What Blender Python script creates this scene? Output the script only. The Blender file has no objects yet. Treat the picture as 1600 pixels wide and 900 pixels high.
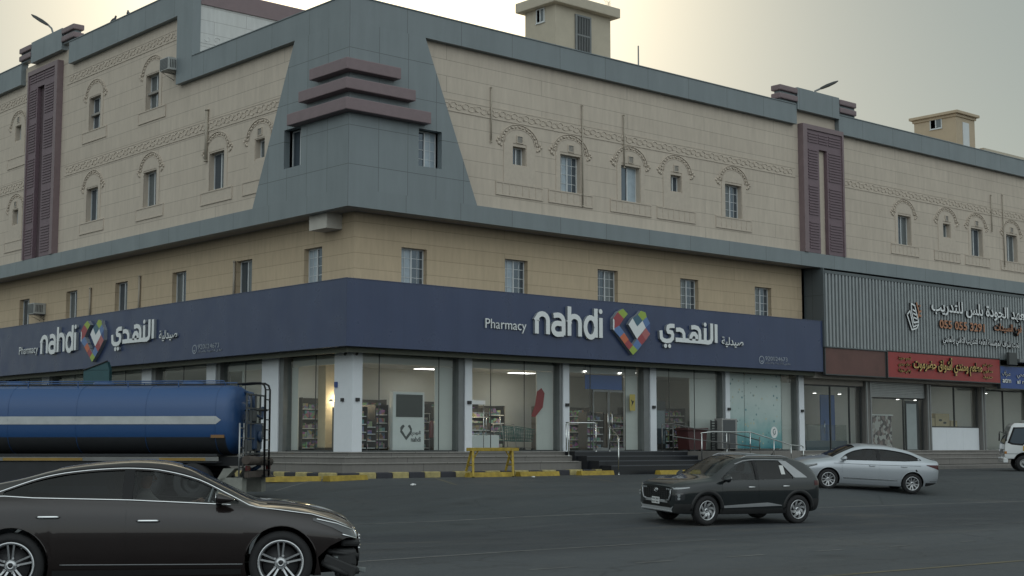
import bpy, bmesh, math, random
from math import sin, cos, pi, radians, sqrt, atan2
from mathutils import Vector, Matrix

random.seed(7)
SC = bpy.context.scene
COL = SC.collection

# ------------------------------------------------------------------ camera
cam_data = bpy.data.cameras.new("camera")
cam = bpy.data.objects.new("camera", cam_data)
COL.objects.link(cam)
cam.location = (-28.74, -40.91, 1.50)
YAW, PITCH = 0.84602, 0.107027
fwd = Vector((cos(PITCH) * cos(YAW), cos(PITCH) * sin(YAW), sin(PITCH)))
cam.rotation_euler = fwd.to_track_quat('-Z', 'Y').to_euler()
cam_data.sensor_fit = 'HORIZONTAL'
cam_data.sensor_width = 36.0
cam_data.lens = 36.0 * 2301.6 / 1600.0
cam_data.clip_start = 0.1
cam_data.clip_end = 5000.0
SC.camera = cam

# ------------------------------------------------------------------ sky and sun
SUN_AZ = radians(54.0)        # measured from +X towards +Y, behind the building
SUN_EL = radians(20.5)
world = bpy.data.worlds.new("World")
SC.world = world
world.use_nodes = True
wn, wl = world.node_tree.nodes, world.node_tree.links
bg = wn["Background"]
sky = wn.new("ShaderNodeTexSky")
sky.sky_type = 'NISHITA'
sky.sun_disc = False
sky.sun_elevation = SUN_EL
sky.sun_rotation = pi / 2 - SUN_AZ
sky.altitude = 0.0
sky.air_density = 1.0
sky.dust_density = 1.4
sky.ozone_density = 1.0
hs = wn.new("ShaderNodeHueSaturation")
hs.inputs["Saturation"].default_value = 0.8
hs.inputs["Value"].default_value = 0.31
wl.new(sky.outputs[0], hs.inputs["Color"])
# hazy air: a pale veil over the clear-sky model, warm grey towards the sun and brighter and cooler away from it
wtc = wn.new("ShaderNodeTexCoord")
dotn = wn.new("ShaderNodeVectorMath"); dotn.operation = 'DOT_PRODUCT'
wl.new(wtc.outputs["Generated"], dotn.inputs[0])
dotn.inputs[1].default_value = (cos(SUN_EL)*cos(SUN_AZ), cos(SUN_EL)*sin(SUN_AZ), sin(SUN_EL))
vmr = wn.new("ShaderNodeMapRange")
vmr.inputs["From Min"].default_value = -1.0
vmr.inputs["From Max"].default_value = 1.0
wl.new(dotn.outputs["Value"], vmr.inputs["Value"])
vcol = wn.new("ShaderNodeMix"); vcol.data_type = 'RGBA'
vcol.inputs[6].default_value = (13.0, 14.2, 14.4, 1)
vcol.inputs[7].default_value = (1.15, 1.55, 1.15, 1)
wl.new(vmr.outputs[0], vcol.inputs[0])
# the air low on the side away from the sun is duller than overhead
sepd = wn.new("ShaderNodeSeparateXYZ"); wl.new(wtc.outputs["Generated"], sepd.inputs[0])
elev = wn.new("ShaderNodeMapRange"); elev.interpolation_type = 'SMOOTHSTEP'
elev.inputs["From Min"].default_value = 0.0; elev.inputs["From Max"].default_value = 0.55
elev.inputs["To Min"].default_value = 0.62; elev.inputs["To Max"].default_value = 1.28
wl.new(sepd.outputs[2], elev.inputs["Value"])
vsc = wn.new("ShaderNodeVectorMath"); vsc.operation = 'SCALE'
vsc.inputs[0].default_value = (13.0, 14.2, 14.4)
wl.new(elev.outputs[0], vsc.inputs["Scale"]); wl.new(vsc.outputs[0], vcol.inputs[6])
# bright aureole of dusty air round the sun
dmax = wn.new("ShaderNodeMath"); dmax.operation = 'MAXIMUM'; dmax.inputs[1].default_value = 0.0
wl.new(dotn.outputs["Value"], dmax.inputs[0])
dpow = wn.new("ShaderNodeMath"); dpow.operation = 'POWER'; dpow.inputs[1].default_value = 75.0
wl.new(dmax.outputs[0], dpow.inputs[0])
glow = wn.new("ShaderNodeVectorMath"); glow.operation = 'SCALE'
glow.inputs[0].default_value = (15.0, 12.2, 7.0)
wl.new(dpow.outputs[0], glow.inputs["Scale"])
addg = wn.new("ShaderNodeVectorMath"); addg.operation = 'ADD'
wl.new(hs.outputs[0], addg.inputs[0]); wl.new(glow.outputs[0], addg.inputs[1])
veil = wn.new("ShaderNodeMix")
veil.data_type = 'RGBA'
veil.blend_type = 'ADD'
veil.inputs[0].default_value = 1.0
wl.new(addg.outputs[0], veil.inputs[6])
wl.new(vcol.outputs[2], veil.inputs[7])
wl.new(veil.outputs[2], bg.inputs[0])
bg.inputs[1].default_value = 0.06

sun_data = bpy.data.lights.new("sun", 'SUN')
sun_data.energy = 2.5
sun_data.angle = radians(0.5)
sun_data.color = (1.0, 0.92, 0.78)
sun = bpy.data.objects.new("sun", sun_data)
COL.objects.link(sun)
sd = Vector((cos(SUN_EL) * cos(SUN_AZ), cos(SUN_EL) * sin(SUN_AZ), sin(SUN_EL)))
sun.rotation_euler = (-sd).to_track_quat('-Z', 'Y').to_euler()
sun.location = sd * 200

SC.view_settings.view_transform = 'Standard'
SC.view_settings.look = 'None'
SC.view_settings.gamma = 1.0
SC.view_settings.use_curve_mapping = False
SC.view_settings.exposure = 0.50
SC.cycles.max_bounces = 6
SC.cycles.transparent_max_bounces = 16
SC.cycles.caustics_reflective = False
SC.cycles.caustics_refractive = False
try:
    SC.cycles.use_denoising = True
except Exception:
    pass

# ------------------------------------------------------------------ helpers: tagging
def tag(o, label=None, cat=None, group=None, kind=None):
    if label: o['label'] = label
    if cat: o['category'] = cat
    if group: o['group'] = group
    if kind: o['kind'] = kind
    return o

def thing(name, label, cat, loc=(0, 0, 0), rz=0.0, group=None):
    o = bpy.data.objects.new(name, None)
    o.empty_display_size = 0.2
    COL.objects.link(o)
    o.location = loc
    o.rotation_euler = (0, 0, rz)
    return tag(o, label, cat, group)

def kids(o):
    return [c for c in bpy.data.objects if c.parent == o]

def copy_tree(o, parent=None):
    c = o.copy()
    COL.objects.link(c)
    if parent is not None:
        c.parent = parent
    for ch in kids(o):
        copy_tree(ch, c)
    return c

# ------------------------------------------------------------------ helpers: mesh building
class MB:
    def __init__(self):
        self.v, self.f, self.m, self.s = [], [], [], []
        self.M = None
    def _a(self, pts):
        b = len(self.v)
        if self.M is not None:
            self.v += [tuple(self.M @ Vector(p)) for p in pts]
        else:
            self.v += [tuple(p) for p in pts]
        return b
    def face(self, pts, m=0, smooth=False):
        b = self._a(pts)
        self.f.append(tuple(range(b, b + len(pts)))); self.m.append(m); self.s.append(smooth)
    def box(self, a, b, m=0):
        x0, x1 = sorted((a[0], b[0])); y0, y1 = sorted((a[1], b[1])); z0, z1 = sorted((a[2], b[2]))
        i = self._a([(x0,y0,z0),(x1,y0,z0),(x1,y1,z0),(x0,y1,z0),(x0,y0,z1),(x1,y0,z1),(x1,y1,z1),(x0,y1,z1)])
        for q in ((0,3,2,1),(4,5,6,7),(0,1,5,4),(1,2,6,5),(2,3,7,6),(3,0,4,7)):
            self.f.append(tuple(i + k for k in q)); self.m.append(m); self.s.append(False)
    def bbox(self, a, b, r=0.02, m=0):
        # box with chamfered edges
        x0, x1 = sorted((a[0], b[0])); y0, y1 = sorted((a[1], b[1])); z0, z1 = sorted((a[2], b[2]))
        r = min(r, (x1-x0)*.45, (y1-y0)*.45, (z1-z0)*.45)
        bm = bmesh.new()
        bmesh.ops.create_cube(bm, size=1.0)
        for v in bm.verts:
            v.co = Vector(((x0+x1)/2 + v.co.x*(x1-x0), (y0+y1)/2 + v.co.y*(y1-y0), (z0+z1)/2 + v.co.z*(z1-z0)))
        bmesh.ops.bevel(bm, geom=bm.edges[:], offset=r, segments=2, affect='EDGES', profile=.6)
        self.add_bm(bm, m)
    def add_bm(self, bm, m=0, smooth=False):
        bm.verts.ensure_lookup_table()
        for i, v in enumerate(bm.verts): v.index = i
        b = self._a([v.co[:] for v in bm.verts])
        for f in bm.faces:
            self.f.append(tuple(b + v.index for v in f.verts)); self.m.append(m); self.s.append(smooth)
        bm.free()
    def prism(self, poly, ax, a, b, m=0, cap=True, smooth=False):
        # poly: 2D points; ax: 'x','y','z' extrusion axis between a and b
        def p3(p, t):
            return {'x': (t, p[0], p[1]), 'y': (p[0], t, p[1]), 'z': (p[0], p[1], t)}[ax]
        n = len(poly)
        i = self._a([p3(p, a) for p in poly] + [p3(p, b) for p in poly])
        for k in range(n):
            j = (k + 1) % n
            self.f.append((i + k, i + j, i + n + j, i + n + k)); self.m.append(m); self.s.append(smooth)
        if cap:
            self.f.append(tuple(i + k for k in range(n))[::-1]); self.m.append(m); self.s.append(False)
            self.f.append(tuple(i + n + k for k in range(n))); self.m.append(m); self.s.append(False)
    def tube(self, pts, r, n=8, m=0, cap=True, smooth=True, closed=False):
        pts = [Vector(p) for p in pts]
        rr = r if isinstance(r, (list, tuple)) else [r] * len(pts)
        rings = []
        N = len(pts)
        prev = None
        for k, p in enumerate(pts):
            if closed:
                d = (pts[(k + 1) % N] - pts[k - 1])
            else:
                d = (pts[min(k + 1, N - 1)] - pts[max(k - 1, 0)])
            d.normalize()
            if prev is None:
                up = Vector((0, 0, 1)) if abs(d.z) < .9 else Vector((1, 0, 0))
                a = d.cross(up).normalized()
            else:
                a = prev - d * prev.dot(d)
                if a.length < 1e-5:
                    a = d.cross(Vector((0, 0, 1)))
                a.normalize()
            prev = a
            b = d.cross(a)
            rings.append([p + (a * cos(2 * pi * q / n) + b * sin(2 * pi * q / n)) * rr[k] for q in range(n)])
        i = self._a([tuple(q) for ring in rings for q in ring])
        R = N if closed else N - 1
        for k in range(R):
            k2 = (k + 1) % N
            for q in range(n):
                q2 = (q + 1) % n
                self.f.append((i + k*n + q, i + k*n + q2, i + k2*n + q2, i + k2*n + q)); self.m.append(m); self.s.append(smooth)
        if cap and not closed:
            self.f.append(tuple(i + q for q in range(n))[::-1]); self.m.append(m); self.s.append(False)
            self.f.append(tuple(i + (N-1)*n + q for q in range(n))); self.m.append(m); self.s.append(False)
    def cyl(self, a, b, r, n=12, m=0, r2=None, smooth=True):
        self.tube([a, b], [r, r if r2 is None else r2], n, m, True, smooth)
    def lathe(self, prof, ax='z', c=(0, 0, 0), n=24, m=0, smooth=True, closed=False):
        # prof: (r, t) pairs
        i = len(self.v)
        pts = []
        for k in range(n):
            a = 2 * pi * k / n
            for (r, t) in prof:
                u, w = r * cos(a), r * sin(a)
                p = {'z': (u, w, t), 'y': (u, t, w), 'x': (t, u, w)}[ax]
                pts.append((p[0] + c[0], p[1] + c[1], p[2] + c[2]))
        i = self._a(pts)
        L = len(prof)
        for k in range(n):
            k2 = (k + 1) % n
            for q in range(L if closed else L - 1):
                q2 = (q + 1) % L
                self.f.append((i + k*L + q, i + k2*L + q, i + k2*L + q2, i + k*L + q2)); self.m.append(m); self.s.append(smooth)
    def grid(self, rows, m=0, smooth=True):
        n = len(rows[0])
        i = self._a([p for r in rows for p in r])
        for a in range(len(rows) - 1):
            for b in range(n - 1):
                self.f.append((i + a*n + b, i + a*n + b + 1, i + (a+1)*n + b + 1, i + (a+1)*n + b)); self.m.append(m); self.s.append(smooth)
    def stroke(self, paths, w, ax_map, d0, d1, m=0):
        # flat lettering: rounded ribbons in 2D turned into solid strokes; ax_map(u, v, d) -> 3D
        top = d1
        for pi_, path in enumerate(paths):
            d1 = top + .003 * (pi_ % 4)      # crossing strokes never share a plane
            pts = [Vector((p[0], p[1])) for p in path]
            hw = w / 2
            if len(pts) == 1:
                poly = [(pts[0].x + hw * cos(2*pi*k/14), pts[0].y + hw * sin(2*pi*k/14)) for k in range(14)]
                self._solid(poly, ax_map, d0, d1, m)
                continue
            L, R = [], []
            N = len(pts)
            for k in range(N):
                if k == 0: d = (pts[1] - pts[0]).normalized(); sc = 1
                elif k == N - 1: d = (pts[-1] - pts[-2]).normalized(); sc = 1
                else:
                    a = (pts[k] - pts[k-1]).normalized(); b = (pts[k+1] - pts[k]).normalized()
                    d = (a + b)
                    d = d.normalized() if d.length > 1e-6 else a
                    sc = min(1 / max(.4, d.dot(a)), 1.6)
                nrm = Vector((-d.y, d.x)) * hw * sc
                L.append(pts[k] + nrm); R.append(pts[k] - nrm)
            for k in range(N - 1):
                q = [R[k], R[k+1], L[k+1], L[k]]
                lo = [ax_map(p.x, p.y, d0) for p in q]; hi = [ax_map(p.x, p.y, d1) for p in q]
                self.face(hi, m)
                self.face([lo[0], lo[1], hi[1], hi[0]], m+1); self.face([lo[2], lo[3], hi[3], hi[2]], m+1)
            for e, s in ((0, -1), (N - 1, 1)):
                # flat end closing
                a, b = L[e], R[e]
                self.face([ax_map(a.x, a.y, d0), ax_map(b.x, b.y, d0), ax_map(b.x, b.y, d1), ax_map(a.x, a.y, d1)], m+1)
    def _solid(self, poly, ax_map, d0, d1, m=0):
        lo = [ax_map(p[0], p[1], d0) for p in poly]; hi = [ax_map(p[0], p[1], d1) for p in poly]
        self.face(hi, m)
        n = len(poly)
        for k in range(n):
            j = (k + 1) % n
            self.face([lo[k], lo[j], hi[j], hi[k]], m+1)
    def mesh(self, name, mats, fix=False, merge=0.0, sharp=None):
        me = bpy.data.meshes.new(name)
        me.from_pydata(self.v, [], self.f)
        for mt in (mats if isinstance(mats, (list, tuple)) else [mats]):
            me.materials.append(mt)
        me.polygons.foreach_set("material_index", self.m)
        me.polygons.foreach_set("use_smooth", self.s)
        if fix or merge:
            bm = bmesh.new(); bm.from_mesh(me)
            if merge: bmesh.ops.remove_doubles(bm, verts=bm.verts, dist=merge)
            bmesh.ops.recalc_face_normals(bm, faces=bm.faces)
            bm.to_mesh(me); bm.free()
        if sharp is not None:
            me.set_sharp_from_angle(angle=radians(sharp))
        me.update()
        return me
    def build(self, name, mats, parent=None, fix=True, merge=0.0, sharp=None):
        o = bpy.data.objects.new(name, self.mesh(name, mats, fix, merge, sharp))
        COL.objects.link(o)
        if parent is not None: o.parent = parent
        return o

# the two street faces of the building: R = long right face (plane y = 0), L = left face (plane x = 0)
def PT(face, u, z, out=0.0):
    return (u, -out, z) if face == 'R' else (-out, u, z)
def fbox(mb, face, u0, u1, z0, z1, o0, o1, m=0):
    a = PT(face, u0, z0, o0); b = PT(face, u1, z1, o1)
    mb.box(a, b, m)
def fquad(mb, face, pts, out, m=0):
    mb.face([PT(face, u, z, out) for u, z in pts], m)

def pchip(xs, ys):
    n = len(xs)
    h = [xs[i+1] - xs[i] for i in range(n-1)]
    d = [(ys[i+1] - ys[i]) / h[i] for i in range(n-1)]
    m = [0.0] * n
    m[0], m[-1] = d[0], d[-1]
    for i in range(1, n-1):
        if d[i-1] * d[i] <= 0: m[i] = 0.0
        else:
            w1, w2 = 2*h[i] + h[i-1], h[i] + 2*h[i-1]
            m[i] = (w1 + w2) / (w1 / d[i-1] + w2 / d[i])
    def f(x):
        if x <= xs[0]: return ys[0]
        if x >= xs[-1]: return ys[-1]
        lo, hi = 0, n - 1
        while hi - lo > 1:
            mid = (lo + hi) // 2
            if xs[mid] <= x: lo = mid
            else: hi = mid
        t = (x - xs[lo]) / h[lo]
        return ((1 + 2*t)*(1-t)**2*ys[lo] + t*(1-t)**2*h[lo]*m[lo] + t*t*(3-2*t)*ys[hi] + t*t*(t-1)*h[lo]*m[hi])
    return f
def lin(xs, ys):
    def f(x):
        if x <= xs[0]: return ys[0]
        for i in range(len(xs)-1):
            if x <= xs[i+1]:
                return ys[i] + (ys[i+1]-ys[i]) * (x-xs[i]) / (xs[i+1]-xs[i])
        return ys[-1]
    return f

# ground height: the car park falls away from the kerb, dips, and levels out at the road
_g = pchip([0, 2.5, 6, 10, 12.4, 14.4, 16.2, 18.5, 22, 26, 33, 40, 3000],
           [.45, .43, .37, .30, .20, -.03, -.20, -.33, -.28, -.13, -.10, 0, 0])
def gz(x, y):
    dx, dy = max(0.0, -x), max(0.0, -y)
    d = sqrt(dx*dx + dy*dy)
    # the side street along the left face lies a little lower
    t = min(1.0, max(0.0, (dx - 2.5) / 5.0)) * min(1.0, max(0.0, (18.0 - d) / 6.0))
    return _g(d) - .20 * t * t * (3 - 2 * t)

# ------------------------------------------------------------------ materials
def mat(name, col=(.5,.5,.5), rough=.6, metal=0.0, spec=.5, coat=0.0, emit=None, estr=0.0):
    m = bpy.data.materials.new(name)
    m.use_nodes = True
    b = m.node_tree.nodes["Principled BSDF"]
    b.inputs["Base Color"].default_value = (*col, 1)
    b.inputs["Roughness"].default_value = rough
    b.inputs["Metallic"].default_value = metal
    b.inputs["Specular IOR Level"].default_value = spec
    b.inputs["Coat Weight"].default_value = coat
    b.inputs["Coat Roughness"].default_value = 0.03
    if emit:
        b.inputs["Emission Color"].default_value = (*emit, 1)
        b.inputs["Emission Strength"].default_value = estr
    return m

class N:
    """small node helper for one material"""
    def __init__(self, m):
        self.m = m; self.t = m.node_tree; self.n = self.t.nodes; self.l = self.t.links
        self.b = self.n["Principled BSDF"]
    def new(self, typ, **kw):
        n = self.n.new(typ)
        for k, v in kw.items(): setattr(n, k, v)
        return n
    def pos(self):
        return self.new("ShaderNodeNewGeometry").outputs["Position"]
    def obj(self):
        return self.new("ShaderNodeTexCoord").outputs["Object"]
    def noise(self, vec, scale, detail=4, rough=.6, vscale=None):
        n = self.new("ShaderNodeTexNoise")
        n.inputs["Scale"].default_value = scale
        n.inputs["Detail"].default_value = detail
        n.inputs["Roughness"].default_value = rough
        if vscale:
            mp = self.new("ShaderNodeMapping"); mp.inputs["Scale"].default_value = vscale
            self.l.new(vec, mp.inputs[0]); vec = mp.outputs[0]
        self.l.new(vec, n.inputs["Vector"])
        return n.outputs["Fac"]
    def ramp(self, fac, stops):
        r = self.new("ShaderNodeValToRGB")
        e = r.color_ramp.elements
        while len(e) < len(stops): e.new(.5)
        for k, (p, c) in enumerate(stops):
            e[k].position = p
            e[k].color = (c, c, c, 1) if isinstance(c, (int, float)) else (*c, 1)
        self.l.new(fac, r.inputs[0])
        return r.outputs[0]
    def mix(self, fac, a, b, mode='MIX'):
        n = self.new("ShaderNodeMix", data_type='RGBA', blend_type=mode)
        for sock, val in ((n.inputs[0], fac), (n.inputs[6], a), (n.inputs[7], b)):
            if isinstance(val, (int, float)): sock.default_value = val
            elif isinstance(val, tuple): sock.default_value = (*val, 1)
            else: self.l.new(val, sock)
        return n.outputs[2]
    def math(self, op, a, b=None):
        n = self.new("ShaderNodeMath", operation=op)
        for k, val in enumerate((a, b)):
            if val is None: continue
            if isinstance(val, (int, float)): n.inputs[k].default_value = val
            else: self.l.new(val, n.inputs[k])
        return n.outputs[0]
    def bump(self, h, strength=.3, dist=.02):
        n = self.new("ShaderNodeBump")
        n.inputs["Strength"].default_value = strength
        n.inputs["Distance"].default_value = dist
        self.l.new(h, n.inputs["Height"])
        self.l.new(n.outputs[0], self.b.inputs["Normal"])
    def col(self, c): self.l.new(c, self.b.inputs["Base Color"])
    def rough(self, r): self.l.new(r, self.b.inputs["Roughness"])

def mat_stone(name, c1, c2, joint, bw=2.4, bh=.60, off_z=0.0, mortar=.014, vary=.12):
    m = mat(name, c1, .8)
    k = N(m)
    p = k.pos()
    sep = k.new("ShaderNodeSeparateXYZ"); k.l.new(p, sep.inputs[0])
    u = k.math('ADD', sep.outputs[0], sep.outputs[1])
    v = k.math('ADD', sep.outputs[2], off_z)
    cmb = k.new("ShaderNodeCombineXYZ"); k.l.new(u, cmb.inputs[0]); k.l.new(v, cmb.inputs[1])
    br = k.new("ShaderNodeTexBrick")
    br.offset = .5
    br.inputs["Color1"].default_value = (*c1, 1); br.inputs["Color2"].default_value = (*c2, 1)
    br.inputs["Mortar"].default_value = (*joint, 1)
    br.inputs["Scale"].default_value = 1.0
    br.inputs["Mortar Size"].default_value = mortar
    br.inputs["Mortar Smooth"].default_value = .3
    br.inputs["Bias"].default_value = 0.0
    br.inputs["Brick Width"].default_value = bw; br.inputs["Row Height"].default_value = bh
    k.l.new(cmb.outputs[0], br.inputs["Vector"])
    n1 = k.noise(p, .35, 5, .65)
    n2 = k.noise(p, 6.0, 5, .6, (1, 1, .16))
    c = k.mix(k.ramp(n1, [(.3, 1.0 - vary), (.7, 1.0)]), (0, 0, 0), br.outputs[0])
    c = k.mix(.26, c, k.mix(k.ramp(n2, [(.3, .45), (.7, 1.0)]), (.03, .027, .022), br.outputs[0]))
    k.col(c)
    k.bump(br.outputs["Fac"], -.35, .03)
    return m

def mat_panel(name, c, rough=.45, bw=1.25, bh=1.35, gap=.012, off_z=0.0, dark=.45, spec=.5, vary=.06):
    m = mat(name, c, rough, spec=spec)
    k = N(m); p = k.pos()
    sep = k.new("ShaderNodeSeparateXYZ"); k.l.new(p, sep.inputs[0])
    u = k.math('ADD', sep.outputs[0], sep.outputs[1])
    v = k.math('ADD', sep.outputs[2], off_z)
    cmb = k.new("ShaderNodeCombineXYZ"); k.l.new(u, cmb.inputs[0]); k.l.new(v, cmb.inputs[1])
    br = k.new("ShaderNodeTexBrick"); br.offset = 0.0
    c2 = tuple(x * (1 + vary) for x in c)
    br.inputs["Color1"].default_value = (*c, 1); br.inputs["Color2"].default_value = (*c2, 1)
    br.inputs["Mortar"].default_value = (*[x * dark for x in c], 1)
    br.inputs["Scale"].default_value = 1.0; br.inputs["Mortar Size"].default_value = gap
    br.inputs["Mortar Smooth"].default_value = .2
    br.inputs["Brick Width"].default_value = bw; br.inputs["Row Height"].default_value = bh
    k.l.new(cmb.outputs[0], br.inputs["Vector"])
    n = k.noise(p, 1.6, 6, .68, (1, 1, .14))
    c3 = k.mix(k.ramp(n, [(.32, .74), (.62, 1.0)]), tuple(x * .55 for x in c), br.outputs[0])
    k.col(c3)
    n2 = k.noise(p, .9, 3)
    k.rough(k.ramp(n2, [(.3, rough - .08), (.7, rough + .1)]))
    return m

def mat_plain(name, c, rough=.5, metal=0.0, dirt=.2, scale=3.0, coat=0.0, spec=.5):
    m = mat(name, c, rough, metal, coat=coat, spec=spec)
    k = N(m)
    n = k.noise(k.pos(), scale, 5, .65)
    k.col(k.mix(k.ramp(n, [(.3, 1 - dirt), (.7, 1.0)]), tuple(x * .35 for x in c), c))
    return m

def mat_glass(name, tint=(.75,.8,.8), ior=1.5, haze=0.0):
    m = bpy.data.materials.new(name); m.use_nodes = True
    nt = m.node_tree; nt.nodes.clear()
    out = nt.nodes.new("ShaderNodeOutputMaterial")
    tr = nt.nodes.new("ShaderNodeBsdfTransparent"); tr.inputs[0].default_value = (*tint, 1)
    gl = nt.nodes.new("ShaderNodeBsdfGlossy"); gl.inputs["Roughness"].default_value = 0.02
    fr = nt.nodes.new("ShaderNodeFresnel")
    ge = nt.nodes.new("ShaderNodeNewGeometry"); mr = nt.nodes.new("ShaderNodeMapRange")   # same reflectance from both sides of a pane
    mr.inputs["To Min"].default_value = ior; mr.inputs["To Max"].default_value = 1.0 / ior
    nt.links.new(ge.outputs["Backfacing"], mr.inputs["Value"]); nt.links.new(mr.outputs[0], fr.inputs[0])
    mx = nt.nodes.new("ShaderNodeMixShader")
    nt.links.new(fr.outputs[0], mx.inputs[0]); nt.links.new(tr.outputs[0], mx.inputs[1]); nt.links.new(gl.outputs[0], mx.inputs[2])
    if haze > 0:
        df = nt.nodes.new("ShaderNodeBsdfDiffuse"); df.inputs[0].default_value = (.55, .57, .55, 1)
        m2 = nt.nodes.new("ShaderNodeMixShader"); m2.inputs[0].default_value = haze
        nt.links.new(mx.outputs[0], m2.inputs[1]); nt.links.new(df.outputs[0], m2.inputs[2])
        nt.links.new(m2.outputs[0], out.inputs[0])
    else:
        nt.links.new(mx.outputs[0], out.inputs[0])
    return m

M = {}
M['tan'] = mat_stone("tan_stone", (.56,.482,.396), (.585,.506,.416), (.35,.30,.245), bw=9.5, mortar=.012, vary=.10)
M['tan_plain'] = mat_plain("tan_stone_plain", (.515,.445,.365), .8, dirt=.14, scale=2.0)
M['ornament'] = mat_plain("carved_stone", (.535,.462,.38), .8, dirt=.18, scale=7.0)
M['mezz'] = mat_stone("yellow_stone", (.535,.42,.282), (.56,.442,.298), (.39,.305,.20), bw=9.0, bh=.55, vary=.10)
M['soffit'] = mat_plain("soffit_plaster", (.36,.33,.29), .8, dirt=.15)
M['grey'] = mat_panel("grey_cladding", (.185,.215,.225), .42, 1.28, 1.36, off_z=-.26)
M['grey_band'] = mat_panel("grey_band_cladding", (.185,.215,.225), .42, 2.5, 30, off_z=5)
M['maroon'] = mat_plain("maroon_cladding", (.20,.145,.152), .5, dirt=.2)
M['maroon_grille'] = mat_plain("maroon_grille", (.16,.108,.125), .5, dirt=.2)
M['maroon_dark'] = mat_plain("maroon_recess", (.09,.062,.068), .6, dirt=.2)
M['white_stone'] = mat_stone("pale_stone", (.60,.61,.60), (.63,.64,.62), (.42,.42,.41), bw=3, bh=.55)
M['roof'] = mat_plain("roof_screed", (.30,.28,.25), .9)
M['frame'] = mat_plain("white_aluminium", (.60,.62,.62), .4, dirt=.15)
M['pane'] = mat("window_glass", (.10,.125,.15), .05, .45, spec=.8)
M['pane2'] = mat_plain("screened_glass", (.15,.17,.175), .22, .2, dirt=.3, scale=8)
M['curtain'] = mat_plain("pale_curtain_glass", (.38,.45,.50), .15, dirt=.35, scale=4)
M['pipe'] = mat_plain("drain_pipe_plastic", (.37,.325,.26), .6)
M['navy'] = mat_panel("navy_sign_panel", (.038,.055,.115), .32, 2.44, 40, gap=.008, off_z=5, dark=.75, spec=.5, vary=.04)
M['letter'] = mat("letter_acrylic", (.70,.72,.72), .35)
M['letter_side'] = mat("letter_return", (.20,.22,.24), .4)
M['col_white'] = mat_plain("white_composite", (.70,.73,.76), .38, dirt=.08)
M['alu'] = mat_plain("grey_aluminium", (.20,.21,.21), .45, .3, dirt=.2)
M['alu_dark'] = mat_plain("dark_aluminium", (.06,.065,.065), .45, .2)
M['olive'] = mat_plain("green_fascia", (.11,.115,.085), .6)
M['shopglass'] = mat_glass("shop_glass", (.84,.88,.87), 1.52, .012)
M['granite_black'] = mat_plain("black_granite", (.016,.018,.022), .3, dirt=.3, scale=30)
M['plinth'] = mat_stone("plinth_stone", (.20,.19,.175), (.225,.21,.195), (.10,.095,.09), bw=5.5, bh=40, off_z=4, vary=.25)
M['tread'] = mat_stone("tread_stone", (.27,.26,.24), (.30,.285,.265), (.12,.115,.105), bw=1.5, bh=40, off_z=4, vary=.2)
M['floor_tile'] = mat_panel("shop_floor_tile", (.42,.41,.39), .25, .6, .6, gap=.01)
M['ceil'] = mat_plain("shop_ceiling", (.60,.60,.57), .8, dirt=.05)
M['wall_in'] = mat_plain("shop_wall", (.56,.58,.56), .8, dirt=.08)
M['steel'] = mat("stainless_steel", (.62,.63,.62), .22, 1.0)
M['steel_dull'] = mat_plain("dull_steel", (.35,.36,.36), .4, .8)
M['white'] = mat_plain("white_paint", (.72,.73,.72), .5, dirt=.12)
M['black'] = mat_plain("black_plastic", (.018,.019,.02), .45)
M['rubber'] = mat_plain("black_rubber", (.02,.02,.021), .8, dirt=.3, scale=9)
M['yellow'] = mat_plain("yellow_paint", (.44,.31,.04), .65, dirt=.78, scale=5)
M['kerb_black'] = mat_plain("black_kerb_paint", (.035,.036,.045), .7, dirt=.4, scale=6)
M['kerb_yellow'] = mat_plain("pale_yellow_kerb", (.50,.42,.18), .75, dirt=.75, scale=5)
M['red_sign'] = mat_plain("red_sign_board", (.29,.032,.03), .4, dirt=.25, scale=1.2)
M['brown_sign'] = mat_plain("faded_red_board", (.125,.055,.045), .5, dirt=.45, scale=1.0)
M['blue_sign'] = mat_plain("blue_sign_board", (.03,.07,.24), .4, dirt=.15)
M['gold'] = mat("gold_letter", (.50,.34,.11), .4)
M['orange'] = mat("orange_letter", (.38,.165,.085), .4)
M['teal'] = mat_plain("teal_panel", (.02,.075,.085), .5)
M['corr'] = mat_plain("corrugated_steel", (.31,.335,.34), .42, .35, dirt=.25, scale=1.5)
M['lamp_on'] = mat("warm_lamp", (1,.85,.6), .5, emit=(1.0,.78,.42), estr=7.0)
M['lamp_white'] = mat("white_lamp", (1,1,1), .5, emit=(1.0,.97,.9), estr=6.0)
def _shelf_mat():
    m = mat("stocked_goods", (.2,.2,.2), .6); k = N(m)
    v = k.new("ShaderNodeTexVoronoi"); v.inputs["Scale"].default_value = 7.0
    k.l.new(k.pos(), v.inputs["Vector"])
    h = k.new("ShaderNodeHueSaturation"); h.inputs["Saturation"].default_value = .70; h.inputs["Value"].default_value = .45
    k.l.new(v.outputs["Color"], h.inputs["Color"]); k.col(h.outputs[0])
    return m
M['goods'] = _shelf_mat()
M['steel_rail'] = mat_plain("weathered_steel", (.16,.16,.155), .4, .6)
M['wood'] = mat_plain("dark_wood", (.060,.056,.052), .5)
M['cream'] = mat_plain("cream_box", (.50,.40,.24), .7, dirt=.25)

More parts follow.
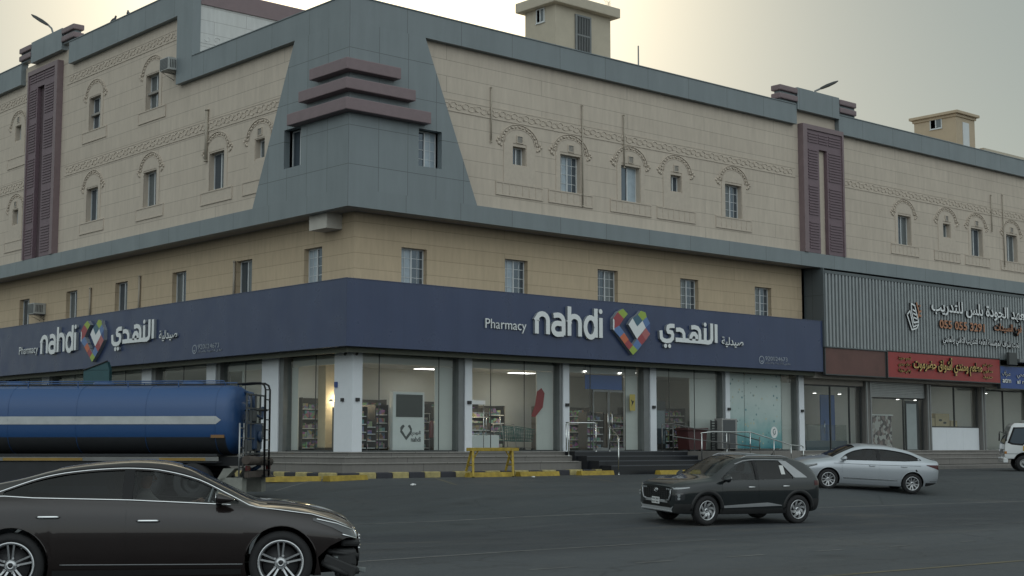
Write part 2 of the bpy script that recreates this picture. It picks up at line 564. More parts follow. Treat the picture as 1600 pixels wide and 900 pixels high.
def _asphalt():
    m = mat("asphalt", (.05,.05,.05), .9); k = N(m); p = k.pos()
    big = k.noise(p, .13, 6, .62, (.35, 1.0, 1.0))
    mid = k.noise(p, .9, 7, .72, (.45, 1.0, 1.0))
    fine = k.noise(p, 26, 5, .75)
    c = k.mix(k.ramp(big, [(.36, 0.0), (.62, 1.0)]), (.017,.022,.029), (.037,.045,.054))
    c = k.mix(k.math('MULTIPLY', k.ramp(mid, [(.46, 0.0), (.70, 1.0)]), .6), c, (.068,.072,.074))
    c = k.mix(k.math('MULTIPLY', k.ramp(fine, [(.48, 0.0), (.70, 1.0)]), .40), c, (.12,.12,.115))
    c = k.mix(k.math('MULTIPLY', k.ramp(fine, [(.34, 1.0), (.46, 0.0)]), .5), c, (.016,.018,.020))
    # oil and tyre darkening along the driving direction (x)
    st = k.noise(p, .55, 5, .65, (.05, 1.0, 1.0))
    c = k.mix(k.math('MULTIPLY', k.ramp(st, [(.48, 0.0), (.66, 1.0)]), .65), c, (.020,.022,.025))
    # blown dust in patches
    du = k.noise(p, .33, 6, .7, (.5, 1.0, 1.0))
    c = k.mix(k.math('MULTIPLY', k.ramp(du, [(.55, 0.0), (.75, 1.0)]), .45), c, (.12,.105,.085))
    # paving of three ages side by side: pale worn near lane, darker strip, greenish car park
    sp = k.new("ShaderNodeSeparateXYZ"); k.l.new(p, sp.inputs[0])
    yy = k.math('ADD', sp.outputs[1], k.math('MULTIPLY', k.math('SUBTRACT', k.noise(p, .5, 4), .5), 1.6))
    near = k.new("ShaderNodeMapRange"); near.inputs["From Min"].default_value = -24.6; near.inputs["From Max"].default_value = -23.4
    near.inputs["To Min"].default_value = 1.0; near.inputs["To Max"].default_value = 0.0; k.l.new(yy, near.inputs["Value"])
    c = k.mix(k.math('MULTIPLY', near.outputs[0], .35), c, (.074,.082,.088))
    park = k.new("ShaderNodeMapRange"); park.inputs["From Min"].default_value = -16.5; park.inputs["From Max"].default_value = -15.2; k.l.new(yy, park.inputs["Value"])
    c = k.mix(k.math('MULTIPLY', park.outputs[0], .40), c, (.052,.060,.060))
    # oil drips
    od = k.new("ShaderNodeTexVoronoi"); od.inputs["Scale"].default_value = .55; k.l.new(p, od.inputs["Vector"])
    drip = k.math('MULTIPLY', k.ramp(od.outputs["Distance"], [(.05, 1.0), (.22, 0.0)]), k.ramp(fine, [(.35, .2), (.6, 1.0)]))
    c = k.mix(k.math('MULTIPLY', drip, .7), c, (.014,.015,.016))
    # cracks
    v = k.new("ShaderNodeTexVoronoi", feature='DISTANCE_TO_EDGE'); v.inputs["Scale"].default_value = .28
    wob = k.noise(p, 1.3, 4)
    va = k.new("ShaderNodeVectorMath", operation='ADD'); k.l.new(p, va.inputs[0]); k.l.new(wob, va.inputs[1])
    k.l.new(va.outputs[0], v.inputs["Vector"])
    crack = k.ramp(v.outputs["Distance"], [(.0, 1.0), (.010, 0.0)])
    c = k.mix(k.math('MULTIPLY', crack, .6), c, (.015,.016,.017))
    k.col(c)
    k.rough(k.ramp(mid, [(.3, .66), (.7, .92)]))
    k.bump(fine, .5, .012)
    return m
M['asphalt'] = _asphalt()
def _worn(name, c, keep=.5):
    m = mat(name, c, .8); k = N(m); p = k.pos()
    n = k.noise(p, 2.2, 6, .75); f = k.noise(p, 30, 3, .7)
    a = k.math('ADD', k.math('MULTIPLY', n, .7), k.math('MULTIPLY', f, .3))
    k.col(k.mix(k.ramp(a, [(.5 - .25*keep, 0.0), (.5 + .18, 1.0)]), c, (.055,.058,.060)))
    return m
M['line'] = _worn("worn_white_line", (.155,.155,.15), .5)
M['line_yellow'] = _worn("worn_yellow_line", (.13,.11,.06), .3)
# ================================================================== GROUND
def build_ground():
    xs = [-3000, -1200, -500, -200, -110] + [-70 + .8*i for i in range(int(140/.8))] + [75, 100, 200, 500, 1200, 3000]
    ys = [-3000, -1200, -500, -200, -110, -80] + [-60 + .4*i for i in range(150)] + [0 + 2*i for i in range(30)] + [80, 120, 200, 500, 1200, 3000]
    mb = MB()
    H = [[gz(x, y) for x in xs] for y in ys]
    mb.grid([[(x, y, H[j][i]) for i, x in enumerate(xs)] for j, y in enumerate(ys)], 0, True)
    o = mb.build("ground", M['asphalt'])
    import bisect
    def hz(x, y):      # height of the ground sheet itself
        i = max(0, min(len(xs)-2, bisect.bisect(xs, x)-1)); j = max(0, min(len(ys)-2, bisect.bisect(ys, y)-1))
        u = (x-xs[i])/(xs[i+1]-xs[i]); w = (y-ys[j])/(ys[j+1]-ys[j])
        return (H[j][i]*(1-u)+H[j][i+1]*u)*(1-w) + (H[j+1][i]*(1-u)+H[j+1][i+1]*u)*w
    tag(o, kind='structure')

    def strip(pts, w, m, name):
        q = MB()
        P = [Vector((p[0], p[1])) for p in pts]
        rows = []
        for a, b in zip(P[:-1], P[1:]):
            n = max(2, int((b-a).length / .35))
            for i in range(n + 1):
                c = a + (b-a) * i / n
                t = (b-a).normalized(); nn = Vector((-t.y, t.x)) * w / 2
                rows.append([(c.x+nn.x, c.y+nn.y, hz(c.x+nn.x, c.y+nn.y) + .004), (c.x-nn.x, c.y-nn.y, hz(c.x-nn.x, c.y-nn.y) + .004)])
        q.grid(rows, 0, True)
        o = q.build(name, m, fix=True)
        tag(o, kind='structure')
    strip([(-14.0, -12.2), (-8.8, -13.6), (-5.4, -14.6), (-1.8, -15.5), (30, -17.5)], .11, M['line'], "road_edge_line")
    strip([(-17, -23.8), (-13.4, -23.6), (-11.4, -23.6), (-8.3, -23.4)], .12, M['line'], "lane_line")
    strip([(-.3, -22.2), (2.5, -22.9), (14, -23.4)], .12, M['line'], "lane_line")
    for a, b in ((-15.6, -14.8), (-13.7, -13.0), (-11.9, -11.1), (-9.95, -9.3), (-8.15, -7.6), (-6.2, -5.8), (-4.2, -3.7), (-2.2, -1.6)):
        strip([(a, -26.45 - (a+15)*.06), (b, -26.45 - (b+15)*.06)], .10, M['line'], "lane_dash")
    strip([(-5.5, -4.4), (-2.7, -2.1)], .10, M['line'], "parking_line")
    strip([(2.3, -1.95), (-.8, -6.9)], .10, M['line_yellow'], "parking_line")
    strip([(8.6, -1.95), (5.7, -7.0)], .10, M['line_yellow'], "parking_line")
    strip([(-18, -29.3), (14, -31.5)], .12, M['line_yellow'], "lane_line")
build_ground()

# ================================================================== BUILDING
BLD = thing("commercial_building", "beige stone corner block with grey cladding bands, maroon trim and shops at street level", "building")
XE, YE = 54.0, 46.0

def wall(face, u0, u1, z0, z1, out, holes, depth, m, name, parent=BLD, m_rev=None):
    us = sorted({u0, u1} | {h[0] for h in holes} | {h[1] for h in holes})
    zs = sorted({z0, z1} | {h[2] for h in holes} | {h[3] for h in holes})
    mb = MB()
    for i in range(len(us)-1):
        for j in range(len(zs)-1):
            uc, zc = (us[i]+us[i+1])/2, (zs[j]+zs[j+1])/2
            if any(h[0] < uc < h[1] and h[2] < zc < h[3] for h in holes): continue
            fquad(mb, face, [(us[i], zs[j]), (us[i+1], zs[j]), (us[i+1], zs[j+1]), (us[i], zs[j+1])], out, 0)
    for (a, b, c, d) in holes:
        for (p, q) in (((a, c), (a, d)), ((b, c), (b, d)), ((a, c), (b, c)), ((a, d), (b, d))):
            mb.face([PT(face, p[0], p[1], out), PT(face, q[0], q[1], out), PT(face, q[0], q[1], out-depth), PT(face, p[0], p[1], out-depth)], 1)
    return mb.build(name, [m, m_rev or m], parent, fix=False)

# ---- window meshes (local: x along the wall, z up, -y outward)
def window_mesh(w, h, kind):
    fr, pa = MB(), MB()
    t = .05
    fr.box((-w/2, .0, 0), (w/2, .06, t)); fr.box((-w/2, .0, h-t), (w/2, .06, h))
    fr.box((-w/2, .0, t), (-w/2+t, .06, h-t)); fr.box((w/2-t, .0, t), (w/2, .06, h-t))
    fr.box((-.025, -.012, t), (.03, .05, h-t))
    if kind == 'grid':
        for i in range(1, 4):
            fr.box((-w/2+t, .012, h*i/4-.009), (w/2-t, .028, h*i/4+.009))
        for s in (-1, 1):
            fr.box((s*w/4-.009, .013, t), (s*w/4+.009, .027, h-t))
    fr.box((-w/2-.03, -.03, -.03), (w/2+.03, .03, .0))
    pa.face([(-w/2+t, .03, t), (0, .03, t), (0, .03, h-t), (-w/2+t, .03, h-t)], 0)
    pa.face([(0, .022, t), (w/2-t, .022, t), (w/2-t, .022, h-t), (0, .022, h-t)], 1)
    return fr, pa
WMESH = {}
def get_window(w, h, kind, var):
    key = (w, h, kind, var)
    if key not in WMESH:
        fr, pa = window_mesh(w, h, kind)
        pm = [[M['pane'], M['pane2']], [M['pane2'], M['pane']], [M['curtain'], M['pane']], [M['pane'], M['curtain']]][var]
        WMESH[key] = (fr.mesh("window", M['frame'], True), pa.mesh("pane", pm))
    return WMESH[key]
def link(name, me, parent, loc=(0,0,0), rz=0.0):
    o = bpy.data.objects.new(name, me); COL.objects.link(o)
    o.parent = parent; o.location = loc; o.rotation_euler = (0, 0, rz)
    return o
RZ = {'R': 0.0, 'L': -pi/2}
def put_window(face, uc, z, w, h, out, kind='plain', var=0, parent=BLD):
    a, b = get_window(w, h, kind, var)
    o = link("window", a, parent, PT(face, uc, z, out), RZ[face])
    link("pane", b, o)
    return o

def vent_mesh():
    mb = MB()
    mb.box((-.16, -.03, 0), (.16, .02, .035)); mb.box((-.16, -.03, .265), (.16, .02, .30))
    mb.box((-.16, -.03, .035), (-.125, .02, .265)); mb.box((.125, -.03, .035), (.16, .02, .265))
    for i in range(5):
        mb.box((-.125, -.012, .05+i*.045), (.125, .01, .068+i*.045), 1)
    mb.face([(-.125, .012, .035), (.125, .012, .035), (.125, .012, .265), (-.125, .012, .265)], 2)
    return mb.mesh("vent", [M['tan_plain'], M['alu'], M['alu_dark']], True)
VENT = vent_mesh()

# carved surround: arch with leaf beads, plain jambs and a sill panel
def surround_mesh(w, small, panels):
    mb = MB()
    jw = .95
    h = 1.49
    # jamb slabs beside the opening
    sill_w = 1.175
    ow = w/2 + .02
    for s in (-1, 1):
        a, b = sorted((s*ow, s*.80))
        mb.box((a, -.025, .0), (b, .0, h + .06))
    if small:
        mb.box((-ow, -.025, 0), (ow, .0, .70))
    # tympanum
    n = 16
    poly = [(.74*cos(pi*i/n), h + .06 + .54*sin(pi*i/n)) for i in range(n+1)]
    mb.prism(poly, 'y', -.02, 0.0)
    def arc(rx, rz, r, y):
        pts = [(rx*cos(pi*i/20), y, h + .03 + rz*sin(pi*i/20)) for i in range(21)]
        mb.tube(pts, r, 5)
    arc(.78, .58, .016, -.02); arc(1.0, .76, .018, -.02)
    for i in range(15):
        a = pi*(i+.5)/15
        c = Vector((.89*cos(a), -.02, h + .03 + .67*sin(a)))
        d = Vector((-sin(a), 0, .8*cos(a))).normalized()
        e = Vector((cos(a), 0, sin(a)))
        k = .09 if i % 2 else .07
        bm = bmesh.new(); bmesh.ops.create_icosphere(bm, subdivisions=1, radius=1)
        tw = .5 if i % 2 else -.5
        dd = (d*cos(tw) + e*sin(tw)); ee = (e*cos(tw) - d*sin(tw))
        for v in bm.verts:
            v.co = c + dd*v.co.x*k + ee*v.co.z*.042 + Vector((0, v.co.y*.032, 0))
        mb.add_bm(bm, 0, True)
    for s in (-1, 1):
        for (dx, dz, r) in ((1.02, -.03, .09), (1.13, .06, .06), (1.06, .15, .05), (.93, -.10, .055)):
            bm = bmesh.new(); bmesh.ops.create_icosphere(bm, subdivisions=1, radius=1)
            for v in bm.verts: v.co = Vector((s*dx + v.co.x*r, -.01 + v.co.y*.045, h + dz + v.co.z*r))
            mb.add_bm(bm, 0, True)
    # sill panel
    mb.box((-sill_w, -.018, -.50), (sill_w, .0, -.03))
    for z in (-.03, -.50):
        mb.box((-sill_w-.02, -.04, z-.024), (sill_w+.02, .0, z+.024))
    k = 7 if panels else 1
    for i in range(k+1):
        u = -sill_w + 2*sill_w*i/k
        mb.box((u-.018, -.034, -.47), (u+.018, -.0, -.06))
    return mb.mesh("window_surround", M['ornament'], True)
SURR = {}
def put_surround(face, uc, w, small, panels, z):
    key = (w, small, panels)
    if key not in SURR: SURR[key] = surround_mesh(*key)
    return link("window_surround", SURR[key], BLD, PT(face, uc, z, -.25), RZ[face])

R_big = [(10.78, 1), (14.17, 1), (20.62, 0), (33.65, 0), (40.28, 1), (43.77, 1)]
R_small = [8.08, 16.91, 37.43, 47.6]
L_big = [(9.23, 0), (14.66, 0), (20.03, 0)]
L_small = [6.08, 28.35]
WW, WH = 1.10, 1.45
holes = []
for u, v in R_big: holes.append((u-WW/2, u+WW/2, 11.40, 12.86))
for u in R_small: holes.append((u-.33, u+.33, 12.13, 12.83))
holes.append((3.04, 4.10, 11.44, 12.80))
wall('R', .25, XE, 10.25, 16.25, -.25, holes, .24, M['tan'], "upper_wall", m_rev=M['tan_plain'])
kinds = [('grid',2),('plain',3),('grid',1),('plain',0),('plain',1),('plain',0)]
for i, (u, v) in enumerate(R_big):
    put_window('R', u, 11.40, WW, 1.46, -.47, kinds[i][0], kinds[i][1])
    put_surround('R', u, WW, False, True, 11.40)
    if v: link("vent", VENT, BLD, PT('R', u, 12.98, -.23), 0)
for i, u in enumerate(R_small):
    put_window('R', u, 12.13, .66, .70, -.47, 'plain', i % 2)
    put_surround('R', u, .66, True, True, 11.40)
    link("vent", VENT, BLD, PT('R', u, 12.96, -.23), 0)
holes = []
for u, _ in L_big: holes += [(u-.59, u+.59, 11.47, 12.96), (u-.59, u+.59, 15.60, 17.12)] if u > 12 else [(u-.59, u+.59, 11.47, 12.96)]
for u in L_small: holes += [(u-.33, u+.33, 12.25, 12.98)] + ([(u-.33, u+.33, 16.42, 17.15)] if u > 12 else [])
holes.append((2.95, 4.05, 11.50, 12.93))
lo = [h for h in holes if h[3] < 15]
wall('L', .25, 12.2, 10.25, 16.3, -.25, [h for h in lo if h[1] < 12.2], .24, M['tan'], "upper_wall", m_rev=M['tan_plain'])
wall('L', 12.2, YE, 10.25, 19.3, -.25, [h for h in holes if h[0] > 12.2], .24, M['tan'], "upper_wall", m_rev=M['tan_plain'])
for i, (u, _) in enumerate(L_big):
    put_window('L', u, 11.47, 1.18, 1.49, -.47, 'plain', (0, 1, 0)[i]); put_surround('L', u, WW, False, False, 11.47)
    if u > 12:
        put_window('L', u, 15.60, 1.18, 1.52, -.47, 'plain', i % 2); put_surround('L', u, WW, False, False, 15.62)
for u in L_small:
    put_window('L', u, 12.25, .66, .73, -.47, 'plain', 1); put_surround('L', u, .66, True, False, 11.47)
    link("vent", VENT, BLD, PT('L', u, 13.1, -.23), -pi/2)
    if u > 12:
        put_window('L', u, 16.42, .66, .73, -.47, 'plain', 1); put_surround('L', u, .66, True, False, 15.62)
        link("vent", VENT, BLD, PT('L', u, 17.3, -.23), -pi/2)

# ---- carved friezes
def frieze(face, u0, u1, z0, z1, out=-.25):
    mb = MB()
    fbox(mb, face, u0, u1, z0-.022, z0+.014, out, out+.024); fbox(mb, face, u0, u1, z1-.014, z1+.022, out, out+.024)
    fbox(mb, face, u0, u1, z0+.014, z1-.014, out, out+.012)
    zc, hh = (z0+z1)/2, (z1-z0)/2 - .05
    u = u0 + .3
    k = 0
    while u < u1 - .3:
        s = 1 if k % 2 else -1
        pts = []
        for i in range(11):
            a = i/10*3.3*pi/2 + .3
            r = hh * (1 - .62*i/10)
            pts.append(PT(face, u + s*r*cos(a)*1.15, zc + s*r*sin(a), out+.014))
        mb.tube(pts, [.020]*8 + [.018, .018, .022], 4, 0)
        lp = [PT(face, u + .13 + .07*t, zc - s*(hh*.8 - 1.5*hh*t), out+.02) for t in (0, .33, .66, 1)]
        mb.tube(lp, [.008, .020, .020, .008], 4, 0)
        u += .30; k += 1
    mb.build("frieze", M['ornament'], BLD)
frieze('R', 4.2, 25.0, 13.74, 14.15); frieze('R', 28.6, 49.0, 13.74, 14.15)
frieze('L', 4.6, 23.0, 13.90, 14.32); frieze('L', 27.0, 33.0, 13.90, 14.32)
frieze('L', 12.6, 23.0, 18.20, 18.60); frieze('L', 27.0, 33.0, 18.20, 18.60)

# ---- grey corner cladding (trapezoid on both faces) with a window in each
def wedge(face, top, bot, wu0, wu1, wz0, wz1):
    mb = MB()
    z0, z1 = 10.30, 16.16
    ed = lambda z: bot + (top - bot) * (z - z0) / (z1 - z0)
    for a, b in ((z0, wz0), (wz0, wz1), (wz1, z1)):
        if a == wz0:
            fquad(mb, face, [(0, a), (wu0, a), (wu0, b), (0, b)], 0)
            fquad(mb, face, [(wu1, a), (ed(a), a), (ed(b), b), (wu1, b)], 0)
        else:
            fquad(mb, face, [(0, a), (ed(a), a), (ed(b), b), (0, b)], 0)
        mb.face([PT(face, ed(a), a, 0), PT(face, ed(a), a, -.26), PT(face, ed(b), b, -.26), PT(face, ed(b), b, 0)], 0)
    for p, q in (((wu0, wz0), (wu0, wz1)), ((wu1, wz0), (wu1, wz1)), ((wu0, wz0), (wu1, wz0)), ((wu0, wz1), (wu1, wz1))):
        mb.face([PT(face, *p, 0), PT(face, *q, 0), PT(face, *q, -.38), PT(face, *p, -.38)], 0)
    mb.build("corner_cladding", M['grey'], BLD, fix=False)
    put_window(face, (wu0+wu1)/2, wz0, wu1-wu0, wz1-wz0, -.36, 'grid' if face == 'R' else 'plain', 3 if face == 'R' else 0)
wedge('R', 3.32, 5.78, 3.04, 4.10, 11.44, 12.80)
wedge('L', 3.45, 6.15, 2.95, 4.05, 11.50, 12.93)

# ---- grey bands and parapets
mb = MB()
mb.box((0, 0, 9.67), (XE, .30, 10.30)); mb.box((0, .30, 9.67), (.30, YE, 10.30))
mb.build("floor_band", M['grey_band'], BLD)
mb = MB()
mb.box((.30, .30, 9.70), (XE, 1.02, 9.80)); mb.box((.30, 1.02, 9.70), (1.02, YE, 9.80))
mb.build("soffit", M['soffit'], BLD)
mb = MB()
mb.box((0, 0, 16.16), (24.9, .34, 17.05)); mb.box((28.1, 0, 16.16), (XE, .34, 17.05))
mb.box((0, .34, 16.16), (.34, 10.95, 17.10))
mb.box((-.006, 10.95, 16.16), (.36, 12.22, 20.06)); mb.box((.0, 12.22, 19.04), (.34, 22.4, 20.06)); mb.box((0, 27.7, 19.04), (.34, YE, 20.06))
mb.box((.36, 10.95, 19.40), (.80, 11.29, 20.06))
# coping strips
mb.box((-.03, -.03, 17.05), (24.9, .37, 17.085)); mb.box((28.1, -.03, 17.05), (XE, .37, 17.085))
mb.box((-.03, .37, 17.10), (.37, 10.95, 17.13)); mb.box((-.03, 12.0, 20.06), (.37, 22.4, 20.095)); mb.box((-.03, 27.7, 20.06), (.37, YE, 20.095))
mb.build("parapet", M['grey_band'], BLD)

# ---- pilasters with maroon grilles and raised caps
def pilaster(face, u0, u1, s0, s1, zb, zt, st, cap0, cap1, pz, pt):
    m1 = MB()
    # frame with open slot
    fbox(m1, face, u0, u0+.30, zb, zt, -.25, .06, 1); 
    fbox(m1, face, u1-.12, u1, zb, zt, -.25, .06, 1)
    fbox(m1, face, u0+.30, s0-.001, zb, zt, -.25, .0, 0); fbox(m1, face, s1+.001, u1-.12, zb, zt, -.25, .0, 0)
    fbox(m1, face, s0-.001, s1+.001, st, zt, -.25, .0, 0)
    fbox(m1, face, u0+.30, u1-.12, zt-.22, zt, .0, .06, 1)
    # louvre slats
    z = zb + .2
    while z < zt - .34:
        if int((z - zb) / .13) % 13 < 11:
            fbox(m1, face, u0+.42, s0-.12, z, z+.055, 0, .035, 0)
            fbox(m1, face, s1+.12, u1-.22, z, z+.055, 0, .035, 0)
            if z > st + .2: fbox(m1, face, s0-.05, s1+.05, z, z+.055, 0, .035, 0)
        z += .13
    p = m1.build("pilaster", [M['maroon_grille'], M['maroon']], BLD)
    m2 = MB(); fbox(m2, face, s0, s1, zb, st, -.26, -.19)
    m2.build("slot_panel", M['tan_plain'] if face == 'R' else M['maroon_dark'], p)
    # raised cap panel and fins
    m3 = MB()
    fbox(m3, face, u0-.35, u1-.26, pt-.20, pt+.82, -.36, .05)
    for a, b in ((u0-1.66, u0-.36), (u1-.25, u1+1.05)):
        fbox(m3, face, a+.12, b-.001, pt+.04, pt+.78, -.34, -.03)
    q = m3.build("parapet_cap", M['grey_band'], BLD)
    for a, b in ((u0-1.66, u0-.36), (u1-.25, u1+1.05)):
        for dz in (.12, .50):
            m4 = MB(); m4.bbox(PT(face, a, pt+dz, -.45), PT(face, b, pt+dz+.26, .10), .05)
            m4.build("fin", M['maroon'], q)
pilaster('R', 25.26, 28.36, 26.50, 27.10, 10.31, 16.26, 15.18, 0, 0, 16.2, 17.05)
pilaster('L', 23.45, 26.77, 24.95, 25.70, 10.31, 19.45, 18.55, 0, 0, 19.1, 20.06)
# stone behind the raised bays
for fc, a, b, c_, d_ in (('R', 24.9, 28.1, 16.22, 16.86), ('L', 22.4, 27.7, 19.25, 19.88)):
    mb = MB(); fbox(mb, fc, a, b, c_, d_, -.34, -.24); mb.build("bay_wall", M['tan_plain'], BLD)
# side returns of the parapet beside the bays
# ---- three maroon bars wrapping the corner
for (z0, z1, ur, ul) in ((14.33, 14.74, 1.97, 1.95), (13.65, 14.05, 2.63, 2.62), (12.93, 13.36, 3.33, 3.35)):
    mb = MB()
    mb.bbox((-.36, -.36, z0), (ur, .02, z1), .03); mb.bbox((-.36, .0, z0+.001), (.02, ul, z1-.001), .03)
    mb.build("corner_bar", M['maroon'], BLD)

# ---- roof, set-back storey
mb = MB()
mb.box((.34, .34, 16.3), (XE, YE, 16.4)); mb.box((.36, 11.3, 19.3), (30, YE, 19.42))
mb.box((XE-.3, .34, 0), (XE, YE, 16.29)); mb.box((1.3, YE-.3, 0), (XE-.3, YE, 19.29))
mb.build("roof", M['roof'], BLD)
mb = MB(); mb.box((.37, 10.99, 16.41), (30, 11.28, 19.33))
mb.build("setback_wall", M['white_stone'], BLD)
mb = MB(); mb.box((.36, 10.93, 19.33), (30, 11.30, 20.06))
sb = mb.build("setback_parapet", M['maroon'], BLD)
mb = MB(); mb.box((.37, 10.975, 17.74), (20, 10.989, 18.16))
for k in range(44):
    u = .7 + k*.42
    s = 1 if k % 2 else -1
    pts = []
    for i in range(9):
        a = i/8*4 + .3; r = .15*(1-.6*i/8)
        pts.append((u + s*r*cos(a), 10.985, 17.95 + s*r*sin(a)))
    mb.tube(pts, .03, 4)
mb.build("frieze", M['white_stone'], BLD)

# ---- recessed mezzanine storey
MR = [3.65, 8.60, 13.57, 18.52, 23.48]
ML = [3.56, 8.30, 13.37, 18.50, 23.44, 28.70, 33.6]
hR = [(u-.58, u+.58, 7.22, 8.62) for u in MR]
hL = [(u-.58, u+.58, 7.35, 8.66) for u in ML]
wall('R', 1.0, 26.3, 4.9, 9.72, -1.0, hR, .22, M['mezz'], "mezzanine_wall")
wall('L', 1.0, YE, 4.9, 9.72, -1.0, hL, .22, M['mezz'], "mezzanine_wall")
for i, u in enumerate(MR): put_window('R', u, 7.22, 1.16, 1.40, -1.20, 'grid', (2, 2, 0, 1, 1)[i])
for i, u in enumerate(ML): put_window('L', u, 7.35, 1.16, 1.31, -1.20, 'grid' if i < 1 else 'plain', (2, 0, 1, 0, 1, 0, 1)[i])
mb = MB(); mb.box((.34, 1.75, 9.14), (1.3, 2.85, 9.70))
mb.build("beam_end", mat_plain("pale_beam_plaster", (.55,.52,.46), .8), BLD)

# ---- drain pipes
def pipe(pts, r=.027):
    mb = MB(); mb.tube(pts, r, 8)
    for p in (pts[0], pts[-1]):
        mb.cyl((p[0], p[1], p[2]-.03), (p[0], p[1], p[2]+.03), r*1.3, 8)
    mb.build("drain_pipe", M['pipe'], BLD)
for u, a, b in ((6.62, 14.9, 12.83), (11.39, 14.95, 10.92), (13.75, 14.92, 12.75), (41.74, 14.8, 12.86), (42.9, 14.95, 11.1)):
    pipe([PT('R', u, a, -.19), PT('R', u, b, -.19)])
pipe([PT('L', 9.98, 14.75, -.19), PT('L', 9.98, 12.7, -.19)], .07)
for u, a in ((8.93, 8.66), (16.71, 8.75), (21.41, 8.62)):
    pipe([PT('L', u, a, -.94), PT('L', u, 7.2, -.94)], .05)

# ---- roof stair houses
def stair_house(x0, x1, y0, y1, z1, corn, name, mcol):
    mb = MB(); mb.box((x0, y0, 16.4), (x1, y1, z1))
    t = mb.build("stair_house", mcol, BLD)
    return t
M['plaster_house'] = mat_plain("stair_house_plaster", (.47,.42,.33), .8, dirt=.18, scale=1.5)
sh = stair_house(15.4, 18.9, 6.0, 8.02, 21.28, 0, "a", M['plaster_house'])
mb = MB(); mb.bbox((15.08, 5.68, 21.26), (19.25, 8.35, 21.72), .04); mb.build("roof_slab", M['plaster_house'], sh)
mb = MB()
mb.box((16.60, 5.93, 18.2), (16.68, 6.0, 21.02)); mb.box((17.52, 5.93, 18.2), (17.60, 6.0, 21.02)); mb.box((16.68, 5.93, 20.94), (17.52, 6.0, 21.02))
for i in range(8): mb.box((16.71+i*.103, 5.94, 18.2), (16.745+i*.103, 5.965, 20.94))
mb.box((16.68, 5.945, 20.05), (17.52, 5.97, 20.12)); mb.box((16.68, 5.945, 19.2), (17.52, 5.97, 19.27))
mb.face([(16.68, 5.985, 18.2), (17.52, 5.985, 18.2), (17.52, 5.985, 20.94), (16.68, 5.985, 20.94)], 1)
mb.build("roof_door", [M['alu'], M['black']], sh)
put_w = get_window(.56, .66, 'plain', 0)
w = link("window", put_w[0], sh, (15.37, 6.98, 20.58), -pi/2); link("pane", put_w[1], w)
mb = MB()
for k in range(7):
    a = k*.9
    mb.tube([(18.55+.04*k, 5.9, 21.7), (18.5+.06*k+.05*sin(a), 5.9, 21.95), (18.5+.07*k, 5.95+.05*cos(a), 22.05+.05*sin(a*2))], .008, 4)
for k in range(4):
    mb.tube([(15.5+.06*k, 7.9, 21.7), (15.5+.06*k, 7.9, 22.2+.1*(k%2))], .010, 4)
mb.build("starter_bars", M['pipe'], sh)
M['plaster_house2'] = mat_plain("ochre_house_plaster", (.46,.37,.26), .8, dirt=.18, scale=1.5)
sh2 = stair_house(44.8, 46.75, 4.0, 6.75, 20.25, 0, "b", M['plaster_house2'])
mb = MB()
mb.bbox((44.72, 3.92, 20.2), (46.83, 6.83, 20.36), .02); mb.bbox((44.58, 3.78, 20.36), (46.97, 6.97, 20.52), .02)
mb.build("roof_slab", M['plaster_house2'], sh2)
put_w = get_window(.78, .58, 'plain', 0)
w = link("window", put_w[0], sh2, (44.77, 5.3, 19.66), -pi/2); link("pane", put_w[1], w)
mb = MB(); mb.box((45.45, 3.965, 16.4), (46.1, 4.0, 19.95)); mb.build("roof_door", M['frame'], sh2)
mb = MB(); mb.box((47.6, 4.0, 16.4), (XE, 9, 18.55)); mb.box((47.5, 3.9, 18.55), (XE, 9.1, 18.72))
mb.build("roof_room", M['plaster_house'], BLD)

# ---- plinth, steps up to the shops
FZ = 1.30
mb = MB()
mb.box((1.45, 1.45, .2), (XE-.3, YE-.3, FZ-.02))
for (z0, z1, e) in ((.94, FZ, .42), ):
    pass
def tier(z0, z1, e, x1, y1):
    mb.box((e, e, z0), (x1, e+.6 if e+.6 > 1.46 else 1.46, z1)); mb.box((e, 1.46, z0), (1.46, y1, z1))
tier(1.145, FZ, .46, 52, YE-.4)
tier(.935, 1.145, .06, 52, YE-.4)
tier(.62, .935, -.34, 52, YE-.4)
mb.build("plinth", M['plinth'], BLD)
for e, z in ((.46, FZ), (.06, 1.145), (-.34, .935)):      # stone treads with a small overhang
    m = MB(); x1_ = 10.55 if e < .4 else 10.6
    m.bbox((e-.035, e-.035, z-.035), (x1_, e+.30, z+.006), .008); m.bbox((e-.035, e+.301, z-.035), (e+.30, YE-.4, z+.006), .008)
    m.bbox((24.3, e-.035, z-.035), (52, e+.30, z+.006), .008)
    m.build("step_tread", M['tread'], BLD)
mb = MB()
mb.box((1.5, 1.5, FZ-.02), (XE-.3, YE-.3, FZ+.005))
mb.build("shop_floor", M['floor_tile'], BLD)

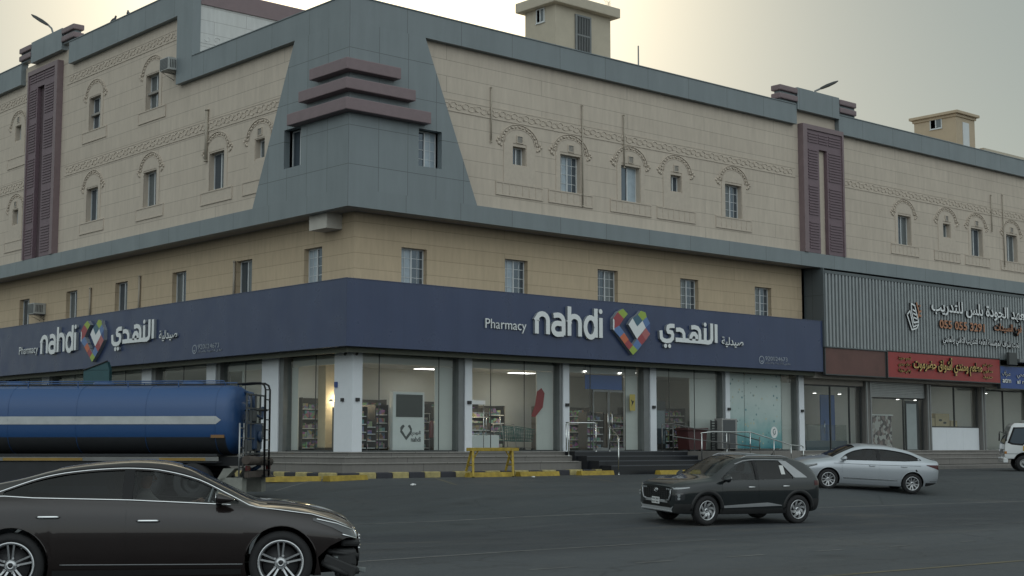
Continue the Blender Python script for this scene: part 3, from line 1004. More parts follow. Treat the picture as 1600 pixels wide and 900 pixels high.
# ---- shop fronts: columns, fascia beam, glass, interior
cols_R = [(5.80, 6.07, 6.41), (10.91, 11.06, 11.39), (15.69, 16.02, 16.39), (20.65, 20.80, 21.08), (25.85, 25.95, 26.32)]
m1, m2 = MB(), MB()
m1.bbox((1.0, 1.0, FZ), (1.42, 2.12, 4.86), .012)
m1.build("corner_column", M['col_white'], BLD)
for a, b, c in cols_R:
    m = MB(); m.bbox((b, 1.0, FZ), (c, 1.7, 4.86), .01); p = m.build("column", M['col_white'], BLD)
    m = MB(); m.box((a, 1.06, FZ), (b-.001, 1.5, 4.86)); m.build("shutter_guide", M['alu'], p)
    m = MB(); m.bbox((b+.09, .93, 3.05), (b+.26, .998, 3.17), .01); m.build("camera_box", M['black'], p)
for a, b in ((5.74, 6.89), (10.30, 11.0), (15.56, 16.41), (20.6, 21.4), (25.6, 26.4), (30.6, 31.4)):
    m = MB(); m.bbox((1.0, a, FZ), (1.7, b, 4.86), .01); p = m.build("column", M['col_white'], BLD)
    m = MB(); m.box((1.05, a-.28, FZ), (1.5, a-.001, 4.86)); m.build("shutter_guide", M['alu'], p)
m = MB(); m.bbox((.93, 1.5, 3.05), (.998, 1.64, 3.17), .01); m.bbox((1.12, .93, 3.05), (1.27, .998, 3.17), .01); m.build("camera_box", M['black'], BLD)
for p, w_ in (((1.13, .93, 4.72), "right"), ((.9, 1.3, 4.72), "left")):
    m = MB(); m.cyl((p[0], p[1], p[2]), (p[0], p[1], p[2]+.14), .05, 10); m.tube([(p[0], p[1], p[2]), (p[0]-.06, p[1]-.04, p[2]-.05)], .045, 10)
    o = m.build("security_camera", M['black'], None); tag(o, "small black camera under the fascia on the %s face of the white corner column" % w_, "camera", "cameras under the corner fascia")
m = MB(); m.box((.955, 1.9, 3.55), (.998, 2.06, 3.75)); 
m.M = None
o = m.build("door_number", M['blue_sign'], BLD)
# beam under the sign
m = MB()
m.box((.34, .42, 4.80), (26.3, 1.9, 4.90)); m.box((.42, 1.9, 4.80), (1.9, YE-.4, 4.90))
m.box((.30, .36, 4.70), (26.3, .42, 4.88)); m.box((.36, .42, 4.70), (.42, YE-.4, 4.88))
m.build("fascia_beam", M['olive'], BLD)
# glass
def glass_R(a, b, z0=FZ, z1=4.80, y=1.22, seams=()):
    m = MB(); m.face([(a, y, z0), (b, y, z0), (b, y, z1), (a, y, z1)]); g = m.build("shop_window", M['shopglass'], BLD)
    m = MB()
    m.box((a, y-.03, z0), (b, y+.04, z0+.06))
    for s in seams: m.box((s-.012, y-.008, z0+.06), (s+.012, y+.02, z1))
    m.build("glazing_bar", M['alu_dark'], g)
glass_R(1.42, 5.80, seams=(2.3, 5.0)); glass_R(6.41, 10.91, seams=(7.5, 9.2)); glass_R(11.39, 15.69, seams=(12.75, 14.75))
glass_R(16.39, 20.65, seams=(17.4, 19.0)); glass_R(21.08, 25.85, seams=(22.3, 24.9))
for a, b, s in ((2.12, 5.46, (3.6,)), (6.89, 10.02, (8.4,)), (11.0, 15.28, (13.2,)), (16.41, 20.32, (18.3,)), (21.4, 25.32, (23.3,)), (26.4, 30.32, (28.3,))):
    m = MB(); m.face([(1.22, a, FZ), (1.22, b, FZ), (1.22, b, 4.80), (1.22, a, 4.80)]); g = m.build("shop_window", M['shopglass'], BLD)
    m = MB(); m.box((1.19, a, FZ), (1.26, b, FZ+.06))
    for q in s: m.box((1.212, q-.012, FZ+.06), (1.24, q+.012, 4.8))
    m.build("glazing_bar", M['alu_dark'], g)
# door leaves at the entrance bay
m = MB()
for a in (12.85, 13.75):
    m.box((a, 1.17, FZ+.02), (a+.04, 1.205, 3.75)); m.box((a+.84, 1.17, FZ+.02), (a+.88, 1.205, 3.75))
    m.box((a+.04, 1.17, FZ+.02), (a+.84, 1.205, FZ+.14)); m.box((a+.04, 1.17, 3.68), (a+.84, 1.205, 3.75))
d = m.build("entrance_door", M['alu'], BLD)
m = MB()
for x in (13.62, 13.86): m.tube([(x, 1.10, 2.0), (x, 1.10, 2.9)], .018, 8)
m.build("door_handle", M['steel'], d)
# interior shell
m = MB()
m.box((1.5, 9.0, FZ), (26.2, 9.1, 4.75)); m.box((9.0, 9.1, FZ), (9.1, YE-.4, 4.75)); m.box((26.0, 1.72, FZ), (26.1, 9.0, 4.75))
m.build("interior_wall", M['wall_in'], BLD)
m = MB(); m.box((1.5, 1.5, 4.74), (XE-.4, 9.0, 4.79)); m.box((1.5, 9.0, 4.74), (9.0, YE-.4, 4.79))
m.build("shop_ceiling", M['ceil'], BLD)
m = MB()
for a, b in ((1.45, 5.8), (6.42, 10.9), (11.4, 15.6), (16.4, 20.6)): m.box((a, 1.42, 4.42), (b, 1.50, 4.735))
m.box((1.42, 2.12, 4.42), (1.50, 5.4, 4.735)); m.box((1.42, 7, 4.42), (1.5, 10, 4.735))
m.build("blind_box", M['ceil'], BLD)
m = MB()
m.box((4.95, 1.40, FZ+.01), (5.78, 1.44, 4.40)); m.box((10.0, 1.40, FZ+.01), (10.88, 1.44, 4.40)); m.box((14.9, 1.40, FZ+.01), (15.66, 1.44, 4.40))
m.box((24.95, 1.40, FZ+.01), (25.84, 1.44, 4.40)); m.box((18.9, 1.40, FZ+.01), (20.6, 1.44, 4.40)); m.box((1.40, 5.0, FZ+.01), (1.44, 5.42, 4.40))
m.build("partition", M['ceil'], BLD)
# ================================================================== LETTERING
_AR = {'ا':'FE8D FE8E','أ':'FE83 FE84','إ':'FE87 FE88','آ':'FE81 FE82','ب':'FE8F FE90 FE91 FE92','ت':'FE95 FE96 FE97 FE98','ث':'FE99 FE9A FE9B FE9C',
 'ج':'FE9D FE9E FE9F FEA0','ح':'FEA1 FEA2 FEA3 FEA4','خ':'FEA5 FEA6 FEA7 FEA8','د':'FEA9 FEAA','ذ':'FEAB FEAC','ر':'FEAD FEAE','ز':'FEAF FEB0',
 'س':'FEB1 FEB2 FEB3 FEB4','ش':'FEB5 FEB6 FEB7 FEB8','ص':'FEB9 FEBA FEBB FEBC','ض':'FEBD FEBE FEBF FEC0','ط':'FEC1 FEC2 FEC3 FEC4','ع':'FEC9 FECA FECB FECC',
 'ف':'FED1 FED2 FED3 FED4','ق':'FED5 FED6 FED7 FED8','ك':'FED9 FEDA FEDB FEDC','ل':'FEDD FEDE FEDF FEE0','م':'FEE1 FEE2 FEE3 FEE4','ن':'FEE5 FEE6 FEE7 FEE8',
 'ه':'FEE9 FEEA FEEB FEEC','ة':'FE93 FE94','و':'FEED FEEE','ؤ':'FE85 FE86','ي':'FEF1 FEF2 FEF3 FEF4','ى':'FEEF FEF0'}
def arabic(s):
    out = []
    for w in s.split(' '):
        r = []
        for i, ch in enumerate(w):
            f = _AR.get(ch)
            if not f: r.append(ch); continue
            f = f.split()
            pj = i > 0 and w[i-1] in _AR and len(_AR[w[i-1]].split()) == 4
            nj = i < len(w)-1 and w[i+1] in _AR and len(f) == 4
            k = 3 if (pj and nj) else 1 if pj else 2 if nj else 0
            r.append(chr(int(f[k], 16)))
        out.append(''.join(reversed(r)))
    return ' '.join(reversed(out))

def text_part(name, s, face, box, out, depth, mats, parent, bold=0.0):
    """solid lettering that fills box = (start u, end u, z0, z1); reading runs from start to end"""
    cu = bpy.data.curves.new("txt", 'FONT')
    cu.body = s; cu.size = 1.0; cu.extrude = .5; cu.offset = bold; cu.resolution_u = 3
    o = bpy.data.objects.new("txt", cu); COL.objects.link(o)
    dg = bpy.context.evaluated_depsgraph_get()
    me = bpy.data.meshes.new_from_object(o.evaluated_get(dg))
    bpy.data.objects.remove(o); bpy.data.curves.remove(cu)
    bm = bmesh.new(); bm.from_mesh(me); bpy.data.meshes.remove(me)
    xs = [v.co.x for v in bm.verts]; ys = [v.co.y for v in bm.verts]
    x0, x1, y0, y1 = min(xs), max(xs), min(ys), max(ys)
    # give overlapping letters slightly different depths so their faces never share a plane
    isl = {}
    n = 0
    for v in bm.verts:
        if v in isl: continue
        st = [v]; isl[v] = n
        while st:
            q = st.pop()
            for e in q.link_edges:
                w = e.other_vert(q)
                if w not in isl: isl[w] = n; st.append(w)
        n += 1
    u0, u1, z0, z1 = box
    for v in bm.verts:
        u = u0 + (v.co.x - x0) / (x1 - x0) * (u1 - u0)
        z = z0 + (v.co.y - y0) / (y1 - y0) * (z1 - z0)
        d = out + (depth + .002*(isl[v] % 5) if v.co.z > 0 else 0)
        v.co = PT(face, u, z, d)
    bmesh.ops.recalc_face_normals(bm, faces=bm.faces)
    ax = 1 if face == 'R' else 0
    for f in bm.faces:
        f.material_index = 0 if abs(f.normal[ax]) > .7 else 1
        f.smooth = False
    me = bpy.data.meshes.new(name); bm.to_mesh(me); bm.free()
    for m in mats: me.materials.append(m)
    o = bpy.data.objects.new(name, me); COL.objects.link(o); o.parent = parent
    return o

def arcp(cx, cy, rx, ry, a0, a1, n=8):
    return [(cx + rx*cos(radians(a0 + (a1-a0)*i/n)), cy + ry*sin(radians(a0 + (a1-a0)*i/n))) for i in range(n+1)]
LATIN = ([[(0, 0), (0, .60)] + arcp(.34, .60, .34, .30, 180, 0) + [(.68, 0)]]
  + [[(1.02, .86)] + arcp(1.30, .62, .34, .28, 95, 0) + [(1.64, 0)], [(1.64, .50)] + arcp(1.27, .28, .29, .25, 90, 270) + [(1.64, .06)]]
  + [[(2.00, 0), (2.00, 1.33)], [(2.00, .60)] + arcp(2.34, .60, .34, .30, 180, 0) + [(2.68, 0)]]
  + [[(3.70, 0), (3.70, 1.33)], arcp(3.36, .45, .34, .45, 0, 360, 18)]
  + [[(4.02, 0), (4.02, .92)], [(4.02, 1.22)]])
def _nm(x, y):
    return ((x - 620) / 570 * 3.58, (425 - (1130 - x) * .0714 - y) / 268.0)
AR_BIG = [[_nm(*p) for p in path] for path in [
  [(1180, 222), (1180, 432)],
  [(1135, 215), (1135, 390), (1125, 418), (1100, 430), (1020, 420), (900, 410), (775, 400)],
  [(1068, 268), (1068, 415)], [(1068, 228)],
  [(930, 262), (965, 258), (995, 270), (1012, 300), (1016, 340), (1016, 415)],
  [(985, 410), (983, 360), (965, 334), (942, 336), (926, 365), (922, 405)],
  [(780, 290), (815, 288), (842, 302), (856, 335), (858, 400)],
  [(765, 250), (722, 248), (702, 262), (698, 290), (705, 312), (738, 322), (746, 345), (744, 385), (724, 410), (690, 416), (655, 405), (638, 380), (633, 300)],
  [(678, 468)], [(716, 470)]]]
_G, _R, _RL, _B, _BN, _T, _W, _O = range(8)
HEART = [(_G, [(205,115),(255,80),(300,130),(262,178)]), (_R, [(205,115),(262,178),(222,245),(160,182)]), (_W, [(160,182),(172,196),(172,302),(160,290)]),
 (_R, [(172,196),(222,245),(172,302)]), (_B, [(160,290),(218,250),(275,330),(222,365)]), (_O, [(222,365),(262,320),(305,385),(265,430)]),
 (_R, [(265,430),(300,385),(345,440),(310,490)]), (_G, [(310,490),(345,440),(390,490),(345,538)]), (_B, [(345,440),(385,375),(430,435),(390,490)]),
 (_R, [(385,375),(430,320),(470,385),(430,435)]), (_RL, [(430,320),(470,260),(512,320),(470,385)]), (_B, [(440,190),(480,150),(512,212),(470,260)]),
 (_BN, [(470,260),(512,212),(512,320)]), (_G, [(395,130),(425,90),(470,105),(480,150),(440,190)]), (_T, [(345,170),(395,130),(440,190),(388,250)]),
 (_W, [(345,170),(388,250),(440,190),(470,260),(385,375),(305,235)])]
HM = [mat("logo_green", (.28,.38,.06), .4), mat("logo_red", (.30,.05,.06), .4), mat("logo_light_red", (.38,.12,.12), .4), mat("logo_blue", (.10,.18,.36), .4),
      mat("logo_navy", (.035,.07,.20), .4), mat("logo_teal", (.05,.12,.17), .4), mat("logo_white", (.68,.70,.70), .4), mat("logo_orange", (.50,.13,.06), .4)]

def heart_part(face, u0, u1, z0, z1, out, parent, mono=None, name="heart_logo", d=.16):
    mb = MB()
    def am(x, y, dd):
        # undo the small perspective of the sketch
        v = (538 + (x-335)*.03 - y) / 458.0
        return PT(face, u0 + (x-158)/354*(u1-u0), z0 + v*(z1-z0), dd)
    for i, (c, poly) in enumerate(HEART):
        if mono is not None and c in (_W, _T): continue
        b = len(mb.f)
        mb._solid(poly, am, out, out + d + .002*(i % 3), 0)
        for q in range(b, len(mb.f)): mb.m[q] = c if q == b else 8
    mats = (HM + [M['letter_side']]) if mono is None else [mono]*9
    return mb.build(name, mats, parent)

def pharmacy_sign(face, s, k):
    """s(d): distance along the reading direction -> u on this face"""
    side = "long right" if face == 'R' else "shorter left"
    t = thing("pharmacy_sign", "dark navy shop fascia with white letters and heart logo on the %s face" % side, "shop sign", PT(face, s(0), 4.88, 0), 0, "navy fascia boards of the pharmacy")
    t.location = (0, 0, 0)
    m = MB()
    if face == 'R': m.box((0, 0, 4.88), (26.46, .34, 7.18))
    else: m.box((0.001, .34, 4.88), (.34, YE-.3, 7.18))
    m.build("board", M['navy'], t)
    m = MB()
    if face == 'R': m.box((-.012, -.012, 7.18), (26.47, .99, 7.205))
    else: m.box((-.012, .99, 7.18), (.99, YE-.3, 7.205))
    m.build("top_trim", M['navy'], t)
    LM = [M['letter'], M['letter_side']]
    text_part("small_lettering", "Pharmacy", face, (s(0), s(2.02*k), 5.69, 6.16), 0, .06, LM, t)
    # big latin word
    m = MB(); sc = .87
    am = lambda x, y, d: PT(face, s((2.50 + x*.87)*k), 5.72 + y*sc, d)
    am2 = lambda x, y, d: PT(face, s((2.50 + x)*k), 5.72 + y, d)
    paths = [[(p[0]*.845, p[1]*.85) for p in q] for q in LATIN]
    m.stroke(paths, .195, am2, 0, .115, 0)
    m.build("large_lettering", LM, t)
    heart_part(face, s(6.52*k), s(8.66*k), 5.12, 6.95, 0, t)
    m = MB()
    am3 = lambda x, y, d: PT(face, s((9.26 + x)*k), 5.86 + y, d)
    m.stroke(AR_BIG, .175, am3, 0, .115, 0)
    m.build("large_lettering", LM, t)
    text_part("small_lettering", arabic("صيدلية"), face, (s(13.2*k), s(14.62*k), 5.70, 6.14), 0, .06, LM, t, .01)
    # phone line
    G = [mat("faint_letter", (.30,.33,.38), .5), M['letter_side']]
    text_part("phone_number", "920024673", face, (s(16.15*k), s(17.7*k), 5.24, 5.42), .002, .012, G, t)
    text_part("small_lettering", arabic("تطبق الشروط والاحكام"), face, (s(16.15*k), s(17.9*k), 5.07, 5.19), .002, .010, G, t)
    m = MB()
    m.stroke([arcp(15.9*k, 5.25, .16, .16, 0, 360, 20), arcp(15.9*k, 5.25, .07, .07, 200, 340, 6)], .035, lambda x, y, d: PT(face, s(x), y, d), .002, .014, 0)
    m.build("round_mark", G, t)
    return t
pharmacy_sign('R', lambda d: 6.14 + d, 1.0)
pharmacy_sign('L', lambda d: 26.64 - d, 1.035)

# ---- corrugated board of the training institute
INS = thing("institute_sign", "grey corrugated metal sign wall with white Arabic lettering and phone number above red restaurant board", "sign wall")
m = MB()
x = 26.56
prof = []
while x < 53.6:
    prof += [(x, .0), (x+.05, .0), (x+.065, -.10), (x+.20, -.10), (x+.215, .0)]
    x += .265
for a, b in zip(prof[:-1], prof[1:]):
    m.face([(a[0], a[1], 6.05), (b[0], b[1], 6.05), (b[0], b[1], 9.42), (a[0], a[1], 9.42)], 0)
m.build("corrugated_sheet", M['corr'], INS, fix=False)
m = MB(); m.box((26.47, -.10, 6.02), (26.56, 1.0, 9.66)); m.box((26.56, .02, 6.02), (53.6, .30, 9.42)); m.box((26.56, -.11, 9.42), (53.6, .29, 9.56))
m.box((26.56, -.12, 6.0), (53.6, .01, 6.05))
m.build("sign_frame", mat_panel("dark_grey_cladding", (.085,.10,.105), .45, 3, 1.2), INS)
LMw = [M['letter'], M['black']]; LMo = [M['orange'], M['black']]
text_part("main_lettering", arabic("معهد الجودة بلس للتدريب"), 'R', (35.15, 44.5, 8.02, 8.80), .10, .09, LMw, INS, .02)
text_part("phone_lettering", "055 055 3291", 'R', (35.85, 40.05, 7.36, 7.80), .10, .07, LMo, INS, .025)
text_part("branch_lettering", arabic("فرع السيدات"), 'R', (40.95, 43.7, 7.32, 7.92), .10, .10, LMo, INS, .02)
text_part("small_lettering", arabic("تحت إشراف المؤسسة العامة للتدريب التقني والمهني"), 'R', (36.1, 43.4, 6.55, 7.02), .10, .08, LMw, INS, .015)
m = MB()
am = lambda x, y, d: PT('R', 32.95 + x, 7.15 + y, d)
m.stroke([[(.05, .72), (.30, .92), (.55, .15), (1.0, .28), (.85, .10), (.42, .0), (.05, .72)],
          [(.42, .95), (.42, 1.28), (.72, 1.20), (1.0, .42), (.60, .36), (.42, .95)],
          [(.52, 1.0), (.76, .92)], [(.56, .82), (.82, .74)], [(.60, .62), (.88, .56)]], .075, am, .10, .20, 0)
m.build("book_emblem", LMw, INS)
m = MB()
m.stroke([[(1.02, .62), (1.10, .90), (.98, 1.20), (.92, 1.38)], [(1.10, .90), (1.32, .98)], [(1.08, .78), (1.30, .70)], [(1.20, 1.22)]], .10, am, .10, .18, 0)
m.build("figure_emblem", LMo, INS)

def board(name, label, u0, u1, z0, z1, m_, out=.06, th=.2, cat="shop sign"):
    t = thing(name, label, cat)
    m = MB(); m.bbox(PT('R', u0, z0, out-th), PT('R', u1, z1, out), .012); m.build("board", m_, t)
    m = MB()
    for a, b, c, d in ((u0, u1, z1-.035, z1+.012), (u0, u1, z0-.012, z0+.035), (u0-.012, u0+.035, z0+.035, z1-.035), (u1-.035, u1+.012, z0+.035, z1-.035)):
        m.box(PT('R', a, c, out-th+.02), PT('R', b, d, out+.012))
    m.build("edge_frame", M['alu_dark'], t)
    return t
t = board("blank_sign", "blank faded brownish red signboard between the navy pharmacy fascia and the red restaurant sign", 26.53, 31.28, 4.76, 6.04, M['brown_sign'])
t = board("restaurant_sign", "bright red signboard with gold Arabic lettering below the corrugated sign wall", 31.36, 41.5, 4.76, 6.06, M['red_sign'], .12)
LG = [M['gold'], M['black']]
text_part("main_lettering", arabic("مطعم ومندي أشواق حضرموت"), 'R', (33.4, 39.6, 5.02, 5.92), .12, .10, LG, t, .02)
for i, (a, b) in enumerate((("لحم حنيذ", "مندي لحم"), ("دجاج مندي", "مدفون"), ("مظبي شواية", "حنيذ"))):
    z = 5.70 - i*.30
    text_part("small_lettering", arabic(a), 'R', (32.2, 33.25, z-.1, z+.13), .12, .05, LG, t)
    text_part("small_lettering", arabic(b), 'R', (39.75, 40.7, z-.16, z+.07), .12, .05, LG, t)
t = board("bank_sign", "blue cash machine signboard with white lettering right of the red restaurant sign", 41.58, 47.5, 4.50, 5.72, M['blue_sign'], .06)
text_part("lettering", arabic("صراف"), 'R', (41.75, 42.55, 5.12, 5.45), .06, .04, LMw, t)
text_part("lettering", "atm", 'R', (41.75, 42.6, 4.82, 5.05), .06, .04, LMw, t, .02)
text_part("lettering", arabic("مصرف الراجحي"), 'R', (43.2, 45.9, 5.08, 5.42), .06, .04, LMw, t)
text_part("lettering", "al rajhi bank", 'R', (43.2, 45.9, 4.74, 5.02), .06, .04, LMw, t, .02)

# ================================================================== RIGHT-HAND SHOPS (under the red signs)
FZ2 = 1.22
mb = MB()
for i, (a, b) in enumerate(((31.06, 31.58), (36.30, 36.71), (41.40, 41.84), (46.5, 47.0), (51.6, 52.2))):
    m = MB(); m.bbox((a, .98, FZ2-.3), (b, 1.6, 4.9), .01); p = m.build("column", mat_plain("dull_stone_column", (.16,.155,.145), .6), BLD)
    m = MB()
    m.box((a+.06, .95, FZ2), (a+.14, .979, 4.6)); m.box((b-.14, .95, FZ2), (b-.06, .979, 4.6))
    m.build("shutter_guide", M['steel_dull'], p)
m = MB(); m.box((26.32, .45, 4.62), (53.6, 1.7, 4.9)); m.build("fascia_beam", M['soffit'], BLD)
m = MB(); m.box((26.32, 5.5, FZ2), (53.6, 5.6, 4.75))
for x_ in (31.3, 36.5, 41.6, 46.7): m.box((x_-.06, 1.61, FZ2), (x_+.06, 5.5, 4.74))
m.build("interior_wall", M['wall_in'], BLD)
def glassR2(a, b, z0, z1, bars=()):
    m = MB(); m.face([(a, 1.25, z0), (b, 1.25, z0), (b, 1.25, z1), (a, 1.25, z1)]); g = m.build("shop_window", M['shopglass'], BLD)
    m = MB()
    m.box((a, 1.21, z0), (a+.06, 1.30, z1)); m.box((b-.06, 1.21, z0), (b, 1.30, z1)); m.box((a+.06, 1.21, z1-.06), (b-.06, 1.30, z1)); m.box((a+.06, 1.21, z0), (b-.06, 1.30, z0+.06))
    for s in bars: m.box((s-.03, 1.215, z0+.06), (s+.03, 1.295, z1-.06))
    m.build("glazing_bar", M['alu_dark'], g)
glassR2(26.5, 31.05, FZ2, 4.36, (28.6, 30.1)); glassR2(31.6, 36.28, FZ2, 3.88, (34.6, 35.9)); glassR2(36.75, 41.38, 2.46, 4.6, (39.2,)); glassR2(41.86, 46.48, FZ2, 4.5, (44.0,)); glassR2(47.0, 51.6, FZ2, 4.5, (49.2,))
m = MB(); m.box((26.34, 1.1, 4.37), (31.05, 1.4, 4.62)); m.build("shutter_box", M['soffit'], BLD)
m = MB()
for i in range(9): m.bbox((31.62, 1.08, 3.89+i*.082), (36.28, 1.11, 3.89+i*.082+.078), .012)
m.build("roller_shutter", M['steel_dull'], BLD)
m = MB(); m.bbox((36.74, 1.16, FZ2+.02), (41.38, 1.24, 2.45), .01)
for x_ in (38.3, 39.85): m.box((x_-.01, 1.154, FZ2+.03), (x_+.01, 1.16, 2.44))
m.build("white_apron_panel", M['col_white'], BLD)
m = MB(); m.box((34.72, 1.19, FZ2), (34.80, 1.245, 3.75)); m.box((35.72, 1.19, FZ2), (35.80, 1.245, 3.75)); m.box((34.80, 1.19, 3.62), (35.72, 1.245, 3.75)); m.box((34.80, 1.19, FZ2), (35.72, 1.245, FZ2+.12))
m.box((34.80, 1.215, FZ2+.12), (35.72, 1.235, 3.62), 1)
m.build("shop_door", [M['alu_dark'], mat_plain("frosted_door", (.30,.34,.34), .35)], BLD)
def _mosaic():
    m = mat("mosaic_counter", (.3,.3,.3), .4); k = N(m)
    v = k.new("ShaderNodeTexVoronoi"); v.inputs["Scale"].default_value = 5.5
    k.l.new(k.pos(), v.inputs["Vector"])
    s = k.new("ShaderNodeSeparateColor"); k.l.new(v.outputs["Color"], s.inputs[0])
    k.col(k.ramp(s.outputs[0], [(.25, (.06,.04,.045)), (.5, (.22,.15,.14)), (.75, (.40,.38,.36))]))
    return m
tag(thing("patterned_counter", "chest high counter with speckled mosaic front behind the half lowered shutter", "counter"), None)
pc = bpy.data.objects["patterned_counter"]
m = MB(); m.bbox((32.0, 1.45, FZ2), (33.9, 1.95, 3.00), .02); m.build("front", _mosaic(), pc)
m = MB(); m.bbox((31.95, 1.40, 3.0), (33.95, 2.05, 3.05), .01); m.build("top", M['white'], pc)
t = thing("blue_door", "tall dark blue inner door in the shop right of the pharmacy", "door", (0, 0, 0))
m = MB(); m.bbox((28.9, 2.0, FZ2), (30.0, 2.07, 3.95), .01); m.build("leaf", mat_plain("blue_door_paint", (.03,.09,.26), .4), t)
m = MB(); m.tube([(29.12, 1.96, 2.1), (29.12, 1.96, 2.7)], .02, 6); m.build("handle", M['steel'], t)
t = thing("reception_desk", "low glass fronted display case behind the window right of the pharmacy", "display case")
m = MB(); m.bbox((27.6, 1.9, FZ2), (30.8, 2.45, FZ2+.55), .02); m.build("body", mat_plain("desk_blue_grey", (.06,.09,.11), .4), t)
m = MB(); m.box((27.62, 1.92, FZ2+.55), (30.78, 2.43, FZ2+1.3)); m.build("glass_case", M['shopglass'], t)
for i, (xx, w_, h_, dd) in enumerate(((38.0, 1.1, .62, .55), (39.3, 1.3, .85, .7), (40.4, .6, .5, .5))):
    t = thing("carton", ("wide plain cardboard carton behind white panelled window", "largest carton with printed oval marks behind white panelled window", "small carton right of the printed one behind white panelled window")[i], "carton", group="cartons in the restaurant window")
    m = MB(); m.bbox((xx-w_/2, 2.0, 2.35), (xx+w_/2, 2.0+dd, 2.35+h_), .015); m.build("box", M['cream'], t)
    if i == 1:
        m = MB()
        for q in ((39.1, 2.85), (39.5, 2.72)): m.prism([(q[0]+.16*cos(a*pi/6), q[1]+.06*sin(a*pi/6)) for a in range(12)], 'y', 1.996, 2.0)
        m.build("printed_mark", M['wood'], t)
m = MB(); m.box((36.9, 1.9, FZ2), (41.2, 2.9, 2.34)); o = m.build("serving_counter", M['white'], None); tag(o, "plain counter carrying the cartons behind white panelled window", "counter")
# lamps in the shops
def spot(x_, y_, z_, parent=None, label=None, energy=0, warm=True):
    t = thing("shop_lamp", label, "lamp", (x_, y_, z_))
    m = MB(); m.lathe([(.0, .10), (.05, .10), (.09, .0), (.0, -.0)], n=12); m.build("lamp_shade", M['white'], t)
    m = MB(); m.lathe([(.0, -.012), (.075, -.012), (.075, .0)], n=12); m.build("bulb", M['lamp_on'] if warm else M['lamp_white'], t)
    if energy:
        ld = bpy.data.lights.new("lamp_light", 'POINT'); ld.energy = energy; ld.color = (1, .82, .55) if warm else (1, .97, .9); ld.shadow_soft_size = .1
        lo = bpy.data.objects.new("lamp_light", ld); COL.objects.link(lo); lo.parent = t; lo.location = (0, 0, -.15)
    return t
for i, (a, b) in enumerate((("left", 27.9), ("right", 29.85))):
    spot(b, 1.6, 3.98, None, "%s of two small lit lamps in the window right of the pharmacy" % a, 0, False)
for i, (a, b) in enumerate((("left", 34.45), ("right", 36.0))):
    spot(b, 1.45, 3.82, None, "%s of two small lit lamps beside the frosted shop door" % a, 0, False)
for i, (a, b) in enumerate((("left", 42.1), ("right", 42.75))):
    spot(b, 1.5, 4.32, None, "%s of two bright lamps at the top of the bank window" % a, 0, False)

# ================================================================== PHARMACY INTERIOR AND FRONT
def shelf_unit(x0, x1, y0, y1, z1, n, label, face_y=True):
    t = thing("shelf_unit", label, "shelf", (0, 0, 0), 0, "stocked shelves in the pharmacy")
    m = MB()
    m.box((x0, y0, FZ+.01), (x0+.04, y1, z1)); m.box((x1-.04, y0, FZ+.01), (x1, y1, z1))
    if x1-x0 > y1-y0: m.box((x0+.04, y1-.03, FZ+.01), (x1-.04, y1, z1))
    else: m.box((x1-.04, y0, FZ+.01), (x1-.02, y1, z1))
    m.build("frame", M['wood'], t)
    for i in range(n):
        z = FZ + .12 + i*(z1-FZ-.2)/n
        m = MB(); m.box((x0+.041, y0+.01, z), (x1-.041, y1-.031, z+.03)); s = m.build("shelf", M['white'], t)
        m = MB()
        if x1-x0 > y1-y0:
            q = x0+.08
            while q < x1-.3:
                w_ = random.uniform(.08, .24); h_ = random.uniform(.12, (z1-FZ-.2)/n*.8)
                m.box((q, y0+.05, z+.031), (q+w_, y1-.1, z+.031+h_)); q += w_+random.uniform(.005, .05)
        else:
            q = y0+.08
            while q < y1-.3:
                w_ = random.uniform(.08, .24); h_ = random.uniform(.12, (z1-FZ-.2)/n*.8)
                m.box((x0+.05, q, z+.031), (x1-.1, q+w_, z+.031+h_)); q += w_+random.uniform(.005, .05)
        m.build("goods", M['goods'], s)
    return t
shelf_unit(1.7, 5.6, 5.2, 5.8, 3.3, 5, "dark stocked shelf seen behind the white promotional totem")
shelf_unit(6.6, 9.3, 3.4, 4.0, 3.0, 5, "dark stocked shelf in the window left of the entrance")
shelf_unit(9.6, 12.4, 6.0, 6.6, 3.2, 5, "dark stocked shelf deep behind the left entrance door leaf")
shelf_unit(14.0, 17.0, 5.5, 6.1, 3.2, 5, "dark stocked shelf deep behind the right side of the entrance")
shelf_unit(17.0, 20.0, 4.5, 5.1, 2.9, 5, "dark stocked shelf in the window right of the entrance")
shelf_unit(3.0, 3.6, 2.4, 5.6, 3.0, 5, "dark stocked shelf behind the last window on the left street face")
shelf_unit(4.2, 4.8, 7.2, 10.0, 3.2, 5, "dark stocked shelf behind the window above the tanker ladder")

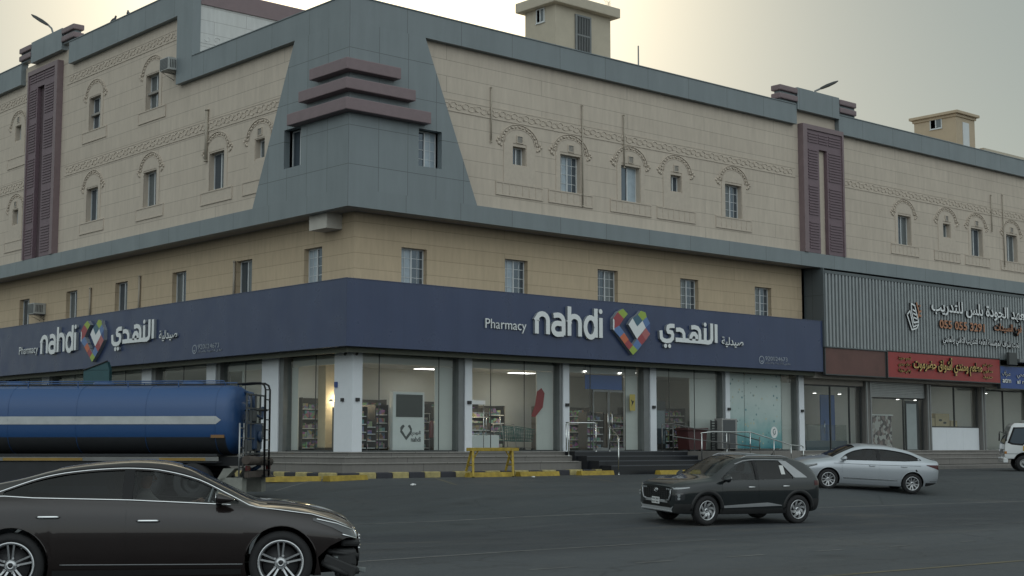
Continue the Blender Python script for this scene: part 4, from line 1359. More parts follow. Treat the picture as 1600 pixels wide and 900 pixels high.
shelf_unit(7.4, 10.6, 5.6, 6.2, 3.3, 6, "tall dark stocked shelf right behind the shopping carts")
shelf_unit(1.75, 2.3, 1.9, 3.3, 2.9, 5, "dark stocked shelf just inside the corner column", True)
shelf_unit(20.4, 24.4, 6.6, 7.2, 3.3, 6, "dark stocked shelf deep in the last bay of the pharmacy")
shelf_unit(11.7, 12.6, 2.6, 3.1, 2.7, 5, "narrow dark stocked shelf just inside the entrance")
shelf_unit(27.0, 30.8, 4.6, 5.2, 3.4, 6, "stocked shelf at the back of the shop right of the pharmacy")
for x_, y_, lab in ((4.2, 3.4, "added glow panel on the ceiling behind the totem"), (8.6, 4.0, "added glow panel on the ceiling over the shopping carts"), (13.2, 4.2, "added glow panel on the ceiling behind the entrance"), (22.8, 4.0, "added glow panel on the ceiling behind the teal window film"), (4.0, 7.2, "added glow panel on the ceiling deep behind the totem"), (9.4, 7.4, "added glow panel on the ceiling deep behind the shopping carts"), (14.6, 7.4, "added glow panel on the ceiling deep behind the entrance"), (3.4, 12.6, "added glow panel on the ceiling behind the windows above the tanker"), (34.0, 3.4, "added glow panel on the ceiling behind the half lowered shutter"), (44.0, 3.4, "added glow panel on the ceiling of the bank room"),
                    (18.3, 4.0, "added glow panel on the ceiling in the bay right of the entrance"), (28.8, 3.2, "added glow panel on the ceiling of the shop right of the pharmacy"), (39.0, 3.4, "added glow panel on the ceiling above the cartons")):
    t = thing("added_glow_panel", lab, "added ceiling glow", (x_, y_, 4.70), 0, "added glow panels on the shop ceilings")  # glowing panels added to brighten the shop interiors
    m = MB(); m.box((-.62, -.32, .0), (.62, .32, .038)); m.build("frame", M['white'], t)
    m = MB(); m.box((-.58, -.28, -.006), (.58, .28, -.001)); m.build("glow_sheet", mat("added_glow", (1, 1, 1), .5, emit=(1.0, .97, .90), estr=5.5), t)
shelf_unit(1.6, 3.0, 2.3, 2.8, 2.5, 4, "low stocked shelf close behind the glass left of the totem")
shelf_unit(5.1, 5.75, 2.6, 3.1, 3.1, 5, "narrow stocked shelf behind the dark red extinguisher")
shelf_unit(6.7, 8.6, 2.5, 2.9, 2.4, 4, "low stocked shelf close behind the white display plinth")
shelf_unit(17.8, 19.2, 2.6, 3.1, 2.6, 4, "low stocked shelf beside the black drinks fridge")
shelf_unit(13.9, 14.9, 2.6, 3.1, 2.9, 5, "stocked shelf just inside the right entrance door leaf")
shelf_unit(2.2, 2.6, 7.4, 9.4, 3.0, 5, "stocked shelf close behind the window beyond the tanker tail")
t = thing("promotional_totem", "white upright totem with dark screen and grey heart logo in the pharmacy window", "totem")
m = MB(); m.bbox((3.16, 1.55, FZ+.05), (4.60, 1.75, 3.46), .02); m.build("body", M['white'], t)
m = MB(); m.box((3.30, 1.535, 2.55), (4.50, 1.549, 3.36)); m.build("screen", mat("dark_screen", (.012,.02,.02), .15), t)
dark = mat("dark_print", (.05,.06,.06), .5)
heart_part('R', 3.48, 4.02, 1.72, 2.28, -1.549, t, dark, "heart_print", .006)
text_part("print_lettering", "nahdi", 'R', (3.98, 4.42, 1.66, 1.84), -1.549, .006, [dark, dark], t, .01)
text_part("print_lettering", arabic("النهدي"), 'R', (3.98, 4.42, 1.86, 2.06), -1.549, .006, [dark, dark], t, .01)
t = thing("window_banner", "plain blue banner hanging inside above the entrance doors", "banner")
m = MB(); m.box((12.55, 1.30, 3.78), (14.65, 1.32, 4.36)); m.build("sheet", mat_plain("banner_blue", (.02,.085,.30), .5, dirt=.1), t)
m = MB()
for x_ in (12.6, 14.6): m.cyl((x_, 1.31, 4.36), (x_, 1.31, 4.74), .008, 6)
m.build("hanger", M['steel'], t)
for x_, s in ((12.62, "left"), (14.62, "right")):
    spot(x_, 1.38, 4.5, None, "small white lamp at the %s top corner of the blue entrance banner" % s, 0, False)
spot(2.75, 4.2, 3.35, None, "warm glowing wall lamp left of the white totem", 40, True)
spot(8.1, 3.0, 3.2, None, "warm glowing lamp in the window left of the entrance", 25, True)
spot(13.4, 5.0, 3.35, None, "warm glowing lamp deep behind the entrance doors", 40, True)
spot(1.9, 3.6, 3.1, None, "warm lamp behind the corner window on the left street face", 8, True)
t = thing("lit_pillar", "pale wood clad pillar lit by the warm wall lamp in the pharmacy", "pillar")
m = MB(); m.bbox((2.2, 4.4, FZ), (2.75, 4.9, 4.7), .02); m.build("shaft", mat_plain("pale_pillar", (.52,.44,.30), .6), t)
m = MB(); m.bbox((2.15, 4.35, FZ), (2.8, 4.95, FZ+.15), .01); m.build("foot", M['wood'], t)
t = thing("display_table", "low white display plinth with thin steel frame inside the window behind the yellow barrier", "display table")
m = MB(); m.bbox((6.6, 1.6, FZ+.01), (8.25, 2.2, FZ+.62), .02); m.build("base", M['white'], t)
m = MB()
for z in (FZ+.66, FZ+1.45):
    m.tube([(6.6, 1.6, z), (8.3, 1.6, z)], .02, 6)
for x_ in (6.6, 7.6, 8.3): m.tube([(x_, 1.6, FZ+.6), (x_, 1.6, FZ+1.45)], .016, 6)
m.build("rail", M['steel'], t)
t = thing("price_board", "small white sign plate on the thin steel pole at the left end of display", "sign plate")
m = MB(); m.bbox((6.45, 1.12, 3.05), (7.15, 1.15, 3.2), .008); m.build("plate", M['white'], t)
m = MB(); m.cyl((7.1, 1.16, FZ), (7.1, 1.16, 3.1), .014, 6); m.build("pole", M['steel'], t)
def cart(x_, y_, label):
    t = thing("shopping_cart", label, "shopping cart", (x_, y_, FZ+.005), 0, "teal shopping carts in the pharmacy window")
    m = MB()
    B = [(-.42, -.25, .42), (.42, -.25, .38), (.42, .25, .38), (-.42, .25, .42)]
    T = [(-.48, -.30, .95), (.48, -.30, .85), (.48, .30, .85), (-.48, .30, .95)]
    for k in range(4):
        m.tube([B[k], B[(k+1) % 4]], .014, 6); m.tube([T[k], T[(k+1) % 4]], .018, 6)
        for i in range(9):
            f = i/8
            p = Vector(B[k]).lerp(Vector(B[(k+1) % 4]), f); q = Vector(T[k]).lerp(Vector(T[(k+1) % 4]), f)
            m.tube([p, q], .009, 4)
        for j in (1, 2, 3):
            p = Vector(B[k]).lerp(Vector(T[k]), j/4); q = Vector(B[(k+1) % 4]).lerp(Vector(T[(k+1) % 4]), j/4)
            m.tube([p, q], .008, 4)
    m.build("basket", mat_plain("teal_plastic", (.02,.14,.13), .4), t)
    m = MB()
    for s in (-.25, .25):
        m.tube([(.40, s, .12), (-.45, s, .16), (-.50, s, .6), (-.58, s, 1.02)], .018, 6)
    m.tube([(-.58, -.27, 1.02), (-.58, .27, 1.02)], .024, 8)
    m.build("frame", M['steel_dull'], t)
    for a in (-.4, .4):
        for s in (-.25, .25):
            m = MB(); m.cyl((a, s-.02, .07), (a, s+.02, .07), .068, 12); m.build("wheel", M['rubber'], t)
    return t
cart(8.95, 1.85, "teal basket shopping cart nearer the display plinth")
cart(9.75, 2.05, "teal basket shopping cart nearer the white partition")
t = thing("fire_extinguisher", "dark red fire extinguisher hanging on a stand right of the totem", "extinguisher", (5.05, 1.7, FZ+.5))
m = MB(); m.lathe([(0, 0), (.09, 0), (.10, .04), (.10, .5), (.07, .6), (.03, .64), (0, .64)], n=16); m.build("cylinder", mat_plain("dark_red_paint", (.16,.03,.03), .35), t)
m = MB(); m.tube([(0, 0, .64), (0, 0, .72), (.08, 0, .74)], .02, 6); m.tube([(.03, 0, .68), (.13, 0, .55), (.12, 0, .2)], .014, 6); m.build("valve_and_hose", M['black'], t)
m = MB(); m.cyl((0, .13, -.48), (0, .13, .9), .015, 6); m.lathe([(0, -.49), (.16, -.49), (.16, -.46), (0, -.45)], n=16); m.build("stand", M['steel_dull'], t)
# printed stickers on glass
def sticker(name, label, poly, m_, y=1.206, cat="sticker"):
    mb = MB(); mb.prism(poly, 'y', y, y+.004); o = mb.build(name, m_, None); tag(o, label, cat); return o
sticker("window_sticker", "dark red slanted ribbon shaped sticker on the glass left of the entrance", [(9.55, 2.65), (9.75, 2.62), (10.15, 3.0), (10.25, 3.55), (10.08, 3.75), (9.85, 3.6), (9.75, 3.1)], mat_plain("red_print", (.20,.035,.035), .4))
ys = sticker("door_sticker", "yellow notice with black bird mark on glass right of the entrance doors", [(15.0, 2.95), (15.32, 2.95), (15.32, 3.62), (15.0, 3.62)], mat_plain("yellow_print", (.45,.37,.10), .5))
mb = MB(); mb.prism([(15.06, 3.42), (15.18, 3.34), (15.28, 3.37), (15.2, 3.25), (15.1, 3.12), (15.13, 3.27)], 'y', 1.203, 1.206); mb.build("printed_mark", M['black'], ys)
def _film():
    m = mat("teal_window_film", (.2,.4,.4), .45); k = N(m); p = k.pos()
    s = k.new("ShaderNodeSeparateXYZ"); k.l.new(p, s.inputs[0])
    h = k.math('DIVIDE', k.math('SUBTRACT', s.outputs[2], 1.3), 3.2)
    base = k.ramp(k.math('ADD', h, k.math('MULTIPLY', k.math('SUBTRACT', k.noise(p, .8, 3), .5), .5)), [(.04, (.03,.17,.20)), (.26, (.17,.34,.34)), (.46, (.38,.48,.46)), (.8, (.52,.60,.57))])
    v = k.new("ShaderNodeTexVoronoi"); v.inputs["Scale"].default_value = 5.0; k.l.new(p, v.inputs["Vector"])
    dots = k.ramp(v.outputs["Distance"], [(.20, 1.0), (.30, 0.0)])
    sc_ = k.new("ShaderNodeSeparateColor"); k.l.new(v.outputs["Color"], sc_.inputs[0])
    dsel = k.math('MULTIPLY', dots, k.ramp(sc_.outputs[0], [(.35, 0.0), (.6, .8)]))
    k.col(k.mix(dsel, base, k.mix(sc_.outputs[1], (.03,.16,.20), (.45,.42,.26))))
    return m
fl = sticker("window_film", "pale teal printed film with scattered dots covering the last pharmacy window", [(21.12, 1.40), (24.92, 1.40), (24.92, 4.70), (21.12, 4.70)], _film(), 1.212)
mb = MB()
mb.prism([(24.35 + .24*cos(a*pi/12), 2.12 + .26*sin(a*pi/12)) for a in range(24)], 'y', 1.207, 1.211, 0)
mb.stroke([arcp(24.37, 2.16, .10, .11, 60, 250, 6), [(24.30, 2.0), (24.42, 2.06), (24.42, 2.2)]], .035, lambda x, y, d: (x, 1.207 - d, y), 0.0, .004, 1)
mb.build("round_emblem", [M['white'], M['teal'], M['teal']], fl)

# ---- entrance steps, ramp and rails
m = MB()
for i in range(4):
    z1 = FZ + .004 - i*.175
    m.box((10.62 + i*.10, .47 - .01 - (i+1)*.55, .40), (17.05, .452 - i*.55 if i else 1.05, z1), 0)
    m.box((10.62 + i*.10 - .01, .44 - (i+1)*.55, z1 - .035), (17.05, .46 - (i+1)*.55 - .011, z1 + .004), 1)
m.build("entrance_steps", [M['granite_black'], mat_plain("granite_nosing", (.07,.075,.085), .3)], BLD)
m = MB()
m.prism([(17.06, FZ-.002), (17.9, FZ-.002), (24.2, .70), (24.2, .42), (17.06, .42)], 'y', -1.9, -.36)
m.prism([(17.06, FZ-.002), (24.2, FZ-.002), (24.2, .63), (17.06, .63)], 'y', -.359, .44)
m.build("ramp", M['plinth'], BLD)
def rail(name, label, posts, paths, group=None):
    t = thing(name, label, "handrail", (0, 0, 0), 0, group)
    sm = M['steel_rail'] if 'building side' in label else M['steel']
    m = MB()
    for p in paths: m.tube(p, .024, 8)
    m.build("top_rail", sm, t)
    for p, zt in posts:
        m = MB(); m.cyl(p, (p[0], p[1], zt), .022, 8); m.lathe([(0, .012), (.05, .012), (.05, 0)], c=p, n=10); m.build("post", sm, t)
    return t
rail("stair_handrail", "steel handrail on the landing left of the entrance door", [((9.95, -.45, FZ-.16), 2.36), ((10.35, .1, FZ), 2.36), ((11.55, -.3, FZ), 2.38)],
     [[(9.95, -.45, 2.3), (9.98, -.42, 2.38), (10.2, -.2, 2.40), (10.35, .1, 2.40)], [(10.35, .1, 2.395), (11.5, -.25, 2.40), (11.55, -.3, 2.36)]], "steel handrails round the entrance")
rail("stair_handrail", "freestanding steel handrail running down the middle of the black steps", [((11.0, -2.05, .45), 1.72), ((11.55, -1.5, .62), 1.86), ((12.9, .3, FZ), 2.3)],
     [[(11.0, -2.05, 1.70), (11.1, -1.98, 1.80), (11.55, -1.5, 1.86), (12.9, .3, 2.32)]], "steel handrails round the entrance")
rail("ramp_handrail", "steel handrail along the building side of the ramp by the condenser", [((15.35, -.25, FZ), 2.36), ((16.0, -.25, FZ), 2.36), ((17.3, -.25, FZ), 2.2), ((19.5, -.25, FZ), 2.06), ((21.5, -.25, FZ), 1.9)],
     [[(15.35, -.25, 2.3), (15.4, -.25, 2.38), (15.6, -.25, 2.40), (16.0, -.25, 2.40), (17.2, -.25, 2.24), (19.5, -.25, 2.08), (21.5, -.25, 1.75)], [(16.0, -.25, 1.9), (17.3, -.25, 1.78), (19.5, -.25, 1.62), (21.5, -.25, 1.45)]], "steel handrails round the entrance")
rail("ramp_handrail", "steel handrail along the street side of the ramp above the dark crossover", [((16.55, -1.3, FZ-.5), 2.05), ((17.85, -1.5, FZ), 2.05), ((19.35, -1.5, FZ-.16), 2.08), ((20.9, -1.5, .95), 1.75), ((22.05, -1.5, .85), 1.55), ((22.9, -1.5, .75), 1.5)],
     [[(16.55, -1.3, 2.03), (17.0, -1.45, 2.08), (17.85, -1.5, 2.08), (19.35, -1.5, 2.09), (20.9, -1.5, 1.78), (22.05, -1.5, 1.55), (22.8, -1.5, 1.52), (22.9, -1.5, 1.45)]], "steel handrails round the entrance")
# ---- condenser, bin
t = thing("condenser_unit", "grey air conditioner condenser standing beside the ramp under the teal window film", "air conditioner")
m = MB(); m.bbox((19.75, .35, FZ+.08), (20.75, .78, 2.68), .02); m.build("casing", mat_plain("condenser_grey", (.28,.28,.27), .5), t)
m = MB(); m.box((19.82, .338, FZ+.12), (20.62, .349, 2.62)); m.build("grille", mat_plain("condenser_grille", (.07,.075,.08), .5), t)
for x_ in (19.85, 20.6):
    m = MB(); m.box((x_, .36, FZ), (x_+.06, .76, FZ+.08)); m.build("foot", M['black'], t)
m = MB(); m.tube([(20.75, .5, 2.55), (20.95, .48, 2.58), (21.05, .7, 2.62)], .02, 6); m.build("pipe", M['black'], t)
m = MB()
for i in range(11): m.box((19.30, .55, FZ+.1+i*.11), (19.66, .60, FZ+.16+i*.11))
m.box((19.30, .56, FZ), (19.34, .61, 2.6)); m.box((19.62, .56, FZ), (19.66, .61, 2.6))
o = m.build("louvre_rack", M['black'], None); tag(o, "black upright slatted rack left of the grey condenser", "rack")
t = thing("waste_bin", "dark red square waste bin behind the ramp handrail", "bin")
m = MB(); m.prism([(17.45, FZ+.06), (18.45, FZ+.06), (18.55, 2.14), (17.35, 2.14)], 'y', .15, .78); m.build("body", mat_plain("dark_red_bin", (.055,.012,.013), .5), t)
m = MB(); m.bbox((17.30, .10, 2.14), (18.6, .83, 2.26), .03); m.build("lid", mat_plain("dark_red_lid", (.05,.013,.013), .45), t)
for x_ in (17.6, 18.3):
    m = MB(); m.cyl((x_, .3, FZ+.06), (x_, .36, FZ+.06), .06, 10); m.build("wheel", M['rubber'], t)
t = thing("shop_fridge", "tall black drinks fridge inside the window right of the entrance", "fridge")
m = MB(); m.bbox((16.7, 1.7, FZ), (17.7, 2.4, 3.4), .02); m.build("body", M['black'], t)
m = MB(); m.box((16.78, 1.685, FZ+.3), (17.62, 1.698, 3.0)); m.build("door", M['pane'], t)

# ---- kerb, wheel stops, barrier
m = MB()
def kerb_run(ax, c, a, b, seg, k0):
    u = a; k = k0
    while u < b - .05:
        e = min(u + seg, b)
        h = .635 + (k % 2)*.006
        if ax == 'x': m.bbox((u+.006, c-.30, .36), (e-.006, c, h), .035, k % 2)
        else: m.bbox((c-.30, u+.006, .36), (c, e-.006, h), .035, k % 2)
        u = e; k += 1
kerb_run('x', -.95, -.95, 11.0, .68, 0)
kerb_run('y', -.95, -.95, 44.0, .68, 1)
o = m.build("kerb", [M['kerb_black'], M['kerb_yellow']]); tag(o, kind='structure')
m = MB(); m.bbox((24.3, -2.3, .2), (53, -2.0, .60), .03); o = m.build("plain_kerb", M['plinth']); tag(o, kind='structure')
m = MB(); m.box((-.95, -.95, .3), (10.6, -.34, .60)); m.box((-.95, -.34, .3), (-.34, 44, .60)); m.box((24.25, -2.0, .3), (53, -.34, .60))
o = m.build("pavement", M['plinth']); tag(o, kind='structure')
stops = [(-1.6, -2.35, 2.0, .32, "yellow concrete parking stop nearest the building corner"), (5.0, -1.62, 2.0, .0, "yellow concrete parking stop under the left legs of the barrier"),
         (7.25, -1.66, 1.9, .0, "yellow concrete parking stop just right of the barrier"), (10.1, -1.72, 1.7, 0, "yellow concrete parking stop left of the black entrance steps"),
         (13.9, -2.4, 2.3, 0, "long flat yellow parking stop in front of the black entrance steps")]
for i, (x_, y_, L_, rz_, lab) in enumerate(stops):
    mb = MB(); mb.prism([(-.16, 0), (.16, 0), (.11, .17), (-.11, .17)], 'x', -L_/2, L_/2)
    o = mb.build("parking_stop", M['yellow']); o.location = (x_, y_, gz(x_, y_) - .01); o.rotation_euler = (0, 0, rz_)
    tag(o, lab, "parking stop", "yellow parking stops along the kerb")
mb = MB(); mb.prism([(-.16, 0), (.16, 0), (.11, .17), (-.11, .17)], 'x', -1, 1)
o = mb.build("parking_stop", M['yellow']); o.location = (-3.3, -1.7, gz(-3.3, -1.7)); o.rotation_euler = (0, 0, -.5)
tag(o, "dusty yellow parking stop nearest the tail of the tanker", "parking stop", "yellow parking stops along the kerb")
t = thing("barrier", "yellow steel trestle barrier with two splayed A frames before the steps", "barrier", (5.05, -1.55, .43))
m = MB(); m.bbox((-1.0, -.06, .90), (1.35, .06, 1.02), .012); m.build("cross_bar", M['yellow'], t)
for x_ in (-.78, 1.05):
    for s in (-1, 1):
        m = MB(); m.tube([(x_, s*.04, .93), (x_ - .30 if s < 0 else x_ + .02, s*.42, .02)], .045, 6, smooth=False); m.build("leg", M['yellow'], t)
    m = MB(); m.tube([(x_-.13, -.24, .42), (x_, .24, .42)], .03, 6); m.tube([(x_, 0, .55), (x_ + (.28 if x_ < 0 else -.28), 0, .92)], .025, 6); m.build("brace", M['yellow'], t)

# ---- wall air conditioners, teal pylon, roof lamps, bird, mast
def wall_ac(loc, rz, label, sc=.75):
    t = thing("wall_air_conditioner", label, "air conditioner", loc, rz, "box air conditioners on the left street face")
    t.scale = (sc, sc, sc)
    m = MB(); m.bbox((-.48, -.62, 0), (.48, .18, .70), .03); m.build("casing", mat_plain("ac_casing", (.42,.43,.41), .5, dirt=.4, scale=6), t)
    m = MB()
    m.box((-.42, -.632, .06), (.42, -.621, .64))
    for i in range(7): m.box((-.4, -.64, .1+i*.075), (.4, -.633, .13+i*.075), 1)
    for s in (-1, 1):
        for i in range(5): m.box((s*.481, -.5+i*.1, .12), (s*.487, -.45+i*.1, .58))
    m.build("grille", [M['alu_dark'], M['alu']], t)
    m = MB()
    for x_ in (-.35, .35): m.tube([(x_, .2, -.02), (x_, -.58, -.02), (x_, .2, -.35)], .018, 6)
    m.tube([(.3, .1, 0), (.34, .12, -.5)], .012, 5)
    m.build("bracket", M['alu_dark'], t)
    return t
wall_ac((.86, 26.55, 7.75), -pi/2, "dusty box air conditioner on the yellow mezzanine wall at the far left")
wall_ac((.08, 12.55, 16.75), -pi/2, "box air conditioner high on the wall beside the grey parapet step")
t = thing("advertising_pylon", "dark teal sign pylon with slanted top standing behind the tanker", "pylon", (-2.6, 13.1, gz(-2.6, 13)))
t.scale = (.72, 1, .97)
m = MB(); m.prism([(-.75, 0), (.75, 0), (.75, 4.15), (-.75, 4.15)], 'y', -.12, .12); m.build("panel", M['teal'], t)
t.rotation_euler = (0, 0, radians(-52))
m = MB(); m.prism([(-.75, 4.16), (.75, 4.16), (.60, 4.50)], 'y', -.12, .12); m.build("wedge_top", M['teal'], t)
m = MB(); m.tube([(-.75, -.14, 4.16), (.64, -.14, 4.52)], .03, 6); m.build("edge_bar", M['black'], t)
def roof_lamp(base, pts, head, label):
    t = thing("roof_lamp", label, "street lamp", (0, 0, 0), 0, "arm lamps on the roof edge")
    m = MB(); m.tube([base] + pts, .05, 8); m.build("arm", M['alu'], t)
    a, b = Vector(head[0]), Vector(head[1])
    d = (b-a).normalized(); s = d.cross(Vector((0, 0, 1))).normalized(); u = s.cross(d)
    m = MB()
    rows = []
    for f, w_, h_ in ((0, .04, .04), (.15, .11, .07), (.45, .17, .09), (.8, .15, .07), (1, .05, .03)):
        c = a.lerp(b, f)
        rows.append([tuple(c + s*w_*cos(q*pi/5) + u*h_*sin(q*pi/5)) for q in range(11)])
    m.grid(rows); m.build("lamp_head", M['black'], t)
    return t
roof_lamp((30.1, 3.0, 16.4), [(30.1, 3.0, 18.7), (30.3, 3.0, 19.1), (30.75, 3.0, 19.3)], ((30.7, 3.0, 19.28), (32.25, 3.0, 19.95)), "dark cobra head lamp on the roof edge above the right pilaster")
roof_lamp((3.0, 31.0, 19.4), [(3.0, 31.0, 22.9), (3.0, 31.2, 23.2), (3.0, 31.6, 23.45)], ((3.0, 31.5, 23.4), (3.0, 33.75, 24.5)), "dark cobra head lamp on the roof edge above the left pilaster")
m = MB(); m.tube([(17.6, 3.0, 16.4), (17.6, 3.0, 19.1)], [.04, .03], 8); m.lathe([(0, 0), (.14, 0), (.14, .02), (0, .03)], c=(17.6, 3.0, 16.4), n=10)
o = m.build("roof_mast", M['alu']); tag(o, "thin bare mast standing on the roof right of the stair house", "mast")
def pigeon(loc, rz, label):
    bm = bmesh.new()
    bmesh.ops.create_uvsphere(bm, u_segments=12, v_segments=8, radius=1)
    for v in bm.verts:
        x_, y_, z_ = v.co
        tail = max(0, -x_ - .4)
        v.co = Vector((x_*.17 - tail*.12, y_*(.085 - .03*tail), .13 + z_*(.085 - .05*tail) + x_*.05))
    m = MB(); m.add_bm(bm, 0, True)
    bm = bmesh.new(); bmesh.ops.create_uvsphere(bm, u_segments=10, v_segments=8, radius=.05)
    for v in bm.verts: v.co = Vector((.16 + v.co.x, v.co.y*.9, .27 + v.co.z))
    m.add_bm(bm, 0, True)
    m.tube([(.10, 0, .17), (.15, 0, .24)], [.06, .045], 8); m.tube([(.20, 0, .265), (.245, 0, .255)], [.014, .004], 6)
    for s in (-.03, .03): m.tube([(.01, s, .06), (.02, s, .0), (.05, s, .0)], .007, 5)
    o = m.build("pigeon", mat_plain("pigeon_grey", (.09,.09,.095), .7)); o.location = loc; o.rotation_euler = (0, 0, rz)
    tag(o, label, "bird", "pigeons on the roof edge")
pigeon((.16, 16.9, 20.095), 1.2, "dark pigeon perched on the high left parapet nearer the sun")
pigeon((.16, 18.3, 20.095), -1.4, "dark pigeon crouching on the high left parapet farther from the sun")
# small floodlight hanging below the institute sign
t = thing("floodlight", "dark square floodlight bracketed under the corrugated sign right of the red board", "floodlight")
m = MB(); m.bbox((41.9, -.45, 5.75), (42.7, -.28, 6.4), .02); m.build("housing", M['alu_dark'], t)
m = MB(); m.tube([(42.3, -.28, 6.1), (42.3, -.06, 6.1)], .03, 6); m.bbox((42.9, -.5, 5.9), (43.6, -.1, 6.1), .03); m.build("bracket", M['alu'], t)

# ---- litter on the tarmac
for x_, y_, r_, lab in ((-2.2, -6.6, .09, "small crumpled white paper scrap on the tarmac before the corner"), (5.9, -2.9, .06, "tiny pale paper scrap near the barrier legs"), (21.0, -6.6, .11, "small crumpled white paper scrap behind the silver saloon")):
    bm = bmesh.new(); bmesh.ops.create_icosphere(bm, subdivisions=2, radius=1)
    for v in bm.verts: v.co = Vector((v.co.x*r_*random.uniform(.7, 1.3), v.co.y*r_*random.uniform(.7, 1.3), (v.co.z*.4+.38)*r_*random.uniform(.7, 1.2)))
    m = MB(); m.add_bm(bm, 0); o = m.build("paper_scrap", M['white']); o.location = (x_, y_, gz(x_, y_)); tag(o, lab, "litter", "paper scraps on the tarmac")
# ================================================================== VEHICLES
def mat_paint(name, col, metal=.35, rough=.32, dust=.25, dustcol=(.22,.19,.15), coat=1.0):
    m = mat(name, col, rough, metal, spec=.12 if max(col) < .05 else .5, coat=coat)
    k = N(m); p = k.obj()
    n = k.noise(p, 3.0, 5, .65); f = k.noise(p, 45, 3, .6)
    sep = k.new("ShaderNodeSeparateXYZ"); k.l.new(p, sep.inputs[0])
    low = k.ramp(sep.outputs[2], [(.20, 1.0), (.75, 0.18)])     # road dust sits low on the doors
    d = k.math('MULTIPLY', k.math('MULTIPLY', k.ramp(n, [(.3, .35), (.75, 1.0)]), low), dust)
    k.col(k.mix(d, col, dustcol))
    k.rough(k.math('ADD', k.math('MULTIPLY', d, .9), rough))
    cr = k.math('ADD', k.math('MULTIPLY', d, .8), .03); k.l.new(cr, k.b.inputs["Coat Roughness"])
    return m
VM = dict(
 trim=mat("gloss_black_trim", (.007,.007,.008), .30, spec=.25), plastic=mat_plain("black_bumper_plastic", (.013,.0135,.014), .6, dirt=.3, scale=8),
 chrome=mat("chrome_trim", (.80,.81,.82), .12, 1.0), seal=mat("door_seal", (.006,.006,.006), .8), well=mat("wheel_well", (.006,.006,.006), .95, spec=.03),
 cabin=mat_plain("cabin_trim", (.035,.034,.033), .7), seat=mat_plain("seat_cloth", (.045,.043,.042), .8), glass=mat_glass("car_glass", (.55,.60,.60), 1.5),
 clear=mat_glass("clear_car_glass", (.86,.90,.90), 1.45),
 sill=mat("satin_sill_strip", (.16,.165,.17), .35, .6),
 tint=mat_glass("tinted_car_glass", (.16,.20,.225), 1.5), tyre=mat_plain("tyre_rubber", (.017,.017,.018), .85, dirt=.35, scale=12),
 rim=mat("alloy_rim", (.50,.51,.52), .30, .85), rim_dark=mat("rim_inside", (.03,.03,.032), .55, .3), lens=mat("lamp_lens", (.28,.30,.31), .08, .2, coat=1.0),
 lens_dark=mat("smoked_lamp", (.03,.032,.035), .12, coat=1.0), red=mat("tail_lens", (.055,.004,.006), .2, spec=.3, coat=.25), silver=mat_plain("silver_plastic", (.34,.35,.36), .4, .4),
 plate=mat_plain("number_plate", (.62,.63,.62), .5), ink=mat("plate_ink", (.03,.03,.035), .6), paper=mat_plain("window_paper", (.60,.61,.60), .6, dirt=.3, scale=40))

def boolean(o, cut, op='DIFFERENCE'):
    md = o.modifiers.new("b", 'BOOLEAN'); md.object = cut; md.operation = op; md.solver = 'MANIFOLD'
    try: md.material_mode = 'TRANSFER'
    except Exception: pass
    dg = bpy.context.evaluated_depsgraph_get(); dg.update()
    me = bpy.data.meshes.new_from_object(o.evaluated_get(dg))
    o.modifiers.clear()
    old = o.data; o.data = me; bpy.data.meshes.remove(old)
    c = cut.data; bpy.data.objects.remove(cut); bpy.data.meshes.remove(c)

